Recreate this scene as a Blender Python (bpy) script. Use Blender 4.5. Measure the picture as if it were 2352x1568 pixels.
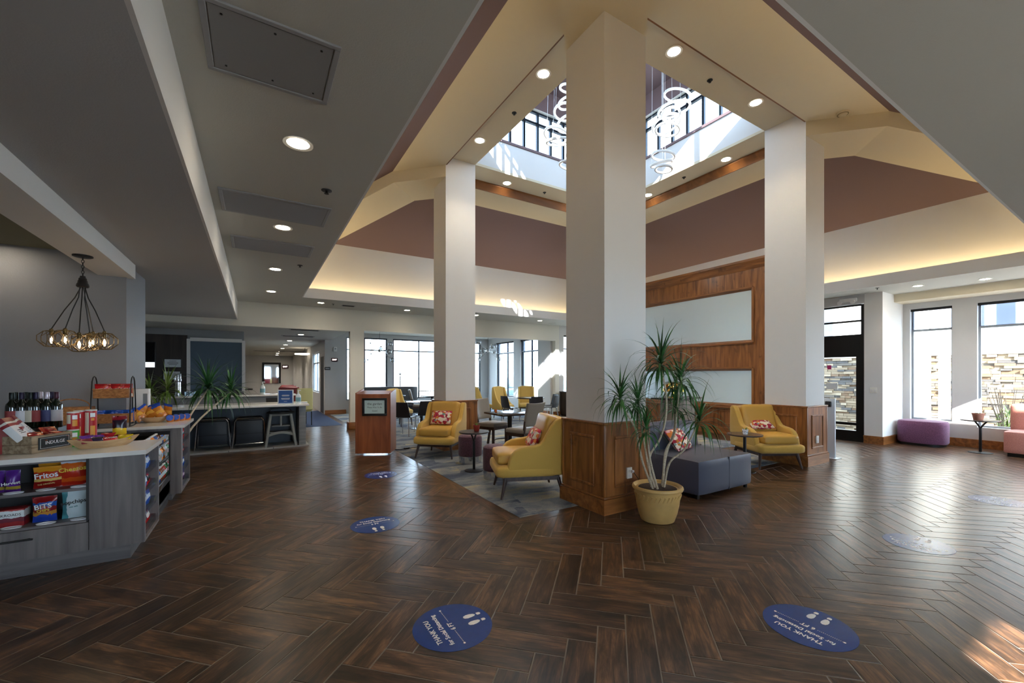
import bpy, bmesh, math, random
from mathutils import Vector, Matrix
for _o in list(bpy.data.objects):
    bpy.data.objects.remove(_o, do_unlink=True)
SC = bpy.context.scene
COL = SC.collection
# ------------------------------------------------------------------ camera
# world: X runs away to the right, Y away to the left, Z up, metres; the lens stands over the origin
F_PX, CX, HY, EYE = 958.0, 1176.0, 860.0, 1.5
TH = math.atan(588.0 / 958.0)
FX, FY, RX, RY = math.sin(TH), math.cos(TH), math.cos(TH), -math.sin(TH)
cam_d = bpy.data.cameras.new('camera')
cam = bpy.data.objects.new('camera', cam_d)
COL.objects.link(cam)
cam.location = (0, 0, EYE)
cam.rotation_euler = (math.radians(90), 0, -TH)
cam_d.sensor_width = 36.0
cam_d.lens = 36.0 * F_PX / 2352.0
cam_d.shift_y = (HY - 784.0) / 2352.0
cam_d.clip_start = 0.02
cam_d.clip_end = 300
SC.camera = cam
# ------------------------------------------------------------------ sky, sun, exposure
world = bpy.data.worlds.new('sky')
SC.world = world
world.use_nodes = True
_wn = world.node_tree.nodes
_wl = world.node_tree.links
_bg = _wn.get('Background') or _wn.new('ShaderNodeBackground')
_bg.inputs['Color'].default_value = (0.62, 0.81, 1.0, 1)
_bg.inputs['Strength'].default_value = 6.5
sun_d = bpy.data.lights.new('sun', 'SUN')
sun_d.energy = 20.0
sun_d.angle = math.radians(0.6)
sun_d.color = (1.0, 0.95, 0.88)
sun = bpy.data.objects.new('sun', sun_d)
COL.objects.link(sun)
SUN_DIR = Vector((0.55, 1.0, -0.62)).normalized()
sun.rotation_euler = SUN_DIR.to_track_quat('-Z', 'Y').to_euler()
sun.location = (-10, -20, 20)
SC.view_settings.view_transform = 'Standard'
SC.view_settings.look = 'None'
SC.view_settings.exposure = 1.38
SC.view_settings.gamma = 1.0
SC.view_settings.use_curve_mapping = False
SC.cycles.use_denoising = True
SC.cycles.max_bounces = 10
SC.cycles.diffuse_bounces = 6
SC.cycles.glossy_bounces = 4
SC.cycles.transmission_bounces = 6
SC.cycles.transparent_max_bounces = 16
SC.cycles.sample_clamp_indirect = 8.0
SC.cycles.caustics_reflective = False
SC.cycles.caustics_refractive = False
random.seed(7)
# ------------------------------------------------------------------ pixel helpers
def ray(px, py):
    a = (px - CX) / F_PX
    return (FX + RX * a, FY + RY * a, (HY - py) / F_PX)
def onz(px, py, z=0.0):
    d = ray(px, py); t = (z - EYE) / d[2]
    return Vector((d[0] * t, d[1] * t, z))
def onx(px, py, x):
    d = ray(px, py); t = x / d[0]
    return Vector((x, d[1] * t, EYE + d[2] * t))
def ony(px, py, y):
    d = ray(px, py); t = y / d[1]
    return Vector((d[0] * t, y, EYE + d[2] * t))
def atd(px, py, dep):
    d = ray(px, py)
    return Vector((d[0] * dep, d[1] * dep, EYE + d[2] * dep))

# ------------------------------------------------------------------ mesh builder
class B:
    """collects faces for ONE mesh object"""
    def __init__(s, M=None):
        s.bm = bmesh.new(); s.M = M
    def _pt(s, p):
        p = Vector(p)
        return s.M @ p if s.M is not None else p
    def face(s, pts):
        vs = [s.bm.verts.new(s._pt(p)) for p in pts]
        try: return s.bm.faces.new(vs)
        except ValueError: return None
    def box(s, x0, x1, y0, y1, z0, z1, bev=0.0, seg=2, M=None):
        b = bmesh.new()
        bmesh.ops.create_cube(b, size=1.0)
        for v in b.verts:
            v.co = Vector(((x0 + x1) / 2 + v.co.x * (x1 - x0), (y0 + y1) / 2 + v.co.y * (y1 - y0), (z0 + z1) / 2 + v.co.z * (z1 - z0)))
        if bev > 0:
            bev = min(bev, 0.49 * min(abs(x1 - x0), abs(y1 - y0), abs(z1 - z0)))
            bmesh.ops.bevel(b, geom=list(b.edges), offset=bev, segments=seg, profile=0.5, affect='EDGES')
        s._merge(b, M); return s
    def _merge(s, b, M=None):
        mm = Matrix.Identity(4)
        if M is not None: mm = M
        if s.M is not None: mm = s.M @ mm
        mp = {}
        for v in b.verts: mp[v] = s.bm.verts.new(mm @ v.co)
        for f in b.faces:
            try: s.bm.faces.new([mp[v] for v in f.verts])
            except ValueError: pass
        b.free()
    def prism(s, pts, d, M=None):
        """polygon pts (3D, planar) extruded by vector d"""
        d = Vector(d); P = [Vector(p) for p in pts]; Q = [p + d for p in P]
        tr = (lambda p: s._pt(M @ p)) if M is not None else s._pt
        a = [s.bm.verts.new(tr(p)) for p in P]; b = [s.bm.verts.new(tr(p)) for p in Q]
        n = len(P)
        s.bm.faces.new(list(reversed(a))); s.bm.faces.new(b)
        for i in range(n): s.bm.faces.new([a[i], a[(i + 1) % n], b[(i + 1) % n], b[i]])
        return s
    def lathe(s, prof, n=24, c=(0, 0, 0), axis='Z', sx=1.0, sy=1.0, M=None):
        """prof: list of (r, z)"""
        rings = []
        for r, z in prof:
            ring = []
            if r < 1e-6:
                p = Vector((0, 0, z)); ring = [p]
            else:
                for i in range(n):
                    t = 2 * math.pi * i / n
                    ring.append(Vector((r * sx * math.cos(t), r * sy * math.sin(t), z)))
            rings.append(ring)
        def tf(p):
            if axis == 'X': p = Vector((p.z, p.x, p.y))
            elif axis == 'Y': p = Vector((p.y, p.z, p.x))
            p = p + Vector(c)
            if M is not None: p = M @ p
            return s._pt(p)
        vs = [[s.bm.verts.new(tf(p)) for p in ring] for ring in rings]
        for a, b in zip(vs[:-1], vs[1:]):
            if len(a) == 1 and len(b) == 1: continue
            for i in range(n):
                j = (i + 1) % n
                if len(a) == 1: fs = [a[0], b[j], b[i]]
                elif len(b) == 1: fs = [a[i], a[j], b[0]]
                else: fs = [a[i], a[j], b[j], b[i]]
                try: s.bm.faces.new(fs)
                except ValueError: pass
        if len(vs[0]) > 1:
            try: s.bm.faces.new(list(reversed(vs[0])))
            except ValueError: pass
        if len(vs[-1]) > 1:
            try: s.bm.faces.new(vs[-1])
            except ValueError: pass
        return s
    def cyl(s, c, r, z0, z1, n=20, r2=None, bev=0.0, M=None):
        r2 = r if r2 is None else r2
        if bev > 0:
            pr = [(0, z0), (r - bev, z0), (r - bev * .3, z0 + bev * .3), (r, z0 + bev), (r2, z1 - bev), (r2 - bev * .3, z1 - bev * .3), (r2 - bev, z1), (0, z1)]
        else: pr = [(r, z0), (r2, z1)]
        return s.lathe(pr, n, (c[0], c[1], 0), M=M)
    def ball(s, c, r, n=14, m=9, sz=1.0, M=None):
        pr = [(r * math.sin(math.pi * i / m), -r * sz * math.cos(math.pi * i / m)) for i in range(m + 1)]
        pr[0] = (0, pr[0][1]); pr[-1] = (0, pr[-1][1])
        return s.lathe(pr, n, c, M=M)
    def tube(s, path, r, n=8, closed=False, cap=True, flat=1.0):
        P = [Vector(p) for p in path]; k = len(P)
        rr = r if isinstance(r, (list, tuple)) else [r] * k
        rings = []; up = None
        for i, p in enumerate(P):
            if closed: t = P[(i + 1) % k] - P[i - 1]
            elif i == 0: t = P[1] - P[0]
            elif i == k - 1: t = P[-1] - P[-2]
            else: t = (P[i + 1] - P[i]).normalized() + (P[i] - P[i - 1]).normalized()
            if t.length < 1e-9: t = Vector((0, 0, 1))
            t.normalize()
            if up is None:
                up = Vector((0, 0, 1)) if abs(t.z) < 0.9 else Vector((1, 0, 0))
            a = up - t * up.dot(t)
            if a.length < 1e-6: a = t.orthogonal()
            a.normalize(); b = t.cross(a); up = a
            rings.append([s.bm.verts.new(s._pt(p + a * (rr[i] * flat * math.cos(2 * math.pi * j / n)) + b * (rr[i] * math.sin(2 * math.pi * j / n)))) for j in range(n)])
        m = k if closed else k - 1
        for i in range(m):
            A, C = rings[i], rings[(i + 1) % k]
            for j in range(n):
                try: s.bm.faces.new([A[j], A[(j + 1) % n], C[(j + 1) % n], C[j]])
                except ValueError: pass
        if not closed and cap:
            s.bm.faces.new(list(reversed(rings[0]))); s.bm.faces.new(rings[-1])
        return s
    def bar(s, p, q, w, h=None):
        """rectangular bar between two points"""
        h = w if h is None else h
        p, q = Vector(p), Vector(q); t = (q - p).normalized()
        up = Vector((0, 0, 1)) if abs(t.z) < 0.95 else Vector((0, 1, 0))
        a = t.cross(up).normalized() * (w / 2); b = t.cross(a).normalized() * (h / 2)
        s.prism([p + a + b, p - a + b, p - a - b, p + a - b], q - p); return s
    def bevel(s, off, seg=2, ang=30):
        s.bm.normal_update()
        bmesh.ops.remove_doubles(s.bm, verts=s.bm.verts, dist=1e-6)
        es = [e for e in s.bm.edges if len(e.link_faces) == 2 and e.calc_face_angle(0) > math.radians(ang)]
        bmesh.ops.bevel(s.bm, geom=es, offset=off, segments=seg, profile=0.5, affect='EDGES'); return s
    def build(s, name, mat, parent=None, smooth=35, loc=None, rz=None):
        bmesh.ops.remove_doubles(s.bm, verts=s.bm.verts, dist=1e-6)
        bmesh.ops.recalc_face_normals(s.bm, faces=s.bm.faces)
        me = bpy.data.meshes.new(name)
        s.bm.to_mesh(me); s.bm.free()
        if smooth:
            me.polygons.foreach_set('use_smooth', [True] * len(me.polygons))
            me.set_sharp_from_angle(angle=math.radians(smooth))
        if mat is not None: me.materials.append(mat)
        o = bpy.data.objects.new(name, me)
        COL.objects.link(o)
        if parent is not None: o.parent = parent
        if loc is not None: o.location = loc
        if rz is not None: o.rotation_euler = (0, 0, rz)
        return o

def tag(o, label=None, cat=None, group=None, kind=None):
    if label: o['label'] = label
    if cat: o['category'] = cat
    if group: o['group'] = group
    if kind: o['kind'] = kind
    return o
def thing(name, label, cat, loc=(0, 0, 0), rz=0.0, group=None, kind=None):
    o = bpy.data.objects.new(name, None)
    o.empty_display_size = 0.1
    COL.objects.link(o)
    o.location = loc; o.rotation_euler = (0, 0, rz)
    return tag(o, label, cat, group, kind)
def inst(name, src, parent=None, loc=(0, 0, 0), rot=(0, 0, 0), scale=(1, 1, 1), mat=None):
    o = bpy.data.objects.new(name, src.data)
    COL.objects.link(o)
    o.parent = parent; o.location = loc; o.rotation_euler = rot; o.scale = scale
    return o
def copy_tree(o, loc=None, rz=None, label=None, group=None, parent=None):
    c = o.copy(); COL.objects.link(c); c.parent = parent
    if loc is not None: c.location = loc
    if rz is not None: c.rotation_euler = (0, 0, rz)
    if label: c['label'] = label
    if group: c['group'] = group
    for ch in list(o.children): copy_tree(ch, parent=c)
    return c
def T(x=0, y=0, z=0, rz=0, rx=0, ry=0):
    return Matrix.Translation((x, y, z)) @ Matrix.Rotation(rz, 4, 'Z') @ Matrix.Rotation(ry, 4, 'Y') @ Matrix.Rotation(rx, 4, 'X')

# ------------------------------------------------------------------ materials
_M = {}
def new_mat(name):
    m = bpy.data.materials.new(name); m.use_nodes = True
    nt = m.node_tree; bs = nt.nodes['Principled BSDF']
    return m, nt, bs
def L(c):
    """sRGB 0-255 -> linear"""
    out = []
    for v in c:
        v = v / 255.0
        out.append(v / 12.92 if v <= 0.04045 else ((v + 0.055) / 1.055) ** 2.4)
    return (*out, 1.0)
def plain(name, rgb, rough=0.5, metal=0.0, spec=0.5, emit=0.0, bump=0.0, bscale=200.0, var=0.0, vscale=6.0, coat=0.0, sheen=0.0, alpha=None):
    if name in _M: return _M[name]
    m, nt, bs = new_mat(name)
    c = L(rgb)
    bs.inputs['Base Color'].default_value = c
    bs.inputs['Roughness'].default_value = rough
    bs.inputs['Metallic'].default_value = metal
    bs.inputs['Specular IOR Level'].default_value = spec
    if coat: bs.inputs['Coat Weight'].default_value = coat
    if sheen: bs.inputs['Sheen Weight'].default_value = sheen
    if emit:
        bs.inputs['Emission Color'].default_value = c
        bs.inputs['Emission Strength'].default_value = emit
    if bump or var:
        tc = nt.nodes.new('ShaderNodeTexCoord')
    if bump:
        n = nt.nodes.new('ShaderNodeTexNoise'); n.inputs['Scale'].default_value = bscale; n.inputs['Detail'].default_value = 2
        b = nt.nodes.new('ShaderNodeBump'); b.inputs['Strength'].default_value = bump; b.inputs['Distance'].default_value = 0.002
        nt.links.new(tc.outputs['Object'], n.inputs['Vector']); nt.links.new(n.outputs['Fac'], b.inputs['Height'])
        nt.links.new(b.outputs['Normal'], bs.inputs['Normal'])
    if var:
        n = nt.nodes.new('ShaderNodeTexNoise'); n.inputs['Scale'].default_value = vscale; n.inputs['Detail'].default_value = 4
        r = nt.nodes.new('ShaderNodeValToRGB')
        r.color_ramp.elements[0].position = .3; r.color_ramp.elements[1].position = .7
        r.color_ramp.elements[0].color = tuple(v * (1 - var) for v in c[:3]) + (1,)
        r.color_ramp.elements[1].color = tuple(min(1, v * (1 + var)) for v in c[:3]) + (1,)
        nt.links.new(tc.outputs['Object'], n.inputs['Vector']); nt.links.new(n.outputs['Fac'], r.inputs['Fac'])
        nt.links.new(r.outputs['Color'], bs.inputs['Base Color'])
    _M[name] = m
    return m
def wood(name, dark, light, rough=0.4, axis='Z', scale=1.0, stretch=14.0, coat=0.0, knots=0.0, obj_rand=0.0, spec=0.5, bump=0.05):
    """grain stretched along an axis of the object"""
    if name in _M: return _M[name]
    m, nt, bs = new_mat(name)
    N = nt.nodes.new; K = nt.links.new
    tc = N('ShaderNodeTexCoord'); mp = N('ShaderNodeMapping')
    s = {'X': (1, stretch, stretch), 'Y': (stretch, 1, stretch), 'Z': (stretch, stretch, 1)}[axis]
    mp.inputs['Scale'].default_value = tuple(v * scale for v in s)
    K(tc.outputs['Object'], mp.inputs['Vector'])
    if obj_rand:
        oi = N('ShaderNodeObjectInfo'); cb = N('ShaderNodeCombineXYZ'); mu = N('ShaderNodeMath'); mu.operation = 'MULTIPLY'; mu.inputs[1].default_value = 40
        K(oi.outputs['Random'], mu.inputs[0]); K(mu.outputs[0], cb.inputs[0]); K(mu.outputs[0], cb.inputs[1]); K(mu.outputs[0], cb.inputs[2])
        K(cb.outputs[0], mp.inputs['Location'])
    n1 = N('ShaderNodeTexNoise'); n1.inputs['Scale'].default_value = 1.6; n1.inputs['Detail'].default_value = 6; n1.inputs['Distortion'].default_value = .6
    K(mp.outputs[0], n1.inputs['Vector'])
    r = N('ShaderNodeValToRGB'); r.color_ramp.elements[0].position = .28; r.color_ramp.elements[1].position = .72
    r.color_ramp.elements[0].color = L(dark); r.color_ramp.elements[1].color = L(light)
    K(n1.outputs['Fac'], r.inputs['Fac'])
    col = r.outputs['Color']
    if knots:
        v = N('ShaderNodeTexNoise'); v.inputs['Scale'].default_value = 5.0; v.inputs['Detail'].default_value = 3
        K(tc.outputs['Object'], v.inputs['Vector'])
        kr = N('ShaderNodeValToRGB'); kr.color_ramp.elements[0].position = .27; kr.color_ramp.elements[1].position = .36
        kr.color_ramp.elements[0].color = (0.12, 0.08, 0.06, 1); kr.color_ramp.elements[1].color = (1, 1, 1, 1)
        K(v.outputs['Fac'], kr.inputs['Fac'])
        mx = N('ShaderNodeMix'); mx.data_type = 'RGBA'; mx.blend_type = 'MULTIPLY'; mx.inputs['Factor'].default_value = knots
        K(col, mx.inputs['A']); K(kr.outputs['Color'], mx.inputs['B']); col = mx.outputs['Result']
    if obj_rand:
        hs = N('ShaderNodeHueSaturation'); ma = N('ShaderNodeMath'); ma.operation = 'MULTIPLY_ADD'; ma.inputs[1].default_value = obj_rand; ma.inputs[2].default_value = 1 - obj_rand / 2
        K(oi.outputs['Random'], ma.inputs[0]); K(ma.outputs[0], hs.inputs['Value']); K(col, hs.inputs['Color']); col = hs.outputs['Color']
    K(col, bs.inputs['Base Color'])
    if bump:
        b = N('ShaderNodeBump'); b.inputs['Strength'].default_value = bump; b.inputs['Distance'].default_value = 0.004
        K(n1.outputs['Fac'], b.inputs['Height']); K(b.outputs['Normal'], bs.inputs['Normal'])
    bs.inputs['Roughness'].default_value = rough; bs.inputs['Specular IOR Level'].default_value = spec
    if coat: bs.inputs['Coat Weight'].default_value = coat; bs.inputs['Coat Roughness'].default_value = .15
    _M[name] = m
    return m
def glass(name, tint=(1, 1, 1), refl=0.06, rough=0.0):
    if name in _M: return _M[name]
    m = bpy.data.materials.new(name); m.use_nodes = True
    nt = m.node_tree; nt.nodes.clear()
    o = nt.nodes.new('ShaderNodeOutputMaterial'); t = nt.nodes.new('ShaderNodeBsdfTransparent'); g = nt.nodes.new('ShaderNodeBsdfGlossy'); x = nt.nodes.new('ShaderNodeMixShader')
    t.inputs['Color'].default_value = (*tint, 1); g.inputs['Roughness'].default_value = rough; x.inputs['Fac'].default_value = refl
    nt.links.new(t.outputs[0], x.inputs[1]); nt.links.new(g.outputs[0], x.inputs[2]); nt.links.new(x.outputs[0], o.inputs['Surface'])
    _M[name] = m
    return m
def emis(name, rgb, strength):
    if name in _M: return _M[name]
    m = bpy.data.materials.new(name); m.use_nodes = True
    nt = m.node_tree; nt.nodes.clear()
    o = nt.nodes.new('ShaderNodeOutputMaterial'); e = nt.nodes.new('ShaderNodeEmission')
    e.inputs['Color'].default_value = (*rgb, 1); e.inputs['Strength'].default_value = strength
    nt.links.new(e.outputs[0], o.inputs['Surface'])
    _M[name] = m
    return m
def ramp_mat(name, stops, scale=3.0, rough=0.6, stretch=(1, 1, 1), detail=3, tex='noise', bump=0.0, spec=.5, coord='Object', const=False, sheen=0):
    """noise or voronoi cells through a colour ramp"""
    if name in _M: return _M[name]
    m, nt, bs = new_mat(name)
    N = nt.nodes.new; K = nt.links.new
    tc = N('ShaderNodeTexCoord'); mp = N('ShaderNodeMapping'); mp.inputs['Scale'].default_value = stretch
    K(tc.outputs[coord], mp.inputs['Vector'])
    if tex == 'noise':
        n = N('ShaderNodeTexNoise'); n.inputs['Detail'].default_value = detail; out = n.outputs['Fac']
    else:
        n = N('ShaderNodeTexVoronoi'); sp = N('ShaderNodeSeparateColor'); K(n.outputs['Color'], sp.inputs[0]); out = sp.outputs[0]
    n.inputs['Scale'].default_value = scale
    K(mp.outputs[0], n.inputs['Vector'])
    r = N('ShaderNodeValToRGB')
    if const: r.color_ramp.interpolation = 'CONSTANT'
    els = r.color_ramp.elements
    els[0].position = stops[0][0]; els[0].color = L(stops[0][1])
    els[1].position = stops[-1][0]; els[1].color = L(stops[-1][1])
    for p, c in stops[1:-1]:
        e = els.new(p); e.color = L(c)
    K(out, r.inputs['Fac']); K(r.outputs['Color'], bs.inputs['Base Color'])
    bs.inputs['Roughness'].default_value = rough; bs.inputs['Specular IOR Level'].default_value = spec
    if sheen: bs.inputs['Sheen Weight'].default_value = sheen
    if bump:
        b = N('ShaderNodeBump'); b.inputs['Strength'].default_value = bump; b.inputs['Distance'].default_value = 0.003
        K(out, b.inputs['Height']); K(b.outputs['Normal'], bs.inputs['Normal'])
    _M[name] = m
    return m

def text_part(name, body, size, mat, parent, M, align='CENTER', extrude=0.0004, bold=False, width=None):
    """flat lettering as a mesh part; M places the text plane (x right, y up, z out)"""
    cu = bpy.data.curves.new(name, 'FONT')
    cu.body = body; cu.size = size; cu.align_x = align; cu.align_y = 'CENTER'; cu.extrude = extrude; cu.resolution_u = 2
    if bold: cu.offset = size * 0.018
    t = bpy.data.objects.new('tmp', cu); COL.objects.link(t)
    dg = bpy.context.evaluated_depsgraph_get(); dg.update()
    me = bpy.data.meshes.new_from_object(t.evaluated_get(dg))
    bpy.data.objects.remove(t, do_unlink=True); bpy.data.curves.remove(cu)
    if width:
        xs = [v.co.x for v in me.vertices]; k_ = width / (max(xs) - min(xs)); me.transform(Matrix.Diagonal((k_, k_, 1, 1)))
    me.transform(M); me.materials.clear(); me.materials.append(mat)
    o = bpy.data.objects.new(name, me); COL.objects.link(o); o.parent = parent
    return o
def spot(name, loc, watts, color=(1, .78, .5), size=130, blend=.7, radius=.05, parent=None):
    d = bpy.data.lights.new(name, 'SPOT'); d.energy = watts; d.color = color; d.spot_size = math.radians(size); d.spot_blend = blend; d.shadow_soft_size = radius
    o = bpy.data.objects.new(name, d); COL.objects.link(o); o.location = loc
    if parent is not None: o.parent = parent
    return o
def point(name, loc, watts, color=(1, .75, .45), radius=.04, parent=None):
    d = bpy.data.lights.new(name, 'POINT'); d.energy = watts; d.color = color; d.shadow_soft_size = radius
    o = bpy.data.objects.new(name, d); COL.objects.link(o); o.location = loc
    if parent is not None: o.parent = parent
    return o
# ------------------------------------------------------------------ shared materials
m_cream = plain('paint_cream', (214, 203, 178), .75, bump=.25, bscale=260)
m_white = plain('paint_white', (222, 221, 219), .75, bump=.2, bscale=260)
m_soffit = plain('paint_soffit', (190, 189, 181), .85, bump=.5, bscale=120)
m_drop = plain('paint_dropped_ceiling', (178, 179, 181), .85, bump=.5, bscale=120)
m_purple = plain('paint_plum', (118, 98, 101), .8, bump=.2, bscale=260)
m_greywall = plain('wallcovering_grey', (190, 189, 188), .7, bump=.3, bscale=150)
m_greenceil = plain('paint_olive', (120, 118, 96), .85)
m_knotty = wood('alder_wood', (100, 58, 24), (166, 106, 54), .38, 'Z', 1.0, 9, coat=.2, knots=.55)
m_knottyX = wood('alder_wood_flat_x', (100, 58, 24), (166, 106, 54), .38, 'X', 1.0, 9, coat=.2, knots=.4)
m_knottyY = wood('alder_wood_flat_y', (100, 58, 24), (166, 106, 54), .38, 'Y', 1.0, 9, coat=.2, knots=.4)
m_crown = wood('crown_wood', (96, 58, 26), (142, 92, 46), .4, 'X', .5, 6, knots=.3)
m_frame = plain('window_frame_bronze', (38, 46, 56), .4, .6)
m_framew = plain('window_frame_pale', (150, 156, 162), .45, .2)
m_glass = glass('window_glass', (.97, .985, .99), .04)
m_shade = glass('shade_mesh', (.70, .73, .80), .04, .6)
m_lglass = glass('lantern_glass', (.74, .77, .80), .04)
m_black = plain('black_metal', (18, 18, 19), .4, .3)
m_bulb = emis('downlight_lens', (1.0, .86, .66), 34)
m_trimring = plain('downlight_ring', (226, 224, 216), .4)
m_led = emis('cove_led', (1.0, .72, .36), 9.0)
m_steel = plain('chrome', (200, 202, 205), .12, 1.0)
m_dark = plain('dark_slot', (22, 22, 22), .8)
m_grille = plain('grille_paint', (150, 150, 152), .55)

def rects_minus(u0, u1, v0, v1, holes):
    """split a rectangle minus holes into rectangles"""
    us = sorted({u0, u1, *[min(max(h[i], u0), u1) for h in holes for i in (0, 1)]})
    out = []
    for a, b in zip(us[:-1], us[1:]):
        if b - a < 1e-6: continue
        m = (a + b) / 2
        cuts = sorted([(max(h[2], v0), min(h[3], v1)) for h in holes if h[0] <= m <= h[1]])
        z = v0
        for c0, c1 in cuts:
            if c0 > z + 1e-6: out.append((a, b, z, c0))
            z = max(z, c1)
        if z < v1 - 1e-6: out.append((a, b, z, v1))
    return out
def wall(name, axis, c0, c1, u0, u1, z0, z1, holes, mat, label, parent=None, kind='structure'):
    """axis 'X': wall in a plane of constant X (thickness c0..c1), u = Y"""
    b = B()
    for (a, d, e, f) in rects_minus(u0, u1, z0, z1, holes):
        if axis == 'X': b.box(c0, c1, a, d, e, f)
        else: b.box(a, d, c0, c1, e, f)
    o = b.build(name, mat, parent, smooth=0)
    if parent is None: tag(o, label, 'wall', kind=kind)
    return o
_win = [0]
def window(axis, c, u0, u1, z0, z1, vm, hm, label, fr=.05, dep=.06, shade=None, frame=None, glassm=None, wid=.045):
    """glazed window in plane c; vm/hm mullion positions; every pane its own part"""
    _win[0] += 1
    t = thing('window_%d' % _win[0], label, 'window', kind='structure')
    fm = frame or m_frame
    def bx(b, a0, a1, e0, e1, d0, d1):
        if axis == 'X': b.box(c + d0, c + d1, a0, a1, e0, e1)
        else: b.box(a0, a1, c + d0, c + d1, e0, e1)
    b = B()
    bx(b, u0, u0 + fr, z0, z1, -dep / 2, dep / 2); bx(b, u1 - fr, u1, z0, z1, -dep / 2, dep / 2)
    bx(b, u0 + fr, u1 - fr, z0, z0 + fr, -dep / 2, dep / 2); bx(b, u0 + fr, u1 - fr, z1 - fr, z1, -dep / 2, dep / 2)
    b.build('window_frame', fm, t, 0)
    for u in vm:
        b = B(); bx(b, u - wid / 2, u + wid / 2, z0 + fr, z1 - fr, -dep / 2, dep / 2); b.build('mullion', fm, t, 0)
    for z in hm:
        b = B(); bx(b, u0 + fr, u1 - fr, z - wid / 2, z + wid / 2, -dep / 2 - .002, dep / 2 + .002); b.build('transom', fm, t, 0)
    us = [u0 + fr, *vm, u1 - fr]; zs = [z0 + fr, *hm, z1 - fr]
    for a0, a1 in zip(us[:-1], us[1:]):
        for e0, e1 in zip(zs[:-1], zs[1:]):
            b = B(); bx(b, a0, a1, e0, e1, -.003, .003); b.build('pane', glassm or m_glass, t, 0)
    if shade:
        zb, side = shade
        b = B(); bx(b, u0 + .02, u1 - .02, zb, z1 - .01, side * .06 - .001, side * .06 + .001); s = b.build('roller_shade', m_shade, t, 0)
        b = B(); bx(b, u0 + .02, u1 - .02, zb - .02, zb, side * .06 - .006, side * .06 + .006); b.build('hem_bar', m_framew, s, 0)
        b = B(); bx(b, u0 + .0, u1 - .0, z1 - .05, z1 + .02, side * .06 - .03, side * .06 + .03); b.build('shade_roller', m_dark, s, 0)
    return t

ZS = 3.27                     # soffit height
CXs = (3.20, 7.69); CYs = (3.31, 7.72); CW = .65
X0, X1 = CXs[0], CXs[1] + CW   # outer faces of the column square
Y0, Y1 = CYs[0], CYs[1] + CW
PD = 2.30                     # distance from the column square to the soffit edge
ax0, ax1, ay0, ay1 = X0 - PD, X1 + PD, Y0 - PD, Y1 + PD     # edge of the soffit
XR, XD, YF = 12.6, 11.4, 12.0

# ------------------------------------------------------------------ ceiling
ceil = thing('ceiling', 'vaulted lobby ceiling with plum slopes, cream ribs and flat grey soffits', 'ceiling', kind='structure')
b = B()
b.box(-.38, ax0, -3.3, YF, ZS, ZS + .05)
b.box(ax0, 9.8, -3.3, ay0, ZS, ZS + .05); b.box(9.8, ax1, -.3, ay0, ZS, ZS + .05)
b.box(ax1, 13.0, -.3, YF, ZS, ZS + .05)
b.box(ax0, ax1, ay1, YF, ZS, ZS + .05)
b.build('soffit', m_soffit, ceil, 0)
for nm, a in (('cove_lip', (ax0 + .02, ax1 - .02, ay1 - .02, ay1)), ('cove_lip', (ax1 - .02, ax1, ay0, ay1)), ('cove_lip', (ax0 + .02, ax1 - .02, ay0, ay0 + .02)), ('cove_lip', (ax0, ax0 + .02, ay0, ay1))):
    b = B(); b.box(*a, ZS, ZS + .23); b.build(nm, m_white, ceil, 0)
WD = 2.62; ZW = 4.70; FB = .82; ZF = 5.65
wx0, wx1, wy0, wy1 = X0 - WD, X1 + WD, Y0 - WD, Y1 + WD
for a in ((wx0, wx1, wy1, wy1 + .05), (wx1, wx1 + .05, wy0, wy1), (wx0, wx1, wy0 - .05, wy0), (wx0 - .05, wx0, wy0, wy1)):
    b = B(); b.box(*a, ZS + .05, ZW); b.build('cove_wall', m_white, ceil, 0)
fx0, fx1, fy0, fy1 = X0 - FB, X1 + FB, Y0 - FB, Y1 + FB
O = [(wx0, wy0, ZW), (wx1, wy0, ZW), (wx1, wy1, ZW), (wx0, wy1, ZW)]
I = [(fx0, fy0, ZF), (fx1, fy0, ZF), (fx1, fy1, ZF), (fx0, fy1, ZF)]
for i in range(4):
    j = (i + 1) % 4
    b = B(); b.prism([O[i], O[j], I[j], I[i]], (0, 0, .05)); b.build('vault_slope', m_purple, ceil, 0)
Q = [(X0, Y0, ZF), (X1, Y0, ZF), (X1, Y1, ZF), (X0, Y1, ZF)]
for i in range(4):
    j = (i + 1) % 4
    b = B(); b.prism([I[i], I[j], Q[j], Q[i]], (0, 0, .05)); b.build('vault_border', m_cream, ceil, 0)
ZU = 5.82
ix0, ix1, iy0, iy1 = CXs[0] + CW, CXs[1], CYs[0] + CW, CYs[1]
R_ = [(X0 - .06, Y0 - .06, ZU), (X1 + .06, Y0 - .06, ZU), (X1 + .06, Y1 + .06, ZU), (X0 - .06, Y1 + .06, ZU)]
I_ = [(ix0, iy0, ZU), (ix1, iy0, ZU), (ix1, iy1, ZU), (ix0, iy1, ZU)]
for i in range(4):
    j = (i + 1) % 4
    b = B(); b.prism([R_[i], R_[j], I_[j], I_[i]], (0, 0, .05)); b.build('beam_soffit', m_cream, ceil, 0)
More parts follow.
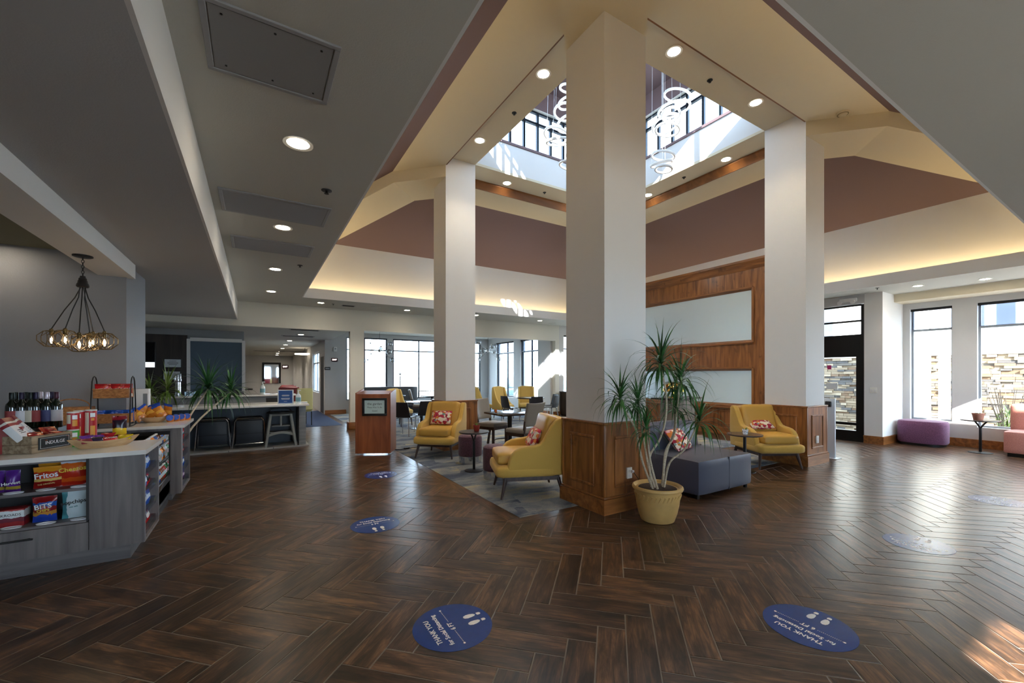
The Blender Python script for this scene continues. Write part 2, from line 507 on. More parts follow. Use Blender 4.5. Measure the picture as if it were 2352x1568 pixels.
# wooden crown on the inner face of the step, runs between the columns
def crown(p, q, inward):
    p, q, n = Vector(p), Vector(q), Vector(inward)
    pr = [(0, 0), (.022, 0), (.03, .03), (.055, .06), (.075, .11), (.095, .13), (.095, .165), (0, .165)]
    b = B(); b.prism([p + n * u + Vector((0, 0, v)) for u, v in pr], q - p)
    return b.build('crown_moulding', m_crown, ceil, 30)
zc = ZF + .002
crown((X0, CYs[1] + CW, zc), (X1, CYs[1] + CW, zc), (0, -1, 0))
crown((X1, Y0, zc), (X1, Y1, zc), (-1, 0, 0))
crown((X0, Y0, zc), (X1, Y0, zc), (0, 1, 0))
crown((X0, Y0, zc), (X0, Y1, zc), (1, 0, 0))
# diagonal hip ribs from every column
for cx_, sx in ((CXs[0], -1), (CXs[1], 1)):
    for cy_, sy in ((CYs[0], -1), (CYs[1], 1)):
        mx, my = cx_ + CW / 2, cy_ + CW / 2
        ex, ey = -sx * 0 + sy * CW / 2, -sx * CW / 2      # half edge vector across the rib
        e = Vector((sy * CW / 2, -sx * CW / 2, 0))
        def at_(t, z): return Vector((mx + sx * (t + CW / 2 * 0), my + sy * t, z))
        pr = [(0.0, 5.42), (.80, 5.42), (2.55, 5.42 - .53 * 1.75), (2.55, 4.78), (.82, 5.69), (0.0, 5.69)]
        b = B(); b.prism([at_(t, z) - e for t, z in pr], 2 * e); b.build('hip_rib', m_cream, ceil, 0)
# lantern
ZL = 7.95
lz0, lz1 = 6.52, 7.47
def lant(axis, c0, c1, u0, u1, holes):
    b = B()
    for (a, d, e, f) in rects_minus(u0, u1, ZU + .05, ZL, holes):
        if axis == 'X': b.box(c0, c1, a, d, e, f)
        else: b.box(a, d, c0, c1, e, f)
    b.build('lantern_wall', m_white, ceil, 0)
hx = (4.0, 7.55); hy = (4.1, 7.6)
lant('X', ix1, ix1 + .2, iy0 - .2, iy1 + .2, [(hy[0], hy[1], lz0, lz1)])
lant('X', ix0 - .2, ix0, iy0 - .2, iy1 + .2, [(hy[0], hy[1], lz0, lz1)])
lant('Y', iy1, iy1 + .2, ix0, ix1, [(hx[0], hx[1], lz0, lz1)])
lant('Y', iy0 - .2, iy0, ix0, ix1, [(hx[0], hx[1], lz0, lz1)])
b = B()
for a in ((ix1 - .004, ix1, iy0, iy1), (ix0, ix0 + .004, iy0, iy1), (ix0, ix1, iy1 - .004, iy1), (ix0, ix1, iy0, iy0 + .004)):
    b.box(*a, lz1 + .01, ZL)
b.box(ix0 - .2, ix1 + .2, iy0 - .2, iy1 + .2, ZL, ZL + .1)
b.build('lantern_roof', m_purple, ceil, 0)
b = B()
for a in ((ix1 - .03, ix1 + .05, hy[0], hy[1]), (ix0 - .05, ix0 + .03, hy[0], hy[1]), (hx[0], hx[1], iy1 - .03, iy1 + .05), (hx[0], hx[1], iy0 - .05, iy0 + .03)):
    b.box(*a, lz0 - .05, lz0)
b.build('lantern_sill', m_purple, ceil, 0)
# dropped ceiling on the market side
b = B()
b.box(-1.25, -.40, -3.3, YF, 2.83, 2.9); b.box(-5.2, -1.25, 7.66, YF, 2.83, 2.9); b.box(-1.32, -1.25, 6.72, 7.66, 2.83, 2.9)
b.build('dropped_ceiling', m_drop, ceil, 0)
b = B(); b.box(-.40, -.38, -3.3, YF, 2.83, ZS); b.build('dropped_face', m_white, ceil, 0)
b = B(); b.box(-1.57, -1.25, -3.3, 6.72, 2.66, 2.83); b.build('market_beam', m_white, ceil, 0)
b = B(); b.box(-5.2, -1.57, -3.3, 6.66, 2.9, 2.95); b.build('market_ceiling', m_greenceil, ceil, 0)
# roof above everything so that no daylight leaks in
b = B(); b.box(-5.3, 9.8, -3.6, wy0 - .05, 3.6, 3.65); b.box(9.8, 13.0, -.32, wy0 - .05, 3.6, 3.65); b.box(-5.3, wx0 - .05, wy0 - .05, 12.2, 3.6, 3.65); b.box(wx1 + .05, 13.3, wy0 - .05, 12.2, 3.6, 3.65); b.box(wx0 - .05, wx1 + .05, wy1 + .05, 12.2, 3.6, 3.65)
b.build('roof_deck', m_dark, ceil, 0)
# cove lighting: a strip on each shelf
for a in ((ax0 + .1, ax1 - .1, wy1 - .2, wy1 - .17), (wx1 - .2, wx1 - .17, ay0 + .1, ay1 - .1), (ax0 + .1, ax1 - .1, wy0 + .17, wy0 + .2), (wx0 + .17, wx0 + .2, ay0 + .1, ay1 - .1)):
    b = B(); b.box(*a, ZS + .06, ZS + .085); o = b.build('cove_light_strip', m_led, ceil, 0)

# ------------------------------------------------------------------ walls
OPZ = 2.72
wall('wall_far', 'Y', YF, YF + .2, -2.4, 9.37, 0, ZS + .3, [(-2.4, 2.19, 0, 2.68), (2.55, 9.2, 0, OPZ)], plain('paint_stone', (206, 204, 194), .75, bump=.2, bscale=260), 'cream wall above the openings to the bar and the dining bay')
wall('wall_far_right', 'Y', YF + .1, YF + .3, 9.37, 13.0, 0, ZS + .3, [(9.66, 11.6, .5, 2.95)], m_greywall, 'grey wall with a tall window beyond the wood panel partition')
window('Y', YF + .2, 9.66, 11.6, .5, 2.95, [10.6], [2.45], 'tall window with a view of a parked car beside the dining bay', shade=(2.45, -1))
# dining bay
AX0, AX1, AY1, AZ = 2.2, 9.13, 17.0, 3.12
b = B(); b.box(AX0, AX1 + .2, YF + .2, AY1 + .2, AZ, AZ + .1); b.build('bay_ceiling', m_soffit, ceil, 0)
wall('wall_bay_far', 'Y', AY1, AY1 + .2, 2.2, AX1 + .2, 0, AZ, [(2.95, 3.3, .5, 2.95), (3.62, 4.52, .5, 2.95), (4.75, 6.95, .5, 2.95), (7.35, 8.75, .5, 2.95)], m_greywall, 'grey far wall of the dining bay with tall windows')
window('Y', AY1 + .06, 2.95, 3.3, .5, 2.95, [], [2.47], 'slim far window seen past the host stand pillar', frame=m_framew)
window('Y', AY1 + .06, 3.62, 4.52, .5, 2.95, [], [2.47], 'narrow far window of the dining bay behind the host stand')
window('Y', AY1 + .06, 4.75, 6.95, .5, 2.95, [5.85], [2.47], 'wide four pane far window of the dining bay')
window('Y', AY1 + .06, 7.35, 8.75, .5, 2.95, [], [2.47], 'far window of the dining bay at its right corner')
wall('wall_bay_right', 'X', AX1, AX1 + .25, YF + .2, AY1, 0, AZ, [(12.55 + .45, 14.25, .55, 2.9), (14.75, 16.25, .55, 2.9)], m_greywall, 'grey right wall of the dining bay with two shaded windows')
window('X', AX1 + .12, 13.0, 14.25, .55, 2.9, [13.55], [2.42], 'two light window with lowered blue shade beside the sunlit pier', shade=(2.45, -1))
window('X', AX1 + .12, 14.75, 16.25, .55, 2.9, [15.4], [2.42], 'two light window with lowered blue shade near the bay corner', shade=(2.45, -1))
# hall and bar
b = B(); b.box(2.2, 2.42, YF + .2, 17.2, 2.88, 3.3); b.build('hall_upstand', m_soffit, ceil, 0)
b = B(); b.box(-5.2, 2.4, YF + .2, 34.0, 2.8, 2.88); b.build('hall_ceiling', m_soffit, ceil, 0)
wall('wall_hall_far', 'Y', 33.0, 33.2, -8, 6, 0, 2.8, [], m_greywall, 'pale far wall at the end of the hall')
wall('wall_hall_window', 'X', 2.2, 2.35, 17.2, 33.0, 0, 2.8, [(18.7, 21.0, .75, 2.45), (17.3, 18.3, 0, 2.2)], m_greywall, 'hall wall with a blue lit window')
wall('wall_bar_back', 'Y', 15.0, 15.2, -5.2, -.31, 0, 2.8, [], plain('bar_grey', (140, 143, 146), .7), 'grey back wall of the bar')
wall('wall_left', 'X', -5.4, -5.2, -3.3, 33, 0, 3.0, [], m_greywall, 'grey wall behind the market shelves')
wall('wall_market', 'Y', 6.66, 7.66, -5.2, -1.32, 0, 2.96, [], plain('market_wallcovering', (126, 126, 130), .7, bump=.5, bscale=90), 'grey textured wall block behind the snack market')
# right hand walls
wall('wall_right', 'X', XR, XR + .25, -.1, 3.45, 0, ZS, [(2.66, 3.33, .5, 2.97), (.6, 2.30, .42, 2.97)], m_greywall, 'grey wall with two tall windows behind the purple bench')
wall('wall_entry', 'X', XD, XD + .2, 3.76, 9.0, 0, ZS, [(3.77, 6.2, 0, 3.08)], m_greywall, 'wall over the black entrance door')
wall('wall_pier', 'Y', 3.45, 3.76, XD, XR + .25, 0, ZS, [], m_white, 'pale pier with a light switch beside the entrance door')
b = B(); b.box(12.05, XR, .0, 3.45, 3.10, ZS); b.build('window_bulkhead', m_cream, ceil, 0)
wall('wall_front', 'Y', -.3, -.1, 9.6, XR + .25, 0, ZS, [(10.7, 12.2, .5, 2.6)], m_greywall, 'front wall beside the lobby windows')
wall('wall_back', 'Y', -3.5, -3.3, -5.4, 9.8, 0, ZS, [(-4.2, -3.3, .8, 2.3), (.92, 1.72, .2, 2.55), (2.6, 5.6, 1.2, 2.5)], m_greywall, 'wall behind the reception side')  # unseen openings; the outer two are added to let in fill light
wall('wall_side', 'X', 9.6, 9.8, -3.3, -.1, 0, ZS, [], m_greywall, 'short return wall by the front windows')
wall('wall_beyond', 'X', 13.0, 13.2, 6.3, 12.1, 0, ZS, [(6.6, 11.5, .4, 2.95)], m_greywall, 'outer wall behind the wood partition')
window('X', XR + .14, 2.66, 3.33, .5, 2.97, [], [2.49], 'narrow tall window above the purple bench', shade=(2.5, -1), frame=m_framew, fr=.035)
window('X', XR + .14, .6, 2.30, .42, 2.97, [], [2.48], 'wide tall window looking on the stone wall', shade=(2.49, -1), frame=m_framew, fr=.035)
# lantern windows
vr = [4.47 + .37 * i for i in range(9) if 4.47 + .37 * i < hy[1] - .1]
vf = [4.37 + .37 * i for i in range(9) if 4.37 + .37 * i < hx[1] - .1]
window('X', ix1 + .1, hy[0], hy[1], lz0, lz1, vr, [7.2], 'lantern window band over the right beam', fr=.04, wid=.05, glassm=m_lglass)
window('Y', iy1 + .1, hx[0], hx[1], lz0, lz1, vf, [7.2], 'lantern window band over the far beam', fr=.04, wid=.05, glassm=m_lglass)
window('X', ix0 - .1, hy[0], hy[1], lz0, lz1, vr, [7.2], 'lantern window band over the left beam', fr=.04, wid=.05, glassm=m_lglass)
window('Y', iy0 - .1, hx[0], hx[1], lz0, lz1, [5.0, 6.1, 6.9], [], 'lantern window band over the near beam', fr=.04, wid=.05, glassm=m_lglass)

# ------------------------------------------------------------------ columns
def col_panel(M, w, nm, root, mat):
    """raised panel moulding on one face; local x along the face, y out"""
    b = B(M)
    z0, z1, x0, x1, t, o = .27, .83, .15, w - .15, .03, .016
    for (a, c, e, f) in ((x0, x1, z0, z0 + t), (x0, x1, z1 - t, z1), (x0, x0 + t, z0 + t, z1 - t), (x1 - t, x1, z0 + t, z1 - t)):
        b.box(a, c, 0, o, e, f, bev=.006, seg=1)
    f = b.build('panel_moulding', mat, root)
    b = B(M); b.box(x0 + t, x1 - t, 0, .004, z0 + t, z1 - t); b.build('panel_field', mat, root, 0)
names = {(0, 0): 'cream square column beside the potted dracaena', (1, 0): 'cream square column behind the armchair by the entrance',
         (0, 1): 'cream square column behind the armchair by the host stand', (1, 1): 'cream square column hidden behind the middle column'}
for i, cx_ in enumerate(CXs):
    for j, cy_ in enumerate(CYs):
        root = thing('column', names[(i, j)], 'column', (cx_, cy_, 0), group='lobby columns')
        b = B(); b.box(0, CW, 0, CW, 0.9, ZU - .002); b.build('shaft', m_greywall if 0 else m_white, root, 0)
        b = B(); b.box(-.03, CW + .03, -.03, CW + .03, 0.0, .955); b.build('wainscot', m_knotty, root, 0)
        b = B(); b.box(-.045, CW + .045, -.045, CW + .045, .955, .98, bev=.008); b.build('cap_moulding', m_knottyX, root)
        b = B(); b.box(-.055, CW + .055, -.055, CW + .055, 0, .16); b.box(-.047, CW + .047, -.047, CW + .047, .16, .185, bev=.01); b.build('base', m_knottyX, root)
        W2 = CW + .06
        col_panel(T(-.03, -.03, 0) @ Matrix.Scale(-1, 4, (0, 1, 0)), W2, 'panel', root, m_knotty)
        col_panel(T(-.03, -.03, 0, math.radians(90)), W2, 'panel', root, m_knotty)
        b = B()
        for xx in (-.036, CW + .008):
            for yy in (-.036, CW + .008):
                b.box(xx, xx + .028, yy, yy + .028, .185, .955, bev=.008)
        b.build('corner_bead', m_knotty, root)
# ------------------------------------------------------------------ floor
def plank_mat(name, attr):
    m, nt, bs = new_mat(name)
    N = nt.nodes.new; K = nt.links.new
    uv = N('ShaderNodeUVMap'); uv.uv_map = 'uv'
    if attr:
        a = N('ShaderNodeAttribute'); a.attribute_name = 'rnd'; rnd = a.outputs['Fac']
    else:
        a = N('ShaderNodeObjectInfo'); rnd = a.outputs['Random']
    mu = N('ShaderNodeMath'); mu.operation = 'MULTIPLY'; mu.inputs[1].default_value = 83.0; K(rnd, mu.inputs[0])
    cb = N('ShaderNodeCombineXYZ'); K(mu.outputs[0], cb.inputs[0]); K(mu.outputs[0], cb.inputs[2])
    va = N('ShaderNodeVectorMath'); va.operation = 'ADD'; K(uv.outputs[0], va.inputs[0]); K(cb.outputs[0], va.inputs[1])
    mp = N('ShaderNodeMapping'); mp.inputs['Scale'].default_value = (2.2, 22, 1); K(va.outputs[0], mp.inputs['Vector'])
    n1 = N('ShaderNodeTexNoise'); n1.inputs['Scale'].default_value = 1.5; n1.inputs['Detail'].default_value = 8; n1.inputs['Roughness'].default_value = .7; n1.inputs['Distortion'].default_value = 1.0
    K(mp.outputs[0], n1.inputs['Vector'])
    mp2 = N('ShaderNodeMapping'); mp2.inputs['Scale'].default_value = (4, 12, 1); K(va.outputs[0], mp2.inputs['Vector'])
    n2 = N('ShaderNodeTexNoise'); n2.inputs['Scale'].default_value = 1.0; n2.inputs['Detail'].default_value = 4
    K(mp2.outputs[0], n2.inputs['Vector'])
    r = N('ShaderNodeValToRGB'); e = r.color_ramp.elements
    e[0].position = .30; e[0].color = L((40, 32, 27)); e[1].position = .72; e[1].color = L((134, 96, 64))
    q = e.new(.5); q.color = L((86, 62, 45))
    K(n1.outputs['Fac'], r.inputs['Fac'])
    r2 = N('ShaderNodeValToRGB'); e = r2.color_ramp.elements
    e[0].position = .40; e[0].color = (.26, .28, .28, 1); e[1].position = .58; e[1].color = (1, 1, 1, 1)
    K(n2.outputs['Fac'], r2.inputs['Fac'])
    mx = N('ShaderNodeMix'); mx.data_type = 'RGBA'; mx.blend_type = 'MULTIPLY'; mx.inputs['Factor'].default_value = .85
    K(r.outputs['Color'], mx.inputs['A']); K(r2.outputs['Color'], mx.inputs['B'])
    hs = N('ShaderNodeHueSaturation'); ma = N('ShaderNodeMath'); ma.operation = 'MULTIPLY_ADD'; ma.inputs[1].default_value = .7; ma.inputs[2].default_value = .66
    K(rnd, ma.inputs[0]); K(ma.outputs[0], hs.inputs['Value']); K(mx.outputs['Result'], hs.inputs['Color'])
    K(hs.outputs['Color'], bs.inputs['Base Color'])
    bs.inputs['Roughness'].default_value = .28
    bs.inputs['Specular IOR Level'].default_value = .36
    bp = N('ShaderNodeBump'); bp.inputs['Strength'].default_value = .12; bp.inputs['Distance'].default_value = .003
    K(n1.outputs['Fac'], bp.inputs['Height']); K(bp.outputs['Normal'], bs.inputs['Normal'])
    return m
m_plank = plank_mat('plank_tile', False)
m_plank_f = plank_mat('plank_tile_field', True)
m_grout = plain('grout', (128, 121, 112), .85)
b = B(); b.box(-5.2, 13.0, -3.3, 33, -.06, -.002)
floor = b.build('floor', m_grout, None, 0)
tag(floor, 'dark wood look herringbone tile floor of the lobby', 'floor', kind='structure')
PW, PL, GR = .1612, .6400, .007
A2 = Vector((1, -1)) / math.sqrt(2); B2 = Vector((1, 1)) / math.sqrt(2)
U0, V0 = -.3988 + PW, 3.5072 - PL
CARX, CARY, CARX1 = 2.36, 3.68, 8.05      # carpet edge
BW = .15                                   # border plank width
def mk_plank(poly, h=.004):
    """poly: list of (x, y, u, v); returns mesh data with a tiny chamfer"""
    n = len(poly)
    cx = sum(p[0] for p in poly) / n; cy = sum(p[1] for p in poly) / n
    vs, fs, uvs = [], [], []
    for p in poly: vs.append((p[0], p[1], -.003)); uvs.append((p[2], p[3]))
    for p in poly: vs.append((p[0], p[1], -.0012)); uvs.append((p[2], p[3]))
    for p in poly:
        d = math.hypot(p[0] - cx, p[1] - cy) or 1
        vs.append((p[0] + (cx - p[0]) / d * .003, p[1] + (cy - p[1]) / d * .003, 0)); uvs.append((p[2], p[3]))
    for i in range(n):
        j = (i + 1) % n
        fs.append((i, j, n + j, n + i)); fs.append((n + i, n + j, 2 * n + j, 2 * n + i))
    fs.append(tuple(range(2 * n, 3 * n)))
    return vs, fs, uvs
def clip(poly, f):
    """keep f(x, y) >= 0, linear f"""
    out = []
    for i in range(len(poly)):
        p, q = poly[i], poly[(i + 1) % len(poly)]
        a, c = f(p[0], p[1]), f(q[0], q[1])
        if a >= 0: out.append(p)
        if (a > 0 and c < 0) or (a < 0 and c > 0):
            t = a / (a - c); out.append(tuple(p[k] + (q[k] - p[k]) * t for k in range(4)))
    return out
def area(poly):
    return abs(sum(poly[i][0] * poly[(i + 1) % len(poly)][1] - poly[(i + 1) % len(poly)][0] * poly[i][1] for i in range(len(poly)))) / 2
def scr(x, y):
    d = x * FX + y * FY; l = x * RX + y * RY
    if d < .3: return None
    return CX + F_PX * l / d, HY + F_PX * EYE / d
def mesh_from(name, vs, fs, uvs, mat, rnds=None):
    me = bpy.data.meshes.new(name); me.from_pydata(vs, [], fs); me.materials.append(mat)
    uvl = me.uv_layers.new(name='uv')
    for lp in me.loops: uvl.data[lp.index].uv = uvs[lp.vertex_index]
    if rnds is not None:
        at = me.attributes.new('rnd', 'FLOAT', 'POINT'); at.data.foreach_set('value', rnds)
    return me
allp = []
g = GR / 2
OX, OY = CARX - BW, CARY - BW
for k in range(-60, 130):
    for j in range(-30, 30):
        ou, ov = U0 + k * PW + j * PL, V0 + k * PW - j * PL
        for kind in (0, 1):
            if kind == 0: q = [(ou + g, ov + g), (ou + PL - g, ov + g), (ou + PL - g, ov + PW - g), (ou + g, ov + PW - g)]
            else: q = [(ou - PW + g, ov + g), (ou - g, ov + g), (ou - g, ov + PL - g), (ou - PW + g, ov + PL - g)]
            P = []
            for n_, (u, v) in enumerate(q):
                w = A2 * u + B2 * v
                lu, lv = ((u - ou, v - ov) if kind == 0 else (v - ov, u - ou))
                P.append((w.x, w.y, lu, lv))
            mxx = max(p[0] for p in P); mnx = min(p[0] for p in P); mxy = max(p[1] for p in P); mny = min(p[1] for p in P)
            if mxx < -3.2 or mnx > 12.95 or mxy < -1.2 or mny > 19: continue
            if mnx > 2.3 and mny > 5.6 and mnx < 9: continue
            if mny > 6.5 and mnx > 2.3: continue
            cands = []
            if mxx <= OX or mxy <= OY or mnx >= CARX1: cands = [(P, True)]
            else:
                a = clip(P, lambda x, y: OX - x)
                c = clip(clip(P, lambda x, y: x - OX), lambda x, y: OY - y)
                d = clip(clip(P, lambda x, y: x - CARX1), lambda x, y: y - OY) if mxx > CARX1 else []
                cands = [(s_, False) for s_ in (a, c, d) if len(s_) >= 3 and area(s_) > 1e-4]
            allp += [(s_, full, kind) for s_, full in cands]
# border planks around the carpet
def border(x0, x1, y0, y1, along):
    L_ = .9; g = .003
    if along == 'Y':
        y = y0
        while y < y1 - .01:
            e = min(y + L_, y1)
            allp.append(([(x0 + g, y + g, 0, 0), (x1 - g, y + g, 0, x1 - x0), (x1 - g, e - g, e - y, x1 - x0), (x0 + g, e - g, e - y, 0)], False, 2)); y = e
    else:
        x = x0
        while x < x1 - .01:
            e = min(x + L_, x1)
            allp.append(([(x + g, y0 + g, 0, 0), (e - g, y0 + g, e - x, 0), (e - g, y1 - g, e - x, y1 - y0), (x + g, y1 - g, 0, y1 - y0)], False, 2)); x = e
border(OX, CARX, CARY, 17.0, 'Y')
border(OX, CARX1, OY, CARY, 'X')
def vis(P):
    s = [scr(p[0], p[1]) for p in P]
    if any(v is None for v in s): return 0
    cx = sum(v[0] for v in s) / len(s); cy = sum(v[1] for v in s) / len(s)
    if not (-120 < cx < 2472 and cy < 1720): return 0
    return abs(sum(s[i][0] * s[(i + 1) % len(s)][1] - s[(i + 1) % len(s)][0] * s[i][1] for i in range(len(s)))) / 2
allp.sort(key=lambda t: -vis(t[0]))
full_me = {}
for n_, (P, full, kind) in enumerate(allp[:300]):
    if full:
        if kind not in full_me:
            o0 = P[0]
            Q_ = [(p[0] - o0[0], p[1] - o0[1], p[2], p[3]) for p in P]
            full_me[kind] = mesh_from('plank', *mk_plank(Q_), m_plank)
        o = bpy.data.objects.new('plank', full_me[kind]); o.location = (P[0][0], P[0][1], 0)
    else:
        cx = sum(p[0] for p in P) / len(P); cy = sum(p[1] for p in P) / len(P)
        o = bpy.data.objects.new('plank', mesh_from('plank', *mk_plank([(p[0] - cx, p[1] - cy, p[2], p[3]) for p in P]), m_plank)); o.location = (cx, cy, 0)
    COL.objects.link(o); o.parent = floor
VS, FS, UV, RN = [], [], [], []
rg = random.Random(3)
for P, full, kind in allp[300:]:
    vs, fs, uvs = mk_plank(P); k0 = len(VS); r_ = rg.random()
    VS += vs; UV += uvs; RN += [r_] * len(vs); FS += [tuple(i + k0 for i in f) for f in fs]
o = bpy.data.objects.new('plank_field', mesh_from('plank_field', VS, FS, UV, m_plank_f, RN)); COL.objects.link(o); o.parent = floor; o['kind'] = 'stuff'
# carpet
def carpet_mat():
    m, nt, bs = new_mat('carpet')
    N = nt.nodes.new; K = nt.links.new
    tc = N('ShaderNodeTexCoord'); mp = N('ShaderNodeMapping'); mp.inputs['Scale'].default_value = (1.0, 1.7, 1); mp.inputs['Rotation'].default_value = (0, 0, math.radians(8))
    K(tc.outputs['Object'], mp.inputs['Vector'])
    n = N('ShaderNodeTexNoise'); n.inputs['Scale'].default_value = 1.5; n.inputs['Detail'].default_value = 5; n.inputs['Roughness'].default_value = .65; n.inputs['Distortion'].default_value = .5
    K(mp.outputs[0], n.inputs['Vector'])
    vo = N('ShaderNodeTexVoronoi'); vo.distance = 'CHEBYCHEV'; vo.inputs['Scale'].default_value = 2.0; K(mp.outputs[0], vo.inputs['Vector'])
    sp = N('ShaderNodeSeparateColor'); K(vo.outputs['Color'], sp.inputs[0])
    ad = N('ShaderNodeMath'); ad.operation = 'MULTIPLY_ADD'; ad.inputs[1].default_value = .24; K(sp.outputs[0], ad.inputs[0])
    sb = N('ShaderNodeMath'); sb.operation = 'SUBTRACT'; sb.inputs[1].default_value = .12; K(n.outputs['Fac'], sb.inputs[0]); K(sb.outputs[0], ad.inputs[2])
    r = N('ShaderNodeValToRGB'); e = r.color_ramp.elements
    e[0].position = .30; e[0].color = L((72, 81, 98)); e[1].position = .74; e[1].color = L((170, 163, 136))
    for p, c in ((.40, (92, 100, 114)), (.50, (120, 125, 131)), (.58, (132, 134, 134)), (.66, (152, 147, 128))):
        q = e.new(p); q.color = L(c)
    K(ad.outputs[0], r.inputs['Fac'])
    fine = N('ShaderNodeTexNoise'); fine.inputs['Scale'].default_value = 160; fine.inputs['Detail'].default_value = 2; K(tc.outputs['Object'], fine.inputs['Vector'])
    mx = N('ShaderNodeMix'); mx.data_type = 'RGBA'; mx.blend_type = 'OVERLAY'; mx.inputs['Factor'].default_value = .55
    K(r.outputs['Color'], mx.inputs['A']); K(fine.outputs['Fac'], mx.inputs['B']); K(mx.outputs['Result'], bs.inputs['Base Color'])
    bs.inputs['Roughness'].default_value = .95; bs.inputs['Specular IOR Level'].default_value = .1
    bp = N('ShaderNodeBump'); bp.inputs['Strength'].default_value = .5; bp.inputs['Distance'].default_value = .004
    K(fine.outputs['Fac'], bp.inputs['Height']); K(bp.outputs['Normal'], bs.inputs['Normal'])
    return m
m_carpet = carpet_mat()
b = B(); b.box(CARX, CARX1, CARY, 17.0, -.004, .002); b.box(CARX1, AX1, 5.0, 17.0, -.004, .002)
tag(b.build('carpet', m_carpet, None, 0), 'blue grey patterned carpet of the seating and dining area', 'carpet', kind='structure')
b = B(); b.box(.95, 2.19, 13.2, 19, -.004, .003)
tag(b.build('door_mat', plain('mat_blue', (28, 48, 84), .95), None, 0), 'dark blue mat on the hall floor', 'mat')
# exterior ground
b = B(); b.box(-40, 80, -60, 90, -.35, -.30)
tag(b.build('ground_outside', plain('concrete', (176, 172, 164), .9, var=.12, vscale=.6), None, 0), 'pale concrete ground outside the windows', 'ground', kind='structure')
# ------------------------------------------------------------------ ceiling fixtures
def downlight_src(r):
    b = B(); b.lathe([(r * .74, -.004), (r, -.008), (r, -.001), (r * .72, 0)], 28); ring = b.build('trim_ring', m_trimring, None)
    b = B(); b.lathe([(0, -.002), (r * .72, -.002), (r * .74, -.005)], 24); lens = b.build('lens', m_bulb, None)
    return ring, lens
_dl = {}
def downlight(loc, label, group, r=.1, watts=30, size=125, color=(1, .83, .60)):
    t = thing('downlight', label, 'ceiling light', loc, group=group)
    if r not in _dl:
        a, c = downlight_src(r); _dl[r] = (a, c); a.parent = t; c.parent = t
    else:
        for s_ in _dl[r]: inst(s_.name.split('.')[0], s_, t)
    spot('lamp', (0, 0, -.03), watts, color, size, .8, .06, t)
    return t
for y, w_ in ((3.575, 'between the access panel and the first air grille'), (5.714, 'between the two air grilles'), (8.038, 'past the second air grille'), (10.23, 'nearest the far cream wall')):
    downlight((.275, y, ZS - .001), 'recessed downlight in the left grey soffit ' + w_, 'downlights of the left soffit', .105, 9)
for p in ((1.362, 11.222), (3.537, 11.272), (5.583, 11.15), (7.932, 11.177)):
    downlight((*p, ZS - .001), 'recessed downlight in the soffit before the far cream wall', 'downlights of the far soffit', .09, 34)
for p in ((11.5, 2.0), (11.24, 2.854)):
    downlight((*p, ZS - .001), 'recessed downlight in the soffit near the entrance pier', 'downlights of the right soffit', .09, 18)
for x, y in ((3.52, 4.87), (3.52, 6.87)):
    downlight((x, y, ZU - .001), 'recessed downlight in the left lantern beam', 'downlights of the left lantern beam', .11, 42, 110)
for x, y in ((4.764, 3.62), (6.765, 3.62)):
    downlight((x, y, ZU - .001), 'recessed downlight in the near lantern beam', 'downlights of the near lantern beam', .11, 42, 110)
for x, y in ((4.827, 8.08), (6.85, 8.08)):
    downlight((x, y, ZU - .001), 'recessed downlight in the far lantern beam', 'downlights of the far lantern beam', .11, 42, 110)
for x, y in ((8.04, 4.886), (8.04, 6.84)):
    downlight((x, y, ZU - .001), 'recessed downlight in the right lantern beam', 'downlights of the right lantern beam', .11, 42, 110)
for px, py in ((691, 768), (665, 782), (656, 791.5), (649, 800), (641, 807), (638, 811), (636, 815)):
    p = onz(px, py, 2.8); downlight((p.x, p.y, 2.799), 'recessed downlight in the row along the hall ceiling', 'downlights of the hall', .1, 52, color=(1, .9, .76))
downlight((-2.33, 6.35, 2.899), 'recessed downlight in the olive market ceiling', None, .09, .6)
# air grilles
m_filter = ramp_mat('grille_mesh', [(.35, (96, 97, 100)), (.65, (126, 127, 130))], 60, .7, (1, 3, 1), 2)
for n_, (x0, x1, y0, y1) in enumerate(((-.31, .69, 4.79, 5.43), (-.28, .69, 6.34, 6.95))):
    t = thing('air_grille', ('wide return air grille nearer the access panel', 'return air grille between the soffit downlights, beyond the wider one')[n_], 'vent', (x0, y0, ZS), group='soffit air grilles')
    w, h = x1 - x0, y1 - y0
    b = B(); f = .035
    for a in ((0, w, 0, f), (0, w, h - f, h), (0, f, f, h - f), (w - f, w, f, h - f)): b.box(a[0], a[1], a[2], a[3], -.014, 0, bev=.004, seg=1)
    b.build('grille_frame', m_grille, t)
    b = B(); b.box(f, w - f, f, h - f, -.004, 0); b.build('backing', m_filter, t, 0)
    b = B(); k = 26
    for i in range(k):
        y = f + (h - 2 * f) * (i + .5) / k
        b.prism([(f, y - .006, -.003), (f, y + .002, -.011), (f, y + .004, -.011), (f, y - .004, -.003)], (w - 2 * f, 0, 0))
    o = b.build('louvres', m_grille, t, 0); o['kind'] = 'stuff'
# access panel
t = thing('access_panel', 'grey square access panel with screws in the soffit', 'panel', (-.235, 2.40, ZS))
b = B()
for a in ((0, .63, 0, .03), (0, .63, .53, .56), (0, .03, .03, .53), (.60, .63, .03, .53)): b.box(*a, -.012, 0, bev=.003, seg=1)
b.build('panel_frame', m_grille, t)
b = B(); b.box(.036, .594, .036, .524, -.008, 0); b.build('panel_door', plain('panel_paint', (140, 140, 141), .6, bump=.3, bscale=80), t, 0)
for x in (.09, .32, .54):
    for y in (.08, .48):
        b = B(); b.cyl((x, y), .006, -.011, -.007, 8); b.build('screw', m_black, t)
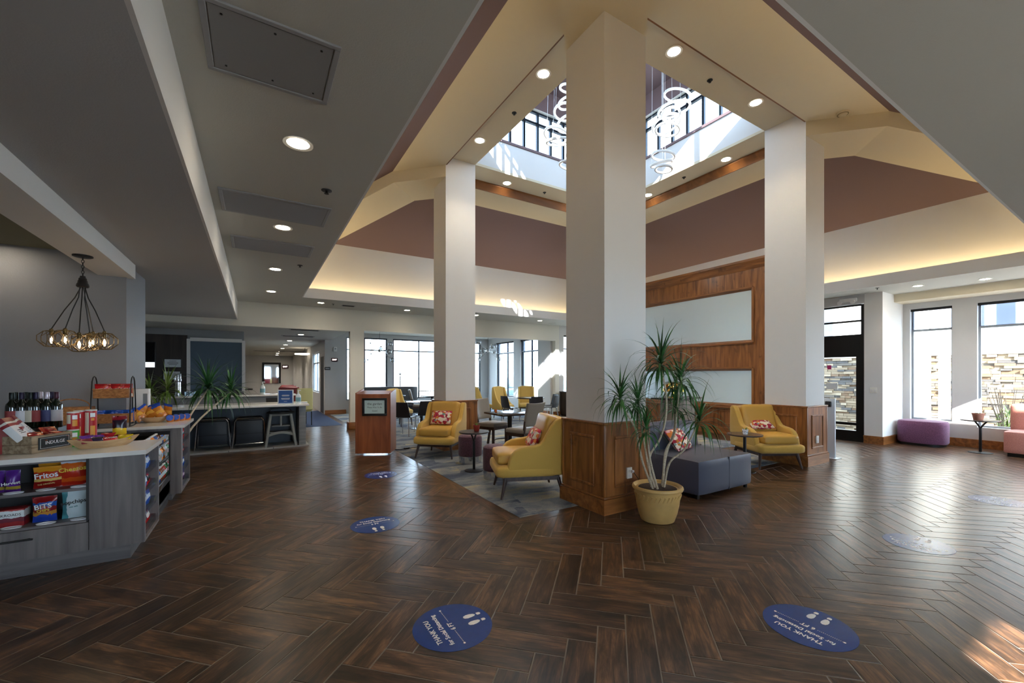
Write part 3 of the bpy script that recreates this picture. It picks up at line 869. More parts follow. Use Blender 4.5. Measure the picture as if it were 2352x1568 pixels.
# sprinklers and detectors
def sprinkler(loc, label, group, r=.03, mat=None):
    t = thing('sprinkler', label, 'sprinkler', loc, group=group)
    b = B(); b.lathe([(r * 1.35, -.001), (r * 1.3, -.006), (r * .7, -.008), (0, -.008)], 16); b.build('escutcheon', mat or m_black, t)
    b = B(); b.cyl((0, 0), r * .28, -.03, -.006, 8); b.lathe([(r * .6, -.031), (r * .6, -.034), (0, -.036)], 10); b.build('deflector', m_black, t)
sprinkler((.578, 4.349, ZS), 'black sprinkler head in the soffit beside the wide air grille', None, .036)
sprinkler((.607, 7.554, ZS), 'small black sprinkler in the soffit beyond the narrow air grille', None)
for p in ((1.65, 11.25), (4.9, 11.15)): sprinkler((*p, ZS), 'small sprinkler in the soffit before the far wall', 'far soffit sprinklers', .025)
for p, w in (((3.634, 5.852), 'left'), ((5.68, 3.70), 'near'), ((5.835, 8.03), 'far'), ((7.99, 5.817), 'right')):
    sprinkler((*p, ZU), 'black sprinkler between the two lights of the %s lantern beam' % w, 'lantern beam sprinklers', .03)
p = onz(2015, 661, ZS); sprinkler((p.x, p.y, ZS), 'sprinkler in the soffit before the entrance pier', None, .025)
p = onz(1936, 259, 5.65)
t = thing('smoke_detector', 'round cream smoke detector on the vault near the right column', 'smoke detector', (p.x, p.y, 5.65))
b = B(); b.lathe([(.085, 0), (.085, -.018), (.07, -.03), (.055, -.032), (.05, -.045), (0, -.047)], 24); b.build('body', m_cream, t)
b = B(); b.lathe([(.0725, -.0245), (.078, -.026), (.074, -.031), (.069, -.031)], 24); b.build('vent_ring', plain('detector_grey', (140, 128, 100), .6), t)
p = onz(800, 702, ZS)
t = thing('ceiling_vent', 'small dark slatted vent in the far soffit', 'vent', (p.x, p.y, ZS))
b = B(); b.box(-.16, .16, -.1, .1, -.006, 0); b.build('vent_frame', m_grille, t, 0)
for i in range(5):
    b = B(); b.box(-.14, .14, -.08 + i * .034, -.062 + i * .034, -.009, -.005); b.build('slat', m_dark, t, 0)
for px, py in ((863, 705), (1268, 742)):
    p = onz(px, py, ZS)
    t = thing('ceiling_speaker', 'flat round paint coloured speaker cover in the far soffit', 'speaker', (p.x, p.y, ZS), group='soffit speakers')
    b = B(); b.lathe([(.13, 0), (.13, -.006), (.115, -.009)], 24); b.build('rim', m_soffit, t)
    b = B(); b.lathe([(.112, -.006), (0, -.007)], 24); b.build('cover', m_grille, t)
# wall switch, light switch, exit style track lights by the door
t = thing('light_switch', 'square white light switch on the pale pier', 'switch', (XD, 3.605, 1.16))
b = B(); b.box(-.008, 0, -.06, .06, -.06, .06, bev=.003); b.build('plate', m_trimring, t)
for y in (-.028, .028):
    b = B(); b.box(-.012, -.008, y - .015, y + .015, -.03, .03, bev=.001); b.build('rocker', m_white, t)
for col_i, (x, y, z, rot, lab) in enumerate(((CXs[0] + .33, CYs[0] - .03, .41, 0, 'white socket plate on the wood base of the column by the dracaena'), (CXs[1] + .28, CYs[0] - .034, .42, 0, 'white socket plate on the column base by the entrance'))):
    t = thing('socket_plate', lab, 'outlet', (x, y - .02, z), rot, group='column outlets')
    b = B(); b.box(-.038, .038, -.004, .018, -.06, .06, bev=.002); b.build('plate', m_trimring, t)
    for z_ in (-.025, .025):
        b = B(); b.box(-.017, .017, -.007, -.003, z_ - .014, z_ + .014, bev=.001); b.build('socket', m_white, t)
# ------------------------------------------------------------------ snack market
m_lam = wood('grey_laminate', (92, 86, 86), (128, 121, 119), .45, 'Z', .8, 16, bump=.02)
m_lamH = wood('grey_laminate_flat', (88, 83, 84), (122, 116, 115), .45, 'X', .8, 16, bump=.02)
m_quartz = plain('quartz_white', (224, 222, 217), .12)
m_acryl = glass('clear_acrylic', (.92, .95, .97), .12, .02)
m_dkin = plain('dark_interior', (40, 39, 40), .6)
def grad_mat(name, axis, a, c, stops, rough=.35, const=True, noise=.0, spec=.5, metal=0.0):
    """bands of printed colour along one axis of the object"""
    if name in _M: return _M[name]
    m, nt, bs = new_mat(name)
    N = nt.nodes.new; K = nt.links.new
    tc = N('ShaderNodeTexCoord'); sp = N('ShaderNodeSeparateXYZ'); K(tc.outputs['Object'], sp.inputs[0])
    mr = N('ShaderNodeMapRange'); mr.inputs['From Min'].default_value = a; mr.inputs['From Max'].default_value = c
    K(sp.outputs['XYZ'.index(axis)], mr.inputs['Value']); v = mr.outputs[0]
    if noise:
        n = N('ShaderNodeTexNoise'); n.inputs['Scale'].default_value = 22; K(tc.outputs['Object'], n.inputs['Vector'])
        ma = N('ShaderNodeMath'); ma.operation = 'MULTIPLY_ADD'; ma.inputs[1].default_value = noise; K(n.outputs['Fac'], ma.inputs[0]); 
        sb = N('ShaderNodeMath'); sb.operation = 'SUBTRACT'; sb.inputs[1].default_value = noise / 2; K(v, sb.inputs[0]); K(sb.outputs[0], ma.inputs[2]); v = ma.outputs[0]
    r = N('ShaderNodeValToRGB'); r.color_ramp.interpolation = 'CONSTANT' if const else 'LINEAR'
    e = r.color_ramp.elements
    e[0].position = stops[0][0]; e[0].color = L(stops[0][1]); e[1].position = stops[-1][0]; e[1].color = L(stops[-1][1])
    for p, q in stops[1:-1]:
        x = e.new(p); x.color = L(q)
    K(v, r.inputs['Fac']); K(r.outputs['Color'], bs.inputs['Base Color'])
    bs.inputs['Roughness'].default_value = rough; bs.inputs['Specular IOR Level'].default_value = spec; bs.inputs['Metallic'].default_value = metal
    _M[name] = m
    return m
def pouch(w, h, d, nx=10, nz=12, crimp=.08, seed=0):
    """puffed bag, standing, base at z=0, faces -Y"""
    rg = random.Random(seed); b = B(); g = {}
    for s in (-1, 1):
        for i in range(nx + 1):
            for j in range(nz + 1):
                u, v = i / nx, j / nz
                e = 0.0
                if crimp < v < 1 - crimp:
                    q = (v - crimp) / (1 - 2 * crimp)
                    e = (1 - abs(2 * u - 1) ** 2.6) * math.sin(math.pi * q) ** .55
                y = s * e * d / 2 + (rg.random() - .5) * .004 * (1 if 0 < i < nx else 0)
                x = (u - .5) * w * (1 - .07 * math.sin(math.pi * v))
                g[(s, i, j)] = b.bm.verts.new(Vector((x, y, v * h)))
    for s in (-1, 1):
        for i in range(nx):
            for j in range(nz):
                b.bm.faces.new([g[(s, i, j)], g[(s, i + 1, j)], g[(s, i + 1, j + 1)], g[(s, i, j + 1)]])
    bmesh.ops.remove_doubles(b.bm, verts=b.bm.verts, dist=1e-5)
    return b
RX90 = Matrix.Rotation(math.radians(90), 4, 'X')
def bag(name, label, loc, w, h, d, mat, words=(), rz=0, tilt=0, cat='snack bag', group=None, seed=0, blobs=()):
    t = thing(name, label, cat, loc, rz, group)
    if tilt: t.rotation_euler = (tilt, 0, rz)
    pouch(w, h, d, seed=seed).build('bag', mat, t, 60)
    for (x, z, rx_, rz_, bm_) in blobs:
        b = B(); b.lathe([(0, 0), (rx_, 0), (rx_, .0008), (0, .0008)], 20, M=Matrix.Translation((x, -d / 2 - .001, z)) @ RX90 @ Matrix.Diagonal((1, rz_ / rx_, 1, 1)))
        b.build('printed_patch', bm_, t, 0)
    for (s, z, size, m_) in words:
        text_part('lettering', s, size, m_, t, Matrix.Translation((0, -d / 2 - .002, z)) @ RX90 @ Matrix.Rotation(math.radians(6), 4, 'Z'), bold=True)
    return t
inkW = plain('ink_white', (235, 236, 238), .5); inkK = plain('ink_black', (20, 20, 24), .5); inkY = plain('ink_yellow', (240, 214, 60), .5); inkB = plain('ink_blue', (30, 70, 150), .5); inkR = plain('ink_red', (170, 24, 28), .5)
inkC = plain('ink_cream', (226, 190, 120), .5); inkT = plain('ink_teal', (40, 120, 130), .5)

# near cabinet unit
FYc, XRc = 4.42, -.765
t = thing('market_cabinet', 'grey woodgrain cabinet with open snack cubbies and a drawer', 'cabinet', (0, 0, 0))
b = B()
b.box(-1.09, -.885, FYc, 5.0, .15, .865); b.box(-.885, XRc, FYc, FYc + .03, .15, .865); b.box(-.885, XRc, 4.97, 5.0, .15, .865); b.box(-.885, XRc, FYc + .03, 4.97, .15, .17)
b.build('end_panel', m_lam, t, 0)
b = B(); b.box(-3.0, -1.09, 4.86, 4.9, .39, .865); b.box(-3.0, -2.98, FYc, 4.86, .15, .865); b.box(-1.108, -1.09, FYc + .004, 4.86, .39, .865)
b.build('cubby_lining', m_dkin, t, 0)
b = B(); b.box(-2.98, -1.108, FYc + .004, 4.86, .618, .64); b.build('shelf', m_lamH, t, 0)
b = B(); b.box(-2.98, -1.108, FYc + .004, 4.86, .372, .39); b.build('shelf', m_lamH, t, 0)
b = B(); b.box(-2.98, -1.108, FYc + .004, FYc + .03, .845, .865); b.build('top_rail', m_lamH, t, 0)
dr = B(); dr.box(-2.4, -1.094, FYc, FYc + .02, .155, .368); dr = dr.build('drawer', m_lam, t, 0)
b = B(); b.box(-1.66, -1.38, FYc - .03, FYc - .018, .30, .312, bev=.003); b.box(-1.64, -1.63, FYc - .02, FYc, .301, .311); b.box(-1.41, -1.40, FYc - .02, FYc, .301, .311); b.build('handle', m_black, dr)
b = B(); b.box(-2.98, -1.1, FYc + .05, 4.86, .15, .372); b.build('carcass', m_dkin, t, 0)
b = B(); b.box(-3.0, -.877, 4.55, 4.98, 0, .15); b.build('plinth', m_lamH, t, 0)
b = B(); b.box(-3.0, -1.43, 5.0, 5.28, 0, .865); b.build('back_carcass', m_lam, t, 0)
b = B(); b.box(-3.2, -.745, 4.36, 5.02, .866, .90); b.box(-3.2, -1.425, 5.02, 5.30, .866, .90); tag(b.build('countertop', m_quartz, None), 'white quartz top of the near snack counter', 'countertop')

def bins(name, label, x, y0, y1, z0, z1, n):
    """clear acrylic pocket shelves on a cabinet end"""
    t = thing(name, label, 'shelf', (x, y0, z0))
    h = (z1 - z0) / n
    b = B(); b.box(0, .004, 0, y1 - y0, 0, z1 - z0); b.build('back_sheet', m_acryl, t, 0)
    for i in range(n):
        z = i * h
        b = B(); b.box(.004, .10, 0, y1 - y0, z, z + .004); b.prism([(.10, 0, z), (.104, 0, z), (.118, 0, z + h * .38), (.114, 0, z + h * .38)], (0, y1 - y0, 0))
        b.box(.004, .10, 0, .004, z, z + h * .38); b.box(.004, .10, y1 - y0 - .004, y1 - y0, z, z + h * .38)
        b.build('pocket', m_acryl, t, 0)
    return h
packs = [((222, 196, 40), (40, 90, 60)), ((190, 30, 34), (230, 230, 230)), ((40, 90, 190), (200, 215, 235)), ((180, 26, 30), (40, 30, 34)), ((60, 120, 200), (240, 240, 240)), ((150, 40, 50), (220, 180, 90)), ((240, 140, 40), (150, 40, 20)), ((90, 50, 130), (220, 200, 230))]
pk_mats = [grad_mat('pack_%d' % i, 'Z', 0, .14, [(0, a), (.42, c), (.75, a)], .25, noise=.5) for i, (a, c) in enumerate(packs)]
pk_desc = ['yellow and green', 'red and white', 'blue and pale', 'red and black', 'light blue and white', 'maroon and gold', 'orange and brown', 'purple and lilac']
rows = ['top', 'second', 'third', 'lowest']
def fill_bins(x, y0, y1, z0, h, n, seed, where, cnt=4):
    rg = random.Random(seed)
    for i in range(n):
        for k in range(cnt):
            y = y0 + (y1 - y0) * (k + .5) / cnt
            c = rg.randrange(len(pk_mats)); hh = h * rg.uniform(.62, .85); ww = (y1 - y0) / cnt * .86
            t = bag('candy_pack', '%s candy pack in the %s clear pocket %s' % (pk_desc[c], rows[n - 1 - i], where), (x + .05, y, z0 + i * h + .004), ww, hh, .04, pk_mats[c], rz=math.radians(90 + rg.uniform(-8, 8)), group='candy packs ' + where, seed=seed * 31 + i * 7 + k, cat='candy')
h = bins('candy_shelf', 'clear acrylic candy pockets in the near cabinet end', -.884, 4.452, 4.968, .172, .82, 4)
fill_bins(-.884, 4.455, 4.965, .172, h, 4, 5, 'in the near cabinet end')

# open cooler between the counters
t = thing('open_cooler', 'black open drinks cooler between the snack counters', 'cooler', (-.86, 5.05, 0))
b = B(); b.box(-.55, -.02, 0, 1.24, 0, .10); b.build('plinth', m_dkin, t, 0)
b = B(); b.box(-.55, -.50, 0, 1.24, .10, .84); b.box(-.50, .0, 0, .03, .10, .84); b.box(-.50, .0, 1.21, 1.24, .10, .84); b.box(-.50, .0, .03, 1.21, .10, .32); b.box(-.50, -.34, .03, 1.21, .80, .84)
b.build('shell', m_black, t, 0)
for k, z in enumerate((.34, .52, .68)):
    b = B(); b.box(-.50, -.005 - .035 * k, .03, 1.21, z - .012, z); b.build('shelf', m_black, t, 0)
b = B(); b.box(-.012, .006, .03, 1.21, .27, .335, bev=.004); b.build('front_rail', m_steel, t)
b = B(); b.box(-.48, -.01, 1.205, 1.21, .34, .80); b.build('mirror_end', plain('mirror', (236, 238, 240), .03, 1.0), t, 0)
b = B(); b.box(-.004, .0, .06, 1.18, .13, .30); b.build('kick_panel', plain('cooler_panel', (54, 52, 54), .35), t, 0)
cols = [((160, 40, 30), 'red capped'), ((40, 110, 60), 'green labelled'), ((200, 210, 220), 'clear water'), ((220, 130, 40), 'orange juice'), ((40, 70, 140), 'blue labelled'), ((120, 60, 30), 'amber tea')]
src = {}
def small_bottle(c, d):
    t = thing('drink_bottle', '', 'bottle')
    b = B(); b.lathe([(0, 0), (.026, 0), (.029, .006), (.029, .095), (.024, .112), (.012, .125), (.012, .135), (0, .135)], 12); b.build('body', plain('drink_%s' % d.replace(' ', '_'), c, .15), t)
    b = B(); b.lathe([(.0295, .035), (.0298, .036), (.0298, .08), (.0295, .081)], 12); b.build('bottle_label', plain('drink_label_%s' % d.replace(' ', '_'), tuple(int(220 - v * .3) for v in c), .5), t)
    b = B(); b.lathe([(.0135, .132), (.0135, .146), (0, .146)], 12); b.build('cap', inkW, t)
    return t
for k, z in enumerate((.34, .52, .68)):
    for i in range(15):
        c, d = cols[(i // 2 + k * 2) % 6]
        lab = '%s drink bottle on the %s shelf of the black cooler' % (d, ('lowest', 'middle', 'top')[k])
        loc = (-.86 - .045 - .035 * k, 5.05 + .09 + i * .0755, z)
        if d not in src:
            src[d] = small_bottle(c, d); o = src[d]; o.location = loc; o['label'] = lab; o['group'] = 'drinks in the cooler'
        else: copy_tree(src[d], loc, label=lab, group='drinks in the cooler')

# far counter
t = thing('market_cabinet', 'grey woodgrain cabinet end beside the drinks cooler', 'cabinet', (0, 0, 0))
b = B(); b.box(-1.30, -.885, 6.33, 7.12, .08, .865); b.box(-.885, -.765, 6.33, 6.46, .08, .865); b.box(-.885, -.765, 7.09, 7.12, .08, .865); b.box(-.885, -.765, 6.46, 7.09, .08, .10); b.build('body', m_lam, t, 0)
b = B(); b.box(-2.3, -1.30, 6.33, 6.655, .08, .865); b.build('back_run', m_lam, t, 0)
b = B(); b.box(-2.3, -.86, 6.40, 6.655, 0, .08); b.box(-1.28, -.86, 6.66, 7.05, 0, .08); b.build('plinth', m_lamH, t, 0)
b = B(); b.box(-2.35, -.73, 6.30, 6.655, .866, .90); b.box(-1.315, -.73, 6.655, 7.18, .866, .90)
tag(b.build('countertop', m_quartz, None), 'white quartz top of the far snack counter', 'countertop')
h = bins('candy_shelf', 'clear acrylic candy pockets in the far cabinet end', -.884, 6.462, 7.088, .102, .82, 4)
fill_bins(-.884, 6.47, 7.08, .102, h, 4, 9, 'in the far cabinet end', 3)

# shelf goods
def bag_px(name, label, px0, px1, ztop, zb, Y, mat, words, **k):
    a, c = ony(px0, 1000, Y), ony(px1, 1000, Y)
    return bag(name, label, ((a.x + c.x) / 2, Y, zb), c.x - a.x, ztop - zb, .07, mat, words, **k)
grp = 'snacks in the cabinet cubbies'
m_frito = grad_mat('print_corn', 'Z', 0, .2, [(0, (150, 30, 24)), (.26, (226, 190, 110)), (.36, (200, 60, 30)), (.62, (222, 150, 40))], .25, noise=.12)
m_cheet = grad_mat('print_cheese', 'Z', 0, .21, [(0, (186, 40, 24)), (.14, (214, 90, 30)), (.3, (190, 44, 26)), (.55, (222, 104, 34)), (.83, (210, 216, 230)), (.9, (226, 110, 36))], .25, noise=.14)
m_purp = grad_mat('print_purple', 'Z', 0, .2, [(0, (86, 40, 120)), (.1, (170, 150, 60)), (.22, (92, 44, 140)), (.8, (110, 60, 160))], .25, noise=.1)
m_cook = grad_mat('print_cookie', 'Z', 0, .2, [(0, (40, 70, 170)), (.26, (200, 140, 60)), (.38, (150, 36, 36)), (.6, (46, 96, 180)), (.75, (150, 28, 30))], .25, noise=.3)
m_pop = grad_mat('print_teal', 'X', -.1, .1, [(0, (70, 140, 150)), (.3, (210, 224, 228)), (.9, (80, 150, 158))], .3, noise=.1)
bag_px('snack_bag', 'yellow and red corn chip bag in the upper cubby', 76, 145, .80, .64, 4.56, m_frito, [('Fritos', .098, .055, inkW), ('THE ORIGINAL', .035, .014, inkC)], group=grp, seed=1)
bag_px('snack_bag', 'plain yellow corn chip bag behind the lettered one', 88, 148, .81, .64, 4.68, m_frito, [], group=grp, seed=2)
bag_px('snack_bag', 'orange cheese puff bag in the upper cubby', 139, 202, .845, .64, 4.56, m_cheet, [('Cheetos', .13, .045, inkY)], group=grp, seed=3)
bag_px('snack_bag', 'purple snack bag next to the corn chips', 12, 48, .80, .64, 4.52, m_purp, [('Harvest', .07, .03, inkW)], group=grp, seed=4)
bag_px('snack_bag', 'purple snack bag at the outer end of the cubby', -22, 12, .80, .64, 4.54, m_purp, [('Ha', .07, .03, inkW)], group=grp, seed=5)
bag_px('cookie_bag', 'red and blue cookie bag in the lower cubby', 74, 132, .58, .39, 4.54, m_cook, [('BITS', .12, .05, inkW), ('CHIPS', .09, .025, inkY)], group=grp, seed=6, cat='cookie bag')
bag_px('snack_bag', 'white and teal chip bag in the lower cubby', 142, 203, .60, .39, 4.54, m_pop, [('popchips', .13, .04, inkK), ('sea salt', .095, .016, inkT)], group=grp, seed=7)
bag_px('snack_bag', 'teal chip bag tucked behind the white one', 150, 206, .58, .39, 4.66, m_pop, [], group=grp, seed=8)
a, c = ony(-30, 1000, 4.5), ony(55, 1000, 4.5)
t = thing('biscuit_box', 'white and red berry biscuit box in the lower cubby', 'box', ((a.x + c.x) / 2, 4.5, .39), group=grp)
w = c.x - a.x
b = B(); b.box(-w / 2, w / 2, 0, .12, 0, .125, bev=.002); b.build('carton', grad_mat('print_berry', 'Z', 0, .125, [(0, (150, 30, 36)), (.28, (110, 30, 50)), (.5, (222, 226, 228)), (.93, (170, 40, 40))], .45, noise=.2), t)
text_part('lettering', 'BACKROADS', .026, inkK, t, Matrix.Translation((0, -.002, .085)) @ RX90)
for px, z in ((105, .64), (183, .64), (30, .64), (105, .39), (183, .39), (25, .39)):
    p = ony(px, 1000, 4.455)
    t = tag(B().lathe([(0, 0), (.05, 0), (.055, .008), (.05, .008), (.046, .003), (0, .003)], 20, sy=.5).build('shelf_coaster', inkW, None, loc=(p.x, 4.46, z)), 'small white oval dish at the cubby edge under the %s' % {(105, .64): 'corn chips', (183, .64): 'cheese puffs', (30, .64): 'purple bags', (105, .39): 'cookie bag', (183, .39): 'teal chips', (25, .39): 'biscuit box'}[(px, z)], 'dish', 'cubby dishes')

# crate marked INDULGE
cr = thing('snack_crate', 'rustic wooden crate with a black INDULGE plaque', 'crate', (-1.44, 4.57, .90), math.radians(62))
m_rustic = wood('rustic_wood', (104, 80, 56), (176, 158, 132), .8, 'X', 3.0, 7, bump=.4)
for (x0, x1, y0, y1) in ((0, .33, 0, .014), (0, .33, .236, .25), (0, .014, .014, .236), (.316, .33, .014, .236)):
    for k in range(2):
        b = B(); b.box(x0, x1, y0, y1, k * .067 + .001, k * .067 + .066, bev=.002, seg=1); b.build('board', m_rustic, cr)
b = B(); b.box(.014, .316, .014, .236, 0, .01); b.build('bottom', m_rustic, cr, 0)
pl = B(); pl.box(.045, .285, -.006, 0, .022, .116, bev=.001, seg=1); pl = pl.build('plaque', plain('chalkboard', (18, 26, 32), .5), cr)
text_part('lettering', 'INDULGE', .036, inkW, pl, Matrix.Translation((.165, -.0075, .069)) @ RX90)
b = B()
for (x0, x1, z0, z1) in ((.055, .275, .030, .0315), (.055, .275, .1065, .108), (.055, .0565, .0315, .1065), (.2735, .275, .0315, .1065)): b.box(x0, x1, -.0072, -.006, z0, z1)
b.build('border_line', inkW, pl, 0)
CM = cr.matrix_basis.copy()
CM = T(-1.44, 4.57, .90, math.radians(62))
m_choc = grad_mat('print_cereal_bar', 'Z', 0, .2, [(0, (222, 224, 226)), (.62, (140, 20, 34)), (.74, (216, 216, 206)), (.82, (120, 20, 34))], .4, noise=.06)
for k, (x, y, z, rx, ry, rz, w, hh) in enumerate(((.05, .10, .15, 62, 18, 22, .12, .2), (.17, .17, .16, 58, -12, 40, .1, .2))):
    t = thing('snack_carton', ('white carton with maroon stripes leaning out of the crate end', 'white carton with maroon stripes leaning in the middle of the crate')[k], 'box', group='cartons in the crate')
    t.matrix_basis = CM @ Matrix.Translation((x, y, z - .05)) @ Matrix.Rotation(math.radians(rz), 4, 'Z') @ Matrix.Rotation(math.radians(-38), 4, 'X')
    b = B(); b.box(-w / 2, w / 2, -.03, .02, 0, hh, bev=.002); b.build('carton', m_choc, t)
    b = B()
    for i_ in range(3): b.box(-.03, .03 - .01 * i_, -.0312, -.0302, .05 + i_ * .014, .055 + i_ * .014)
    b.build('print_lines', inkK, t, 0)
m_red = grad_mat('print_red_bar', 'X', -.06, .06, [(0, (180, 70, 50)), (.3, (150, 30, 34)), (.7, (200, 90, 50)), (.9, (220, 200, 180))], .25, noise=.4)
for k, (x, y, z, rz, tl) in enumerate(((.12, .06, .115, 10, -60), (.24, .10, .13, -20, -50), (.27, .05, .12, 35, -66), (.2, .05, .115, 80, -70), (.08, .05, .115, -30, -60), (.29, .17, .125, 60, -60))):
    t = bag('snack_bar', 'small red wrapped snack bar heaped in the crate', (0, 0, 0), .1, .12, .03, m_red, group='snack bars in the crate', seed=40 + k, cat='snack')
    t.matrix_basis = CM @ Matrix.Translation((x, y, z)) @ Matrix.Rotation(math.radians(rz), 4, 'Z') @ Matrix.Rotation(math.radians(tl), 4, 'X') @ Matrix.Translation((0, 0, -.05))

# riser with wine bottles
b = B(); b.box(-1.98, -1.43, 5.03, 5.26, .90, 1.05, bev=.003); tag(b.build('display_riser', plain('riser_black', (34, 34, 36), .5), None), 'dark display riser under the wine bottles', 'riser')
m_wine = plain('bottle_glass_dark', (16, 24, 18), .06, coat=.5)
wl = [((150, 60, 60), 'red'), ((206, 198, 180), 'cream'), ((214, 214, 220), 'white'), ((60, 66, 110), 'blue'), ((190, 190, 196), 'silver')]
caps = [((20, 30, 28), 'black'), ((34, 26, 54), 'plum'), ((200, 190, 200), 'silver'), ((70, 30, 46), 'maroon')]
wm = {}
def wine(loc, li, ci, label):
    t = thing('wine_bottle', label, 'bottle', loc, group='wine bottles on the riser')
    if 'g' not in wm:
        b = B(); b.lathe([(0, 0), (.034, 0), (.0375, .006), (.0375, .185), (.033, .207), (.02, .225), (.0145, .24), (.0145, .30), (0, .30)], 16); wm['g'] = b.build('glass', m_wine, t)
    else: inst('glass', wm['g'], t)
    key = ('l', li)
    if key not in wm:
        b = B(); b.lathe([(.0378, .055), (.038, .056), (.038, .15), (.0378, .151)], 16); wm[key] = b.build('bottle_label', plain('wine_label_%s' % wl[li][1], wl[li][0], .6), t)
    else: inst('bottle_label', wm[key], t)
    key = ('c', ci)
    if key not in wm:
        b = B(); b.lathe([(.0155, .245), (.016, .247), (.016, .298), (.014, .302), (0, .302)], 16); wm[key] = b.build('capsule', plain('capsule_%s' % caps[ci][1], caps[ci][0], .35, .4), t)
    else: inst('capsule', wm[key], t)
for k, (px, Y, li, ci) in enumerate(((27, 5.09, 0, 0), (37, 5.19, 1, 0), (50, 5.09, 2, 1), (60, 5.19, 4, 0), (71, 5.09, 1, 0), (83, 5.09, 0, 1), (93, 5.19, 2, 2), (108, 5.09, 3, 2), (119, 5.19, 2, 1), (130, 5.09, 4, 3))):
    p = ony(px, 900, Y)
    wine((p.x, Y, 1.05), li, ci, 'dark wine bottle with %s label and %s capsule on the riser%s' % (wl[li][1], caps[ci][1], ', back row' if Y > 5.15 else ', front row'))
# salsa style jars left of the crate
for k, px in enumerate((9, 30)):
    p = ony(px, 1000, 4.66)
    t = thing('sauce_pouch', ('red carton with white cap at the counter end', 'plain red carton beside the crate')[k], 'carton', (p.x, 4.70, .90), math.radians(10))
    b = B(); b.box(-.04, .04, -.03, .03, 0, .2, bev=.006); b.build('carton', plain('carton_red', (140, 34, 34), .45), t)
    if k == 0:
        b = B(); b.cyl((0, 0), .02, .2, .222, 14, bev=.003); b.build('cap', inkW, t)
b = B(); b.box(-2.4, -1.82, 4.62, 4.95, .90, 1.0, bev=.004); tag(b.build('display_box', plain('box_charcoal', (46, 47, 52), .5), None), 'charcoal display box left of the crate', 'box')

# stacked crisp cans
def can(loc, hgt, body, label, rz):
    t = thing('crisp_can', label, 'can', loc, rz, group='crisp cans on the counter')
    b = B(); b.lathe([(0, 0), (.037, 0), (.0375, .003), (.0375, hgt - .008), (.0375, hgt)], 20); b.build('tube', plain('can_%d_%d' % (body[0], body[1]), body, .3), t)
    b = B(); b.lathe([(.0385, hgt - .008), (.0385, hgt + .002), (.034, hgt + .003), (0, hgt + .001)], 20); b.build('lid', plain('can_lid', (206, 206, 204), .3), t)
    def wrap(nm, a0, a1, z0, z1, m_):
        b = B(); n = 8
        vs = [[b.bm.verts.new(Vector((.0379 * math.cos(a0 + (a1 - a0) * i / n), .0379 * math.sin(a0 + (a1 - a0) * i / n), z))) for i in range(n + 1)] for z in (z0, z1)]
        for i in range(n): b.bm.faces.new([vs[0][i], vs[0][i + 1], vs[1][i + 1], vs[1][i]])
        b.build(nm, m_, t)
    wrap('facts_panel', -2.1, -1.0, hgt * .35, hgt - .02, plain('facts_cream', (220, 214, 190), .5))
    wrap('face_patch', -.75, .1, hgt - .06, hgt - .025, inkW)
    wrap('chip_print', -.75, .1, hgt * .2, hgt * .55, plain('chip_print', (216, 150, 60), .5))
    wrap('chip_print', -.6, -.05, hgt - .09, hgt - .068, plain('chip_print', (216, 150, 60), .5))
for k, (px, Y, z, h_, c, lab) in enumerate(((157, 4.93, 1.043, .145, (176, 26, 34), 'short red crisp can stacked on the green can'), (183, 4.95, .90, .292, (176, 26, 34), 'tall red crisp can in the middle of the row'), (209, 4.95, .90, .297, (176, 26, 34), 'tall red crisp can at the end of the row'), (168, 4.88, .90, .143, (60, 160, 60), 'green crisp can under a red one'))):
    p = ony(px, 950, Y)
    if k == 0: p = ony(168, 950, 4.88); Y = 4.88
    can((p.x, Y, z), h_, c, lab, math.radians(-40 if k != 1 else -70))

# boat bowl of candy
bt = thing('candy_boat', 'long pale wooden boat shaped bowl of candy', 'bowl', (-1.07, 4.72, .90), math.radians(22))
b = B(); n, k = 24, 5
rings = []
for j in range(k + 1):
    v = j / k; s = .62 + .38 * v ** .7
    ring = []
    for i in range(n):
        a = 2 * math.pi * i / n; ca, sa = math.cos(a), math.sin(a)
        sc_ = 1 / (abs(ca) ** 1.3 + abs(sa) ** 1.3) ** (1 / 1.3)
        ring.append(Vector((.22 * s * ca * sc_, .085 * s * sa * sc_, v * .06 + .022 * v * abs(ca) ** 3)))
    rings.append(ring)
inner = [[Vector((p.x * .94, p.y * .9, max(p.z, .008) if jj else .008)) for p in r] for jj, r in enumerate(rings)]
seq = rings + inner[::-1]
vv = [[b.bm.verts.new(p) for p in r] for r in seq]
for A, C in zip(vv[:-1], vv[1:]):
    for i in range(n): b.bm.faces.new([A[i], A[(i + 1) % n], C[(i + 1) % n], C[i]])
b.bm.faces.new(vv[0][::-1]); b.bm.faces.new(vv[-1])
b.build('bowl', wood('pale_bowl_wood', (170, 136, 96), (204, 172, 130), .5, 'X', 2, 8), bt, 40)
BM = T(-1.07, 4.72, .90, math.radians(22))
cand = [('purple candy packet', (110, 50, 150), -.09, .03, .08, 20), ('dark purple chocolate bag', (44, 30, 60), -.05, -.015, .065, -10), ('maroon candy bag', (130, 40, 60), -.10, -.02, .06, 15), ('red and white mint tin', (190, 40, 40), .03, -.035, .06, 4), ('yellow candy bag', (216, 190, 30), .12, -.01, .065, -25), ('black chocolate bar', (26, 26, 30), .05, .03, .06, 30), ('blue foil packet', (60, 130, 210), .1, .02, .05, 40), ('grey foil packet', (130, 126, 130), -.125, .01, .06, -15), ('lilac candy box', (128, 60, 170), 0.0, .045, .075, 8), ('red striped pouch', (170, 30, 40), .02, .05, .085, -30)]
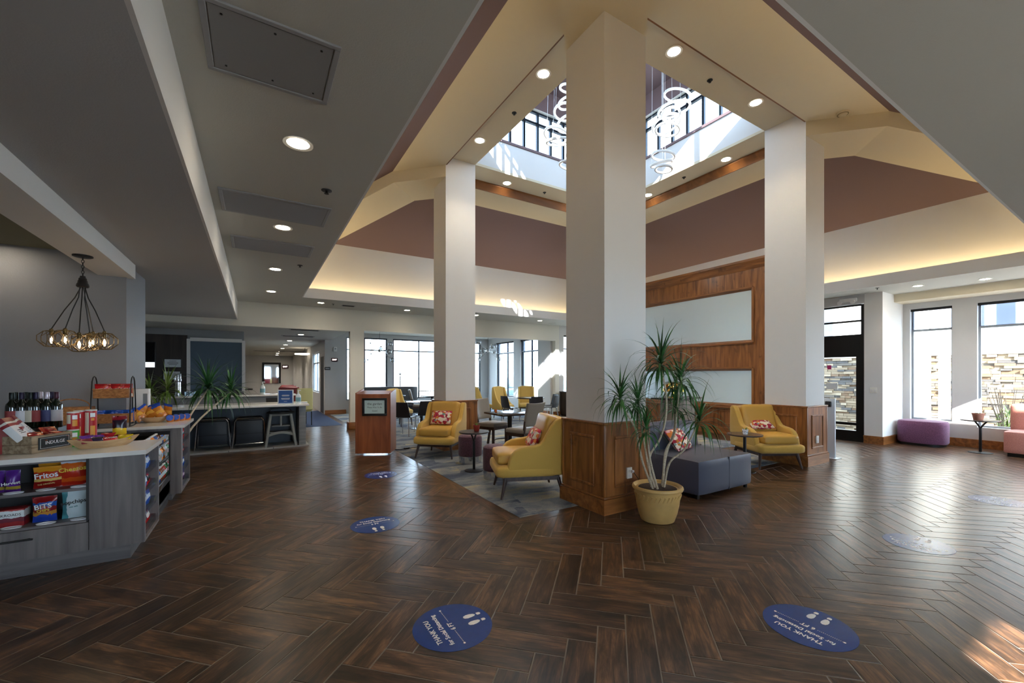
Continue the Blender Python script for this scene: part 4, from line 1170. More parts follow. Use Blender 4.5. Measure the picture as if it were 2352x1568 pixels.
for k, (nm, c, x, y, z, rz) in enumerate(cand):
    t = bag('candy_packet', nm + ' lying in the boat bowl', (0, 0, 0), .1, .075, .028, plain('cand_%d' % k, c, .22, var=.35, vscale=30), group='candy in the boat bowl', seed=60 + k, cat='candy', words=([('ALTOIDS', .035, .02, inkW)] if k == 3 else []))
    t.matrix_basis = BM @ Matrix.Translation((x, y, z)) @ Matrix.Rotation(math.radians(rz), 4, 'Z') @ Matrix.Rotation(math.radians(-62), 4, 'X') @ Matrix.Translation((0, 0, -.03))
# fruit snack pouch with yellow band standing behind the boat
p = ony(274, 960, 4.95)
bag('fruit_pouch', 'black and yellow fruit snack pouch behind the boat bowl', (p.x, 4.96, .90), .1, .235, .05, grad_mat('print_trail', 'Z', 0, .235, [(0, (150, 30, 40)), (.3, (226, 190, 40)), (.55, (40, 24, 40)), (.85, (140, 24, 34))], .25, noise=.15), seed=80)

# two tier basket stand on the far counter
m_wick = ramp_mat('wicker', [(.35, (140, 88, 46)), (.65, (188, 130, 74))], 40, .7, (1, 1, 3), 2, bump=.6)
st = thing('basket_stand', 'two tier wicker basket stand with bent dark legs', 'basket stand', (-1.385, 6.45, .90), math.radians(0))
def basket(par, w, d, z, h, fl):
    b = B()
    for (x0, x1, y0, y1) in ((-w / 2, w / 2, -d / 2, -d / 2 + .008), (-w / 2, w / 2, d / 2 - .008, d / 2), (-w / 2, -w / 2 + .008, -d / 2 + .008, d / 2 - .008), (w / 2 - .008, w / 2, -d / 2 + .008, d / 2 - .008)):
        b.box(x0, x1, y0, y1, z, z + h, bev=.003, seg=1)
    b.box(-w / 2 + .008, w / 2 - .008, -d / 2 + .008, d / 2 - .008, z, z + .008)
    o = b.build('basket', m_wick, par)
    for i in range(int(h / .018)):
        pass
    b = B(); rim = [(-w / 2, -d / 2, z + h), (w / 2, -d / 2, z + h), (w / 2, d / 2, z + h), (-w / 2, d / 2, z + h)]
    b.tube(rim, .006, 6, closed=True); b.build('rim', m_wick, o)
basket(st, .30, .22, .335, .10, 0); basket(st, .34, .25, .055, .10, 0)
for x in (-.155, .155):
    b = B(); pts = []
    for y, z in ((-.14, .02), (-.135, .1), (-.115, .335), (-.095, .44), (-.08, .52), (-.045, .565), (0, .58), (.045, .565), (.08, .52), (.095, .44), (.115, .335), (.135, .1), (.14, .02)): pts.append((x + (.008 if x > 0 else -.008), y, z))
    b.tube(pts, .006, 6); b.tube([(x + (.008 if x > 0 else -.008), -.14, .02), (x, -.10, .006), (x, .10, .006), (x + (.008 if x > 0 else -.008), .14, .02)], .006, 6); b.build('leg_hoop', m_black, st)
m_redbag = grad_mat('print_red_white', 'Z', 0, .15, [(0, (220, 220, 214)), (.24, (176, 26, 32)), (.82, (150, 20, 26))], .25, noise=.1)
for k, x in enumerate((-.10, -.035, .035, .10)):
    bag('cracker_bag', 'red cracker bag in the upper wicker tier', (-1.385 + x, 6.43 + .02 * (k % 2), 1.245), .12, .15, .045, m_redbag, [('CHEEZ-IT', .09, .022, inkW)], rz=math.radians((-8, 6, -4, 9)[k]), group='red bags in the upper basket', seed=90 + k)
for k, x in enumerate((-.12, -.04, .04, .12)):
    bag('cookie_pack', 'shiny blue cookie pack in the lower wicker tier', (-1.385 + x, 6.44, .965), .12, .13, .05, plain('foil_blue', (36, 90, 190), .18, .2, var=.4, vscale=14), rz=math.radians((10, -12, 8, -6)[k]), group='blue packs in the lower basket', seed=95 + k)
# wicker picnic basket behind the bottles
p = ony(163, 930, 6.45)
t = thing('wicker_basket', 'small wicker basket with hoop handle behind the wine', 'basket', (p.x, 6.47, .90))
b = B(); b.box(-.17, .17, -.1, .1, 0, .24, bev=.01); b.build('basket', m_wick, t)
b = B(); b.tube([(.15 * math.cos(a), 0, .24 + .09 * math.sin(a)) for a in [math.pi * i / 12 for i in range(13)]], .006, 6); b.build('handle', m_wick, t)
# orange snack bags in a bowl
p = onz(340, 966, .9)
bo = thing('snack_bowl', 'small pale bowl of orange cracker bags', 'bowl', (-1.10, 6.86, .90))
b = B(); b.lathe([(0, 0), (.08, 0), (.12, .03), (.14, .07), (.134, .07), (.11, .03), (.07, .012), (0, .012)], 24); b.build('bowl', wood('pale_bowl_wood', (170, 136, 96), (204, 172, 130), .5), bo)
m_gold = grad_mat('print_goldfish', 'Z', 0, .17, [(0, (200, 120, 40)), (.3, (236, 176, 70)), (.55, (206, 126, 40)), (.84, (40, 80, 180))], .2, noise=.25)
for k, (x, y, z, rz, rx) in enumerate(((-.09, -.06, .05, 20, -25), (.0, -.05, .06, -15, -20), (.09, -.03, .06, 10, -15), (-.04, .04, .07, 30, 0), (.06, .05, .07, -20, 5), (.13, .04, .06, -35, 10))):
    t = bag('cracker_bag', 'orange cracker bag with a blue top in the bowl', (-1.10 + x, 6.86 + y, .90 + z), .12, .17, .05, m_gold, rz=math.radians(rz), tilt=math.radians(rx), group='orange bags in the bowl', seed=100 + k)
    t.rotation_euler = (math.radians(rx), math.radians((-48, -40, -30, -38, -22, 12)[k]), math.radians(rz))
for k in range(4):
    t = thing('snack_cup', 'small cup with a round blue lid and orange band in the row', 'cup', (-.93 + k * .05, 6.80 + k * .06, .90), group='blue lidded cups')
    b = B(); b.lathe([(0, 0), (.034, 0), (.04, .03), (.04, .075), (0, .075)], 18); b.build('cup', plain('cup_orange', (206, 120, 40), .35), t)
    b = B(); b.lathe([(.0, -.004), (.036, -.003), (.038, .0), (.036, .004), (0, .006)], 20, M=Matrix.Translation((0, -.041, .055)) @ RX90); b.build('blue_disc', plain('disc_blue', (60, 96, 190), .3, var=.3, vscale=30), t)
# white kiosk on the counter by the wall end
t = thing('napkin_tower', 'white slotted tower standing at the wall end of the far counter', 'dispenser', (-1.235, 6.98, .90))
b = B(); b.box(-.075, .075, -.06, .06, 0, .42, bev=.004); b.build('body', m_white, t)
b = B(); b.box(.02, .062, -.064, -.059, .06, .36); b.build('slot', plain('slot_grey', (120, 126, 130), .4), t, 0)

# pendant cluster
pen = thing('pendant_cluster', 'cluster pendant of six brass wire cages with lit bulbs over the market', 'pendant lamp', (-1.441, 5.661, 2.66))
b = B(); b.lathe([(.075, 0), (.075, -.012), (.06, -.018), (0, -.018)], 24); b.build('canopy', m_black, pen)
b = B()
for i in range(7):
    z = -.03 - i * .026
    b.tube([(.010 * math.cos(a) if i % 2 else 0, 0 if i % 2 else .010 * math.cos(a), z + .016 * math.sin(a)) for a in [2 * math.pi * q / 8 for q in range(8)]], .003, 5, closed=True)
b.build('chain', m_black, pen)
b = B(); b.lathe([(.02, -.2), (.022, -.215), (.03, -.225), (.03, -.24), (.036, -.25), (.036, -.265), (.045, -.28), (.048, -.30), (.04, -.31), (0, -.31)], 16); b.build('cord_gatherer', plain('gatherer', (32, 26, 24), .6), pen)
m_brass = plain('aged_brass', (98, 80, 48), .35, .9)
m_filament = emis('filament', (1.0, .74, .46), 22)
m_bulbglass = glass('bulb_glass', (1, .96, .9), .08)
cage_src = None
base = Vector((-1.441, 5.661, 2.66))
for k, (px, py, dp) in enumerate(((118, 776, 4.16), (150, 776, 3.96), (182, 786, 3.88), (206, 785, 4.1), (214, 782, 4.30), (240, 782, 4.06))):
    c = atd(px, py, dp) - base
    top = c + Vector((0, 0, .075))
    if cage_src is None:
        b = B(); n = 6
        def ringp(r, z, o=0): return [Vector((r * math.cos(2 * math.pi * (i + o) / n), r * math.sin(2 * math.pi * (i + o) / n), z)) for i in range(n)]
        r1, r2, r3, r4 = ringp(.055, .07), ringp(.10, .02, .5), ringp(.10, -.03, .5), ringp(.05, -.085)
        for R_ in (r1, r4):
            for i in range(n): b.tube([R_[i], R_[(i + 1) % n]], .003, 5)
        for i in range(n):
            b.tube([r1[i], r2[i]], .003, 5); b.tube([r1[(i + 1) % n], r2[i]], .003, 5)
            b.tube([r2[i], r3[i]], .003, 5); b.tube([r3[i], r4[i]], .003, 5); b.tube([r3[i], r4[(i + 1) % n]], .003, 5)
        for i in range(3): b.tube([r1[2 * i], Vector((0, 0, .072))], .003, 5)
        cg = b.build('cage', m_brass, pen); cg.location = c
        b = B(); b.lathe([(.013, .03), (.016, .034), (.016, .085), (.008, .095), (0, .095)], 12); so = b.build('socket', m_brass, cg)
        b = B(); b.lathe([(.012, .03), (.02, .01), (.03, -.02), (.03, -.035), (.02, -.055), (0, -.062)], 14); bu = b.build('bulb', m_bulbglass, cg)
        b = B(); b.ball((0, 0, -.02), .011, 8, 6, 2.0); fi = b.build('filament', m_filament, cg)
        cage_src = (cg, so, bu, fi)
    else:
        cg = inst('cage', cage_src[0], pen, c, (0, 0, k * .4))
        for nm, s_ in zip(('socket', 'bulb', 'filament'), cage_src[1:]): inst(nm, s_, cg)
    b = B(); q = Vector((0, 0, -.30)); e = c + Vector((0, 0, .09)); mid = (q + e) / 2 + Vector(((e - q).x * .08, (e - q).y * .08, -.02))
    b.tube([q + Vector((e.x, e.y, 0)).normalized() * .02, q * .75 + e * .25 + Vector((0, 0, -.005)), mid, e], .0045, 6); b.build('cord', m_black, pen)
point('pendant_glow', (c.x * 0, 0, -.86), 1.2, (1, .72, .42), .12, pen)
# ------------------------------------------------------------------ bar and hall
m_barfront = plain('bar_front_blue', (52, 64, 76), .45, var=.12, vscale=3)
m_bargrey = wood('bar_grey_oak', (112, 116, 120), (146, 148, 150), .5, 'X', .8, 14, bump=.02)
m_darkwood = wood('espresso_wood', (34, 27, 23), (58, 48, 42), .5, 'Z', .8, 10)
m_tile = plain('pale_tile', (150, 148, 144), .4, var=.08, vscale=3)
t = thing('bar_counter', 'dark blue bar front with a pale grey end post', 'bar', (0, 0, 0))
b = B(); b.box(-1.9, .77, 10.40, 10.48, .03, .845); b.build('front_panel', m_barfront, t, 0)
b = B(); b.box(.77, .90, 9.80, 10.7, .03, .845, bev=.004); b.build('end_post', m_bargrey, t)
b = B(); b.box(-1.9, .95, 9.72, 10.72, 0, .03); b.build('plinth', m_tile, t, 0)
for x in (-1.2, -.45, .3):
    b = B(); b.box(x - .004, x + .004, 9.716, 9.724, 0, .0305); b.build('plinth_joint', m_dark, t, 0)
b = B(); b.box(-2.0, .95, 9.66, 10.72, .847, .887, bev=.004); tag(b.build('countertop', m_quartz, None), 'white quartz top of the front bar', 'countertop')
# back counter
t = thing('back_counter', 'grey oak back counter with open shelves behind the bar', 'counter', (0, 0, 0))
b = B(); b.box(-2.4, .85, 12.35, 12.85, .08, .95); b.build('body', m_bargrey, t, 0)
b = B(); b.box(-2.4, .8, 12.4, 12.8, 0, .08); b.build('plinth', m_dkin, t, 0)
for x0, x1 in ((-1.6, -.62), (-.6, .2)):
    b = B(); b.box(x0, x1, 12.33, 12.35, .12, .93, bev=.002, seg=1); b.build('door', m_bargrey, t)
b = B(); b.box(.22, .82, 12.335, 12.35, .55, .9); b.build('open_niche', m_dkin, t, 0)
b = B(); b.box(-2.45, .90, 12.30, 12.90, .952, .99, bev=.003); tag(b.build('countertop', m_quartz, None), 'white top of the back counter', 'countertop')
# stools with chrome loops
stool = thing('bar_chair', 'chrome looped chair with dark back panel, next to the market end of the bar', 'chair', (-.71, 9.90, .03), group='chairs at the bar')
def loopframe(y, splay):
    w0, w1, h = .285, .235, .60
    return [(-w0, y + splay, .008), (-w1 - .008, y, h - .06), (-w1 + .02, y, h - .015), (-w1 + .05, y, h), (w1 - .05, y, h), (w1 - .02, y, h - .015), (w1 + .008, y, h - .06), (w0, y + splay, .008)]
for y, s_ in ((0, -.03), (.40, .03)):
    b = B(); b.tube(loopframe(y, s_), .011, 8); b.build('loop_leg', m_steel, stool)
b = B(); b.box(-.215, .215, .01, .39, .555, .59, bev=.015, seg=3); b.build('seat', plain('leather_black', (24, 25, 28), .4), stool)
b = B(); b.box(-.225, .225, .005, .03, .10, .555, bev=.008, seg=2); b.build('back_panel', plain('panel_navy', (24, 32, 42), .5), stool)
b = B(); b.box(-.226, .226, .0, .005, .29, .297); b.build('seam', m_dark, stool, 0)
b = B(); b.tube([(-.235, .0, .095), (.235, .0, .095)], .009, 8); b.build('lower_rail', m_steel, stool)
copy_tree(stool, (-.11, 9.84, .03), label='chrome looped chair with dark back panel, beside the high chair')
# high chair
m_ash = plain('grey_ash_wood', (134, 138, 134), .55, var=.1, vscale=8)
t = thing('high_chair', 'grey wooden child high chair with dark tray at the bar', 'high chair', (.44, 9.83, .03))
for sx in (-1, 1):
    for y, dy in ((-.02, -.05), (.34, .05)):
        b = B(); b.prism([(sx * .27 - .022, y + dy - .02, 0), (sx * .27 + .022, y + dy - .02, 0), (sx * .27 + .022, y + dy + .02, 0), (sx * .27 - .022, y + dy + .02, 0)], (-sx * .09, -dy, .66)); b.bevel(.004, 1); b.build('leg', m_ash, t)
b = B(); b.box(-.165, .165, .0, .32, .40, .42, bev=.006); b.build('seat', m_ash, t)
b = B(); n = 10
arch = [(-.24 + .48 * i / n, .20 + .06 * math.sin(math.pi * i / n)) for i in range(n + 1)]
b.prism([(x, -.065, z) for x, z in arch] + [(x, -.065, z + .05) for x, z in reversed(arch)], (0, .022, 0)); b.build('front_rail', m_ash, t)
b = B(); b.box(-.2, .2, -.03, .30, .27, .285, bev=.004); b.build('footrest', m_ash, t)
b = B(); b.box(-.018, .018, -.02, .0, .42, .63, bev=.004); b.build('crotch_post', m_ash, t)
b = B(); b.box(-.19, .19, -.035, -.01, .62, .66, bev=.005); b.build('top_rail', m_ash, t)
b = B(); b.lathe([(.23, .665), (.245, .675), (.245, .69), (.22, .70), (.16, .70), (.15, .685), (0, .685)], 24, (0, .12, 0), sx=1.05, sy=.85); b.build('tray', plain('tray_dark', (36, 42, 44), .5), t)
b = B(); b.tube([(-.2, .0 + .26, .70), (-.17, .31, .735), (-.08, .335, .75), (.08, .335, .75), (.17, .31, .735), (.2, .26, .70)], .014, 8); b.build('back_hoop', plain('tray_dark', (36, 42, 44), .5), t)
# sign and sanitiser on the bar
def on(px, py, z): return onz(px, py, z)
p = on(656, 928.5, .888)
t = thing('counter_sign', 'blue notice in a clear stand on the bar end', 'sign', (p.x, p.y, .888), math.radians(-12))
b = B(); b.box(-.145, .145, -.005, .004, .012, .30, bev=.002); b.build('frame', plain('sign_white', (220, 226, 230), .25), t)
b = B(); b.box(-.125, .125, -.0065, -.005, .03, .285); s_ = b.build('notice', plain('sign_blue', (40, 84, 150), .4), t, 0)
b = B()
for w_, z in ((.06, .19), (.075, .18), (.06, .17), (.08, .125), (.08, .113), (.07, .101), (.03, .06)): b.box(-w_, w_, -.0072, -.0064, z, z + .006)
b.build('print_lines', inkW, s_, 0)
b = B(); b.box(-.15, .15, -.05, .05, 0, .012, bev=.004); b.build('foot', m_acryl, t)
def sani(loc, label, s=1.0):
    t = thing('sanitiser_bottle', label, 'bottle', loc, group='sanitiser bottles at the bar')
    b = B(); b.lathe([(0, 0), (.044 * s, 0), (.046 * s, .01), (.046 * s, .15 * s), (.03 * s, .18 * s), (.016 * s, .19 * s), (.016 * s, .215 * s), (0, .215 * s)], 18); b.build('body', plain('sani_body', (206, 214, 216), .2), t)
    b = B(); b.cyl((0, 0), .008 * s, .215 * s, .25 * s, 10); b.box(-.012 * s, .045 * s, -.01 * s, .01 * s, .245 * s, .262 * s, bev=.003); b.build('pump', inkW, t)
    b = B(); b.lathe([(.0465 * s, .04 * s), (.047 * s, .041 * s), (.047 * s, .12 * s), (.0465 * s, .121 * s)], 18); b.build('bottle_label', plain('sani_label', (110, 150, 160), .5), t)
p = on(685, 926.5, .888); sani((p.x, p.y, .888), 'white pump sanitiser bottle beside the blue notice', 1.1)
p = on(601, 899, .991); sani((p.x, 12.5, .991), 'white pump sanitiser bottle on the back counter', 1.25)
p = on(697, 925, .888); b = B(); b.box(-.07, .07, -.05, .05, 0, .025, bev=.003); tag(b.build('napkin_stack', inkW, None, loc=(p.x, p.y - .05, .888)), 'small stack of white napkins on the bar end', 'napkins')
# back wall of the bar
b = B(); b.box(-5.0, -1.67, 14.96, 15.0, 0, 2.62); tag(b.build('wood_cladding', m_darkwood, None, 0), 'dark wood cladding on the bar back wall', 'wall panel', kind='structure')
t = thing('wall_screen', 'dark blue framed wall panel behind the bar', 'panel', (0, 0, 0))
b = B(); b.box(-1.60, -.36, 14.97, 15.0, 1.02, 2.46); b.build('panel', plain('panel_slate', (74, 92, 108), .6), t, 0)
b = B()
for a in ((-1.68, -1.60, 1.0, 2.52), (-.36, -.28, 1.0, 2.52), (-1.60, -.36, 2.46, 2.56)): b.box(a[0], a[1], 14.93, 15.0, a[2], a[3])
b.build('surround', m_white, t, 0)
t = thing('television', 'black flat television with a lit lower band beside the wall block', 'television', (-2.85, 14.925, 1.68), 0)
b = B(); b.box(-.5, .5, -.03, .03, 0, .72, bev=.006); b.build('casing', m_black, t)
b = B(); b.box(-.48, .48, -.034, -.03, .16, .70); b.build('screen', plain('screen_off', (10, 12, 14), .15), t, 0)
b = B(); b.box(-.48, .48, -.035, -.03, .02, .16); b.build('lit_band', emis('screen_band', (.72, .78, .84), .7), t, 0)
for k, (px, py) in enumerate(((397, 834), (395, 862))):
    p = ony(px, py, 14.95)
    t = thing('framed_certificate', ('upper small black framed certificate on the dark wood', 'lower small black framed certificate on the dark wood')[k], 'picture', (p.x, 14.955, p.z), group='bar certificates')
    b = B()
    for a in ((-.2, .2, -.13, -.11), (-.2, .2, .11, .13), (-.2, -.18, -.11, .11), (.18, .2, -.11, .11)): b.box(a[0], a[1], -.02, .0, a[2], a[3], bev=.003, seg=1)
    b.build('frame', m_black, t)
    b = B(); b.box(-.18, .18, -.008, -.004, -.11, .11); s_ = b.build('paper', plain('paper', (196, 204, 210), .5), t, 0)
    b = B()
    for w_, z in ((.08, .06), (.12, .02), (.12, -.01), (.09, -.04)): b.box(-w_, w_, -.009, -.008, z, z + .01)
    b.build('print_lines', inkK, s_, 0)
# chrome beer tap tower on the back counter
p = ony(408, 900, 12.5)
t = thing('tap_tower', 'shiny chrome tap tower on the back counter', 'beer tap', (p.x, 12.55, .99))
b = B(); b.lathe([(0, 0), (.1, 0), (.1, .02), (.06, .03), (.055, .34), (.07, .36), (.07, .40), (0, .41)], 20); b.build('tower', m_steel, t)
for i in range(3):
    b = B(); b.cyl((-.05 + i * .05, -.06), .016, .33, .47 + .03 * i, 12, bev=.004); b.build('tap_handle', m_steel, t)
for i in range(3):
    g_ = thing('drinking_glass', 'small upturned glass beside the tap tower', 'glass', (p.x + .17 + i * .09, 12.5, .99), group='glasses by the tap')
    b = B(); b.lathe([(.035, 0), (.04, .1), (.036, .1), (.032, .005), (0, .005)], 16); b.build('glass', glass('drink_glass', (.9, .95, .97), .2, .02), g_)
t = thing('till_screen', 'dark till monitor tilted on the back counter', 'monitor', (-2.35, 12.5, .99), math.radians(25))
b = B(); b.box(-.16, .16, -.015, .015, .08, .36, bev=.006, M=T(0, 0, 0, 0, math.radians(-20))); b.build('display', m_black, t)
b = B(); b.lathe([(0, 0), (.11, 0), (.1, .015), (.03, .03), (.025, .12), (0, .12)], 18); b.build('stand', m_black, t)
# hall: end mirror, red booth, yellow chair, dispenser, exit signs, room sign
fz = 32.97
def farp(px, py): return ony(px, py, fz)
a, c = farp(602, 832), farp(645, 890)
t = thing('arched_mirror', 'tall black framed opening with bright daylight at the hall end', 'mirror', (0, fz, 0))
b = B(); w = .13
for q in ((a.x, c.x, a.z - w, a.z), (a.x, a.x + w, .9, a.z - w), (c.x - w, c.x, .9, a.z - w)): b.box(q[0], q[1], -.06, 0, q[2], q[3])
b.build('frame', m_black, t, 0)
b = B(); b.box(a.x + w, c.x - w, -.02, -.005, .9, a.z - w); b.build('mirror_glass', plain('mirror', (236, 238, 240), .03, 1.0), t, 0)
def booth(x0, x1, y, label, c):
    t = thing('booth_seat', label, 'booth', (0, y, 0), group='hall seating')
    b = B(); b.box(x0, x1, .0, .14, .3, 1.12, bev=.04, seg=3); b.build('backrest', c, t)
    b = B(); b.box(x0, x1, .14, .6, .3, .48, bev=.04, seg=3); b.build('seat', c, t)
    b = B(); b.box(x0 + .03, x1 - .03, .03, .57, 0, .3); b.build('base', m_black, t, 0)
m_redv = plain('red_vinyl', (120, 26, 36), .45)
for k, y in enumerate((14.3, 15.9, 17.6)):
    a, c = ony(640 + k * 3, 900, y), ony(688 - k * 6, 900, y)
    booth(a.x, c.x, y, ('red vinyl booth seat nearest the bar', 'red vinyl booth seat behind the first booth', 'red vinyl booth seat furthest down the hall')[k], m_redv)
a, c = ony(690, 900, 13.6), ony(713, 900, 13.6)
t = thing('hall_chair', 'pale yellow high backed chair at the hall edge', 'chair', ((a.x + c.x) / 2, 13.6, 0), math.radians(15))
m_yelpale = plain('yellow_pale', (196, 190, 132), .6)
b = B(); b.box(-.22, .22, .0, .08, .45, 1.1, bev=.03, seg=3); b.build('backrest', m_yelpale, t)
b = B(); b.box(-.22, .22, .06, .5, .40, .48, bev=.03, seg=3); b.build('seat', m_yelpale, t)
for x in (-.19, .19):
    for y in (.04, .46):
        b = B(); b.cyl((x, y), .014, 0, .41, 8); b.build('leg', m_black, t)
t = thing('hall_table', 'dark dining table in the hall with a shiny top', 'table', (-1.0, 17.6, 0))
b = B(); b.box(-.9, .9, -.45, .45, .96, 1.0, bev=.006); b.build('top', plain('table_gloss', (40, 36, 36), .1), t)
b = B(); b.cyl((0, 0), .05, .03, .96, 14); b.cyl((0, 0), .3, 0, .03, 20); b.build('pedestal', m_black, t)
p = farp(696, 850)
t = thing('wall_notice', 'white paper notice on the far hall wall', 'notice', (p.x, fz, p.z))
b = B(); b.box(-.12, .12, -.012, 0, -.35, .35); b.build('sheet', inkW, t, 0)
p = farp(696, 873)
t = thing('soap_dispenser', 'black wall dispenser on the far hall wall', 'dispenser', (p.x, fz - .06, p.z))
b = B(); b.box(-.14, .14, -.1, .06, -.35, .2, bev=.03); b.build('housing', m_black, t)
b = B(); b.cyl((0, 0), .03, -.75, -.35, 10); b.build('spout', m_steel, t)
for px, py, Y, lab in ((768, 826, 16.98, 'small red lit exit sign on the hall wall'), (655, 842, 32.96, 'small exit sign on the far hall wall')):
    p = ony(px, py, Y)
    t = thing('exit_sign', lab, 'sign', (p.x, Y, p.z))
    s_ = .11 if Y < 20 else .2
    b = B(); b.box(-s_, s_, -.04, 0, -s_ * .6, s_ * .6, bev=.008); b.build('housing', plain('exit_red', (70, 20, 22), .5), t)
    text_part('lettering', 'EXIT', s_ * .7, emis('exit_glow', (1, .85, .8), 2.0), t, Matrix.Translation((0, -.042, 0)) @ RX90)
p = ony(752, 846, 16.98)
t = thing('room_sign', 'small dark room sign on the grey hall wall', 'sign', (p.x, 16.98, p.z))
b = B(); b.box(-.1, .1, -.015, .02, -.05, .05, bev=.003); b.build('plate', plain('plate_dark', (50, 60, 66), .5), t)
b = B(); b.box(-.07, .07, -.0165, -.015, -.008, .008); b.build('print_line', inkW, t, 0)
p = ony(770, 802, 16.98)
t = thing('alarm_box', 'small white alarm box high on the hall wall', 'alarm', (p.x, 16.98, p.z))
b = B(); b.box(-.06, .06, -.04, .02, -.09, .09, bev=.01); b.build('box', m_white, t)
b = B(); b.cyl((0, 0), .03, -.01, .0, 14, M=Matrix.Translation((0, -.041, .02)) @ RX90); b.build('lens', plain('lens_grey', (150, 156, 160), .3), t)
b = B(); b.box(2.2, 2.95, 16.975, 17.0, 0, .16); tag(b.build('baseboard_hall', m_knottyX, None, 0), 'brown wood baseboard on the hall wall', 'baseboard', kind='structure')
b = B(); b.box(2.14, 2.60, 11.95, 12.25, 0, .2, bev=.006); tag(b.build('baseboard_pillar', m_knottyX, None), 'brown wood base around the pillar behind the host stand', 'baseboard', kind='structure')
t = thing('door_2', 'dark door in the hall wall', 'door', (2.2, 17.3, 0), kind='structure')
b = B(); b.box(.02, .07, 0, 1.0, 0, 2.2); b.build('leaf', plain('door_dark', (40, 42, 46), .5), t, 0)
window('X', 2.28, 18.7, 21.0, .75, 2.45, [19.85], [2.0], 'blue lit side window of the hall', frame=m_framew)
# far hall pendant ring
p = onz(700, 813, 2.5)
t = thing('hall_pendant', 'flat pendant light glowing in the hall', 'pendant lamp', (p.x, p.y, 2.5))
b = B(); b.tube([(  .42 * math.cos(a), .42 * math.sin(a), 0) for a in [2 * math.pi * i / 28 for i in range(28)]], .03, 6, closed=True); b.build('ring', emis('hall_ring', (1, .85, .65), 3), t)
b = B(); b.tube([(0, .42, .0), (0, 0, .3), (0, -.42, 0)], .006, 5); b.build('wire', m_black, t)
# ceiling diffusers of the hall
for px, py, w in ((685, 771.5, .5), (700, 757, .4), (620, 806, .8), (679, 807, .8)):
    p = onz(px, py, 2.8)
    t = thing('hall_vent', 'dark slotted air diffuser in the hall ceiling', 'vent', (p.x, p.y, 2.8), group='hall diffusers')
    b = B(); b.box(-w, w, -.15, .15, -.012, 0, bev=.003, seg=1); b.build('frame', m_grille, t)
    for i in range(3):
        b = B(); b.box(-w * .9, w * .9, -.1 + i * .075, -.06 + i * .075, -.016, -.011); b.build('slot', m_dark, t, 0)
# ------------------------------------------------------------------ lounge seating
def fabric(name, rgb, rgb2=None, scale=90, rough=.85):
    if name in _M: return _M[name]
    m, nt, bs = new_mat(name); N = nt.nodes.new; K = nt.links.new
    tc = N('ShaderNodeTexCoord'); n = N('ShaderNodeTexNoise'); n.inputs['Scale'].default_value = scale; n.inputs['Detail'].default_value = 3
    K(tc.outputs['Object'], n.inputs['Vector'])
    r = N('ShaderNodeValToRGB'); c = L(rgb); c2 = L(rgb2) if rgb2 else tuple(min(1, v * 1.2) for v in c[:3]) + (1,)
    r.color_ramp.elements[0].position = .35; r.color_ramp.elements[1].position = .65
    r.color_ramp.elements[0].color = c; r.color_ramp.elements[1].color = c2
    K(n.outputs['Fac'], r.inputs['Fac']); K(r.outputs['Color'], bs.inputs['Base Color'])
    b = N('ShaderNodeBump'); b.inputs['Strength'].default_value = .25; b.inputs['Distance'].default_value = .002
    K(n.outputs['Fac'], b.inputs['Height']); K(b.outputs['Normal'], bs.inputs['Normal'])
    bs.inputs['Roughness'].default_value = rough; bs.inputs['Sheen Weight'].default_value = .15
    _M[name] = m
    return m
m_yel = fabric('mustard_fabric', (186, 148, 64), (202, 164, 80), 320)
m_yelL = plain('mustard_leather', (194, 150, 66), .42, bump=.2, bscale=180)
m_leg = wood('walnut_leg', (40, 24, 20), (64, 42, 34), .4, 'Z', 2, 8)
m_floral = ramp_mat('floral_print', [(.0, (226, 214, 196)), (.24, (178, 40, 70)), (.42, (120, 150, 146)), (.55, (206, 120, 50)), (.68, (226, 214, 196)), (.8, (150, 24, 50)), (.92, (214, 160, 170))], 26, .8, (1, 1, 1), 3, 'voronoi', const=True)
def soft_box(w, d, h, r=.04, puff=.02, nx=8):
    """cushion centred on x,y, base at z=0, with domed faces"""
    b = bmesh.new(); bmesh.ops.create_cube(b, size=1.0)
    bmesh.ops.subdivide_edges(b, edges=list(b.edges), cuts=nx, use_grid_fill=True)
    for v in b.verts:
        x, y, z = v.co.x * 2, v.co.y * 2, v.co.z * 2
        px = Vector((x * (w / 2), y * (d / 2), z * (h / 2)))
        # round the edges
        q = Vector((max(abs(px.x) - (w / 2 - r), 0), max(abs(px.y) - (d / 2 - r), 0), max(abs(px.z) - (h / 2 - r), 0)))
        if q.length > r:
            q2 = q.normalized() * r
            px = Vector((math.copysign(abs(px.x) - q.x + q2.x, px.x) if q.x else px.x, math.copysign(abs(px.y) - q.y + q2.y, px.y) if q.y else px.y, math.copysign(abs(px.z) - q.z + q2.z, px.z) if q.z else px.z))
        px.z += math.copysign(puff, z) * (1 - x * x) * (1 - y * y) * (abs(z) > .99)
        px.x += math.copysign(puff * .4, x) * (1 - y * y) * (1 - z * z) * (abs(x) > .99)
        px.y += math.copysign(puff * .4, y) * (1 - x * x) * (1 - z * z) * (abs(y) > .99)
        v.co = px + Vector((0, 0, h / 2))
    return b
def soft(name, mat, par, w, d, h, M, r=.04, puff=.02):
    bb = B(); bb._merge(soft_box(w, d, h, r, puff), M)
    return bb.build(name, mat, par, 60)
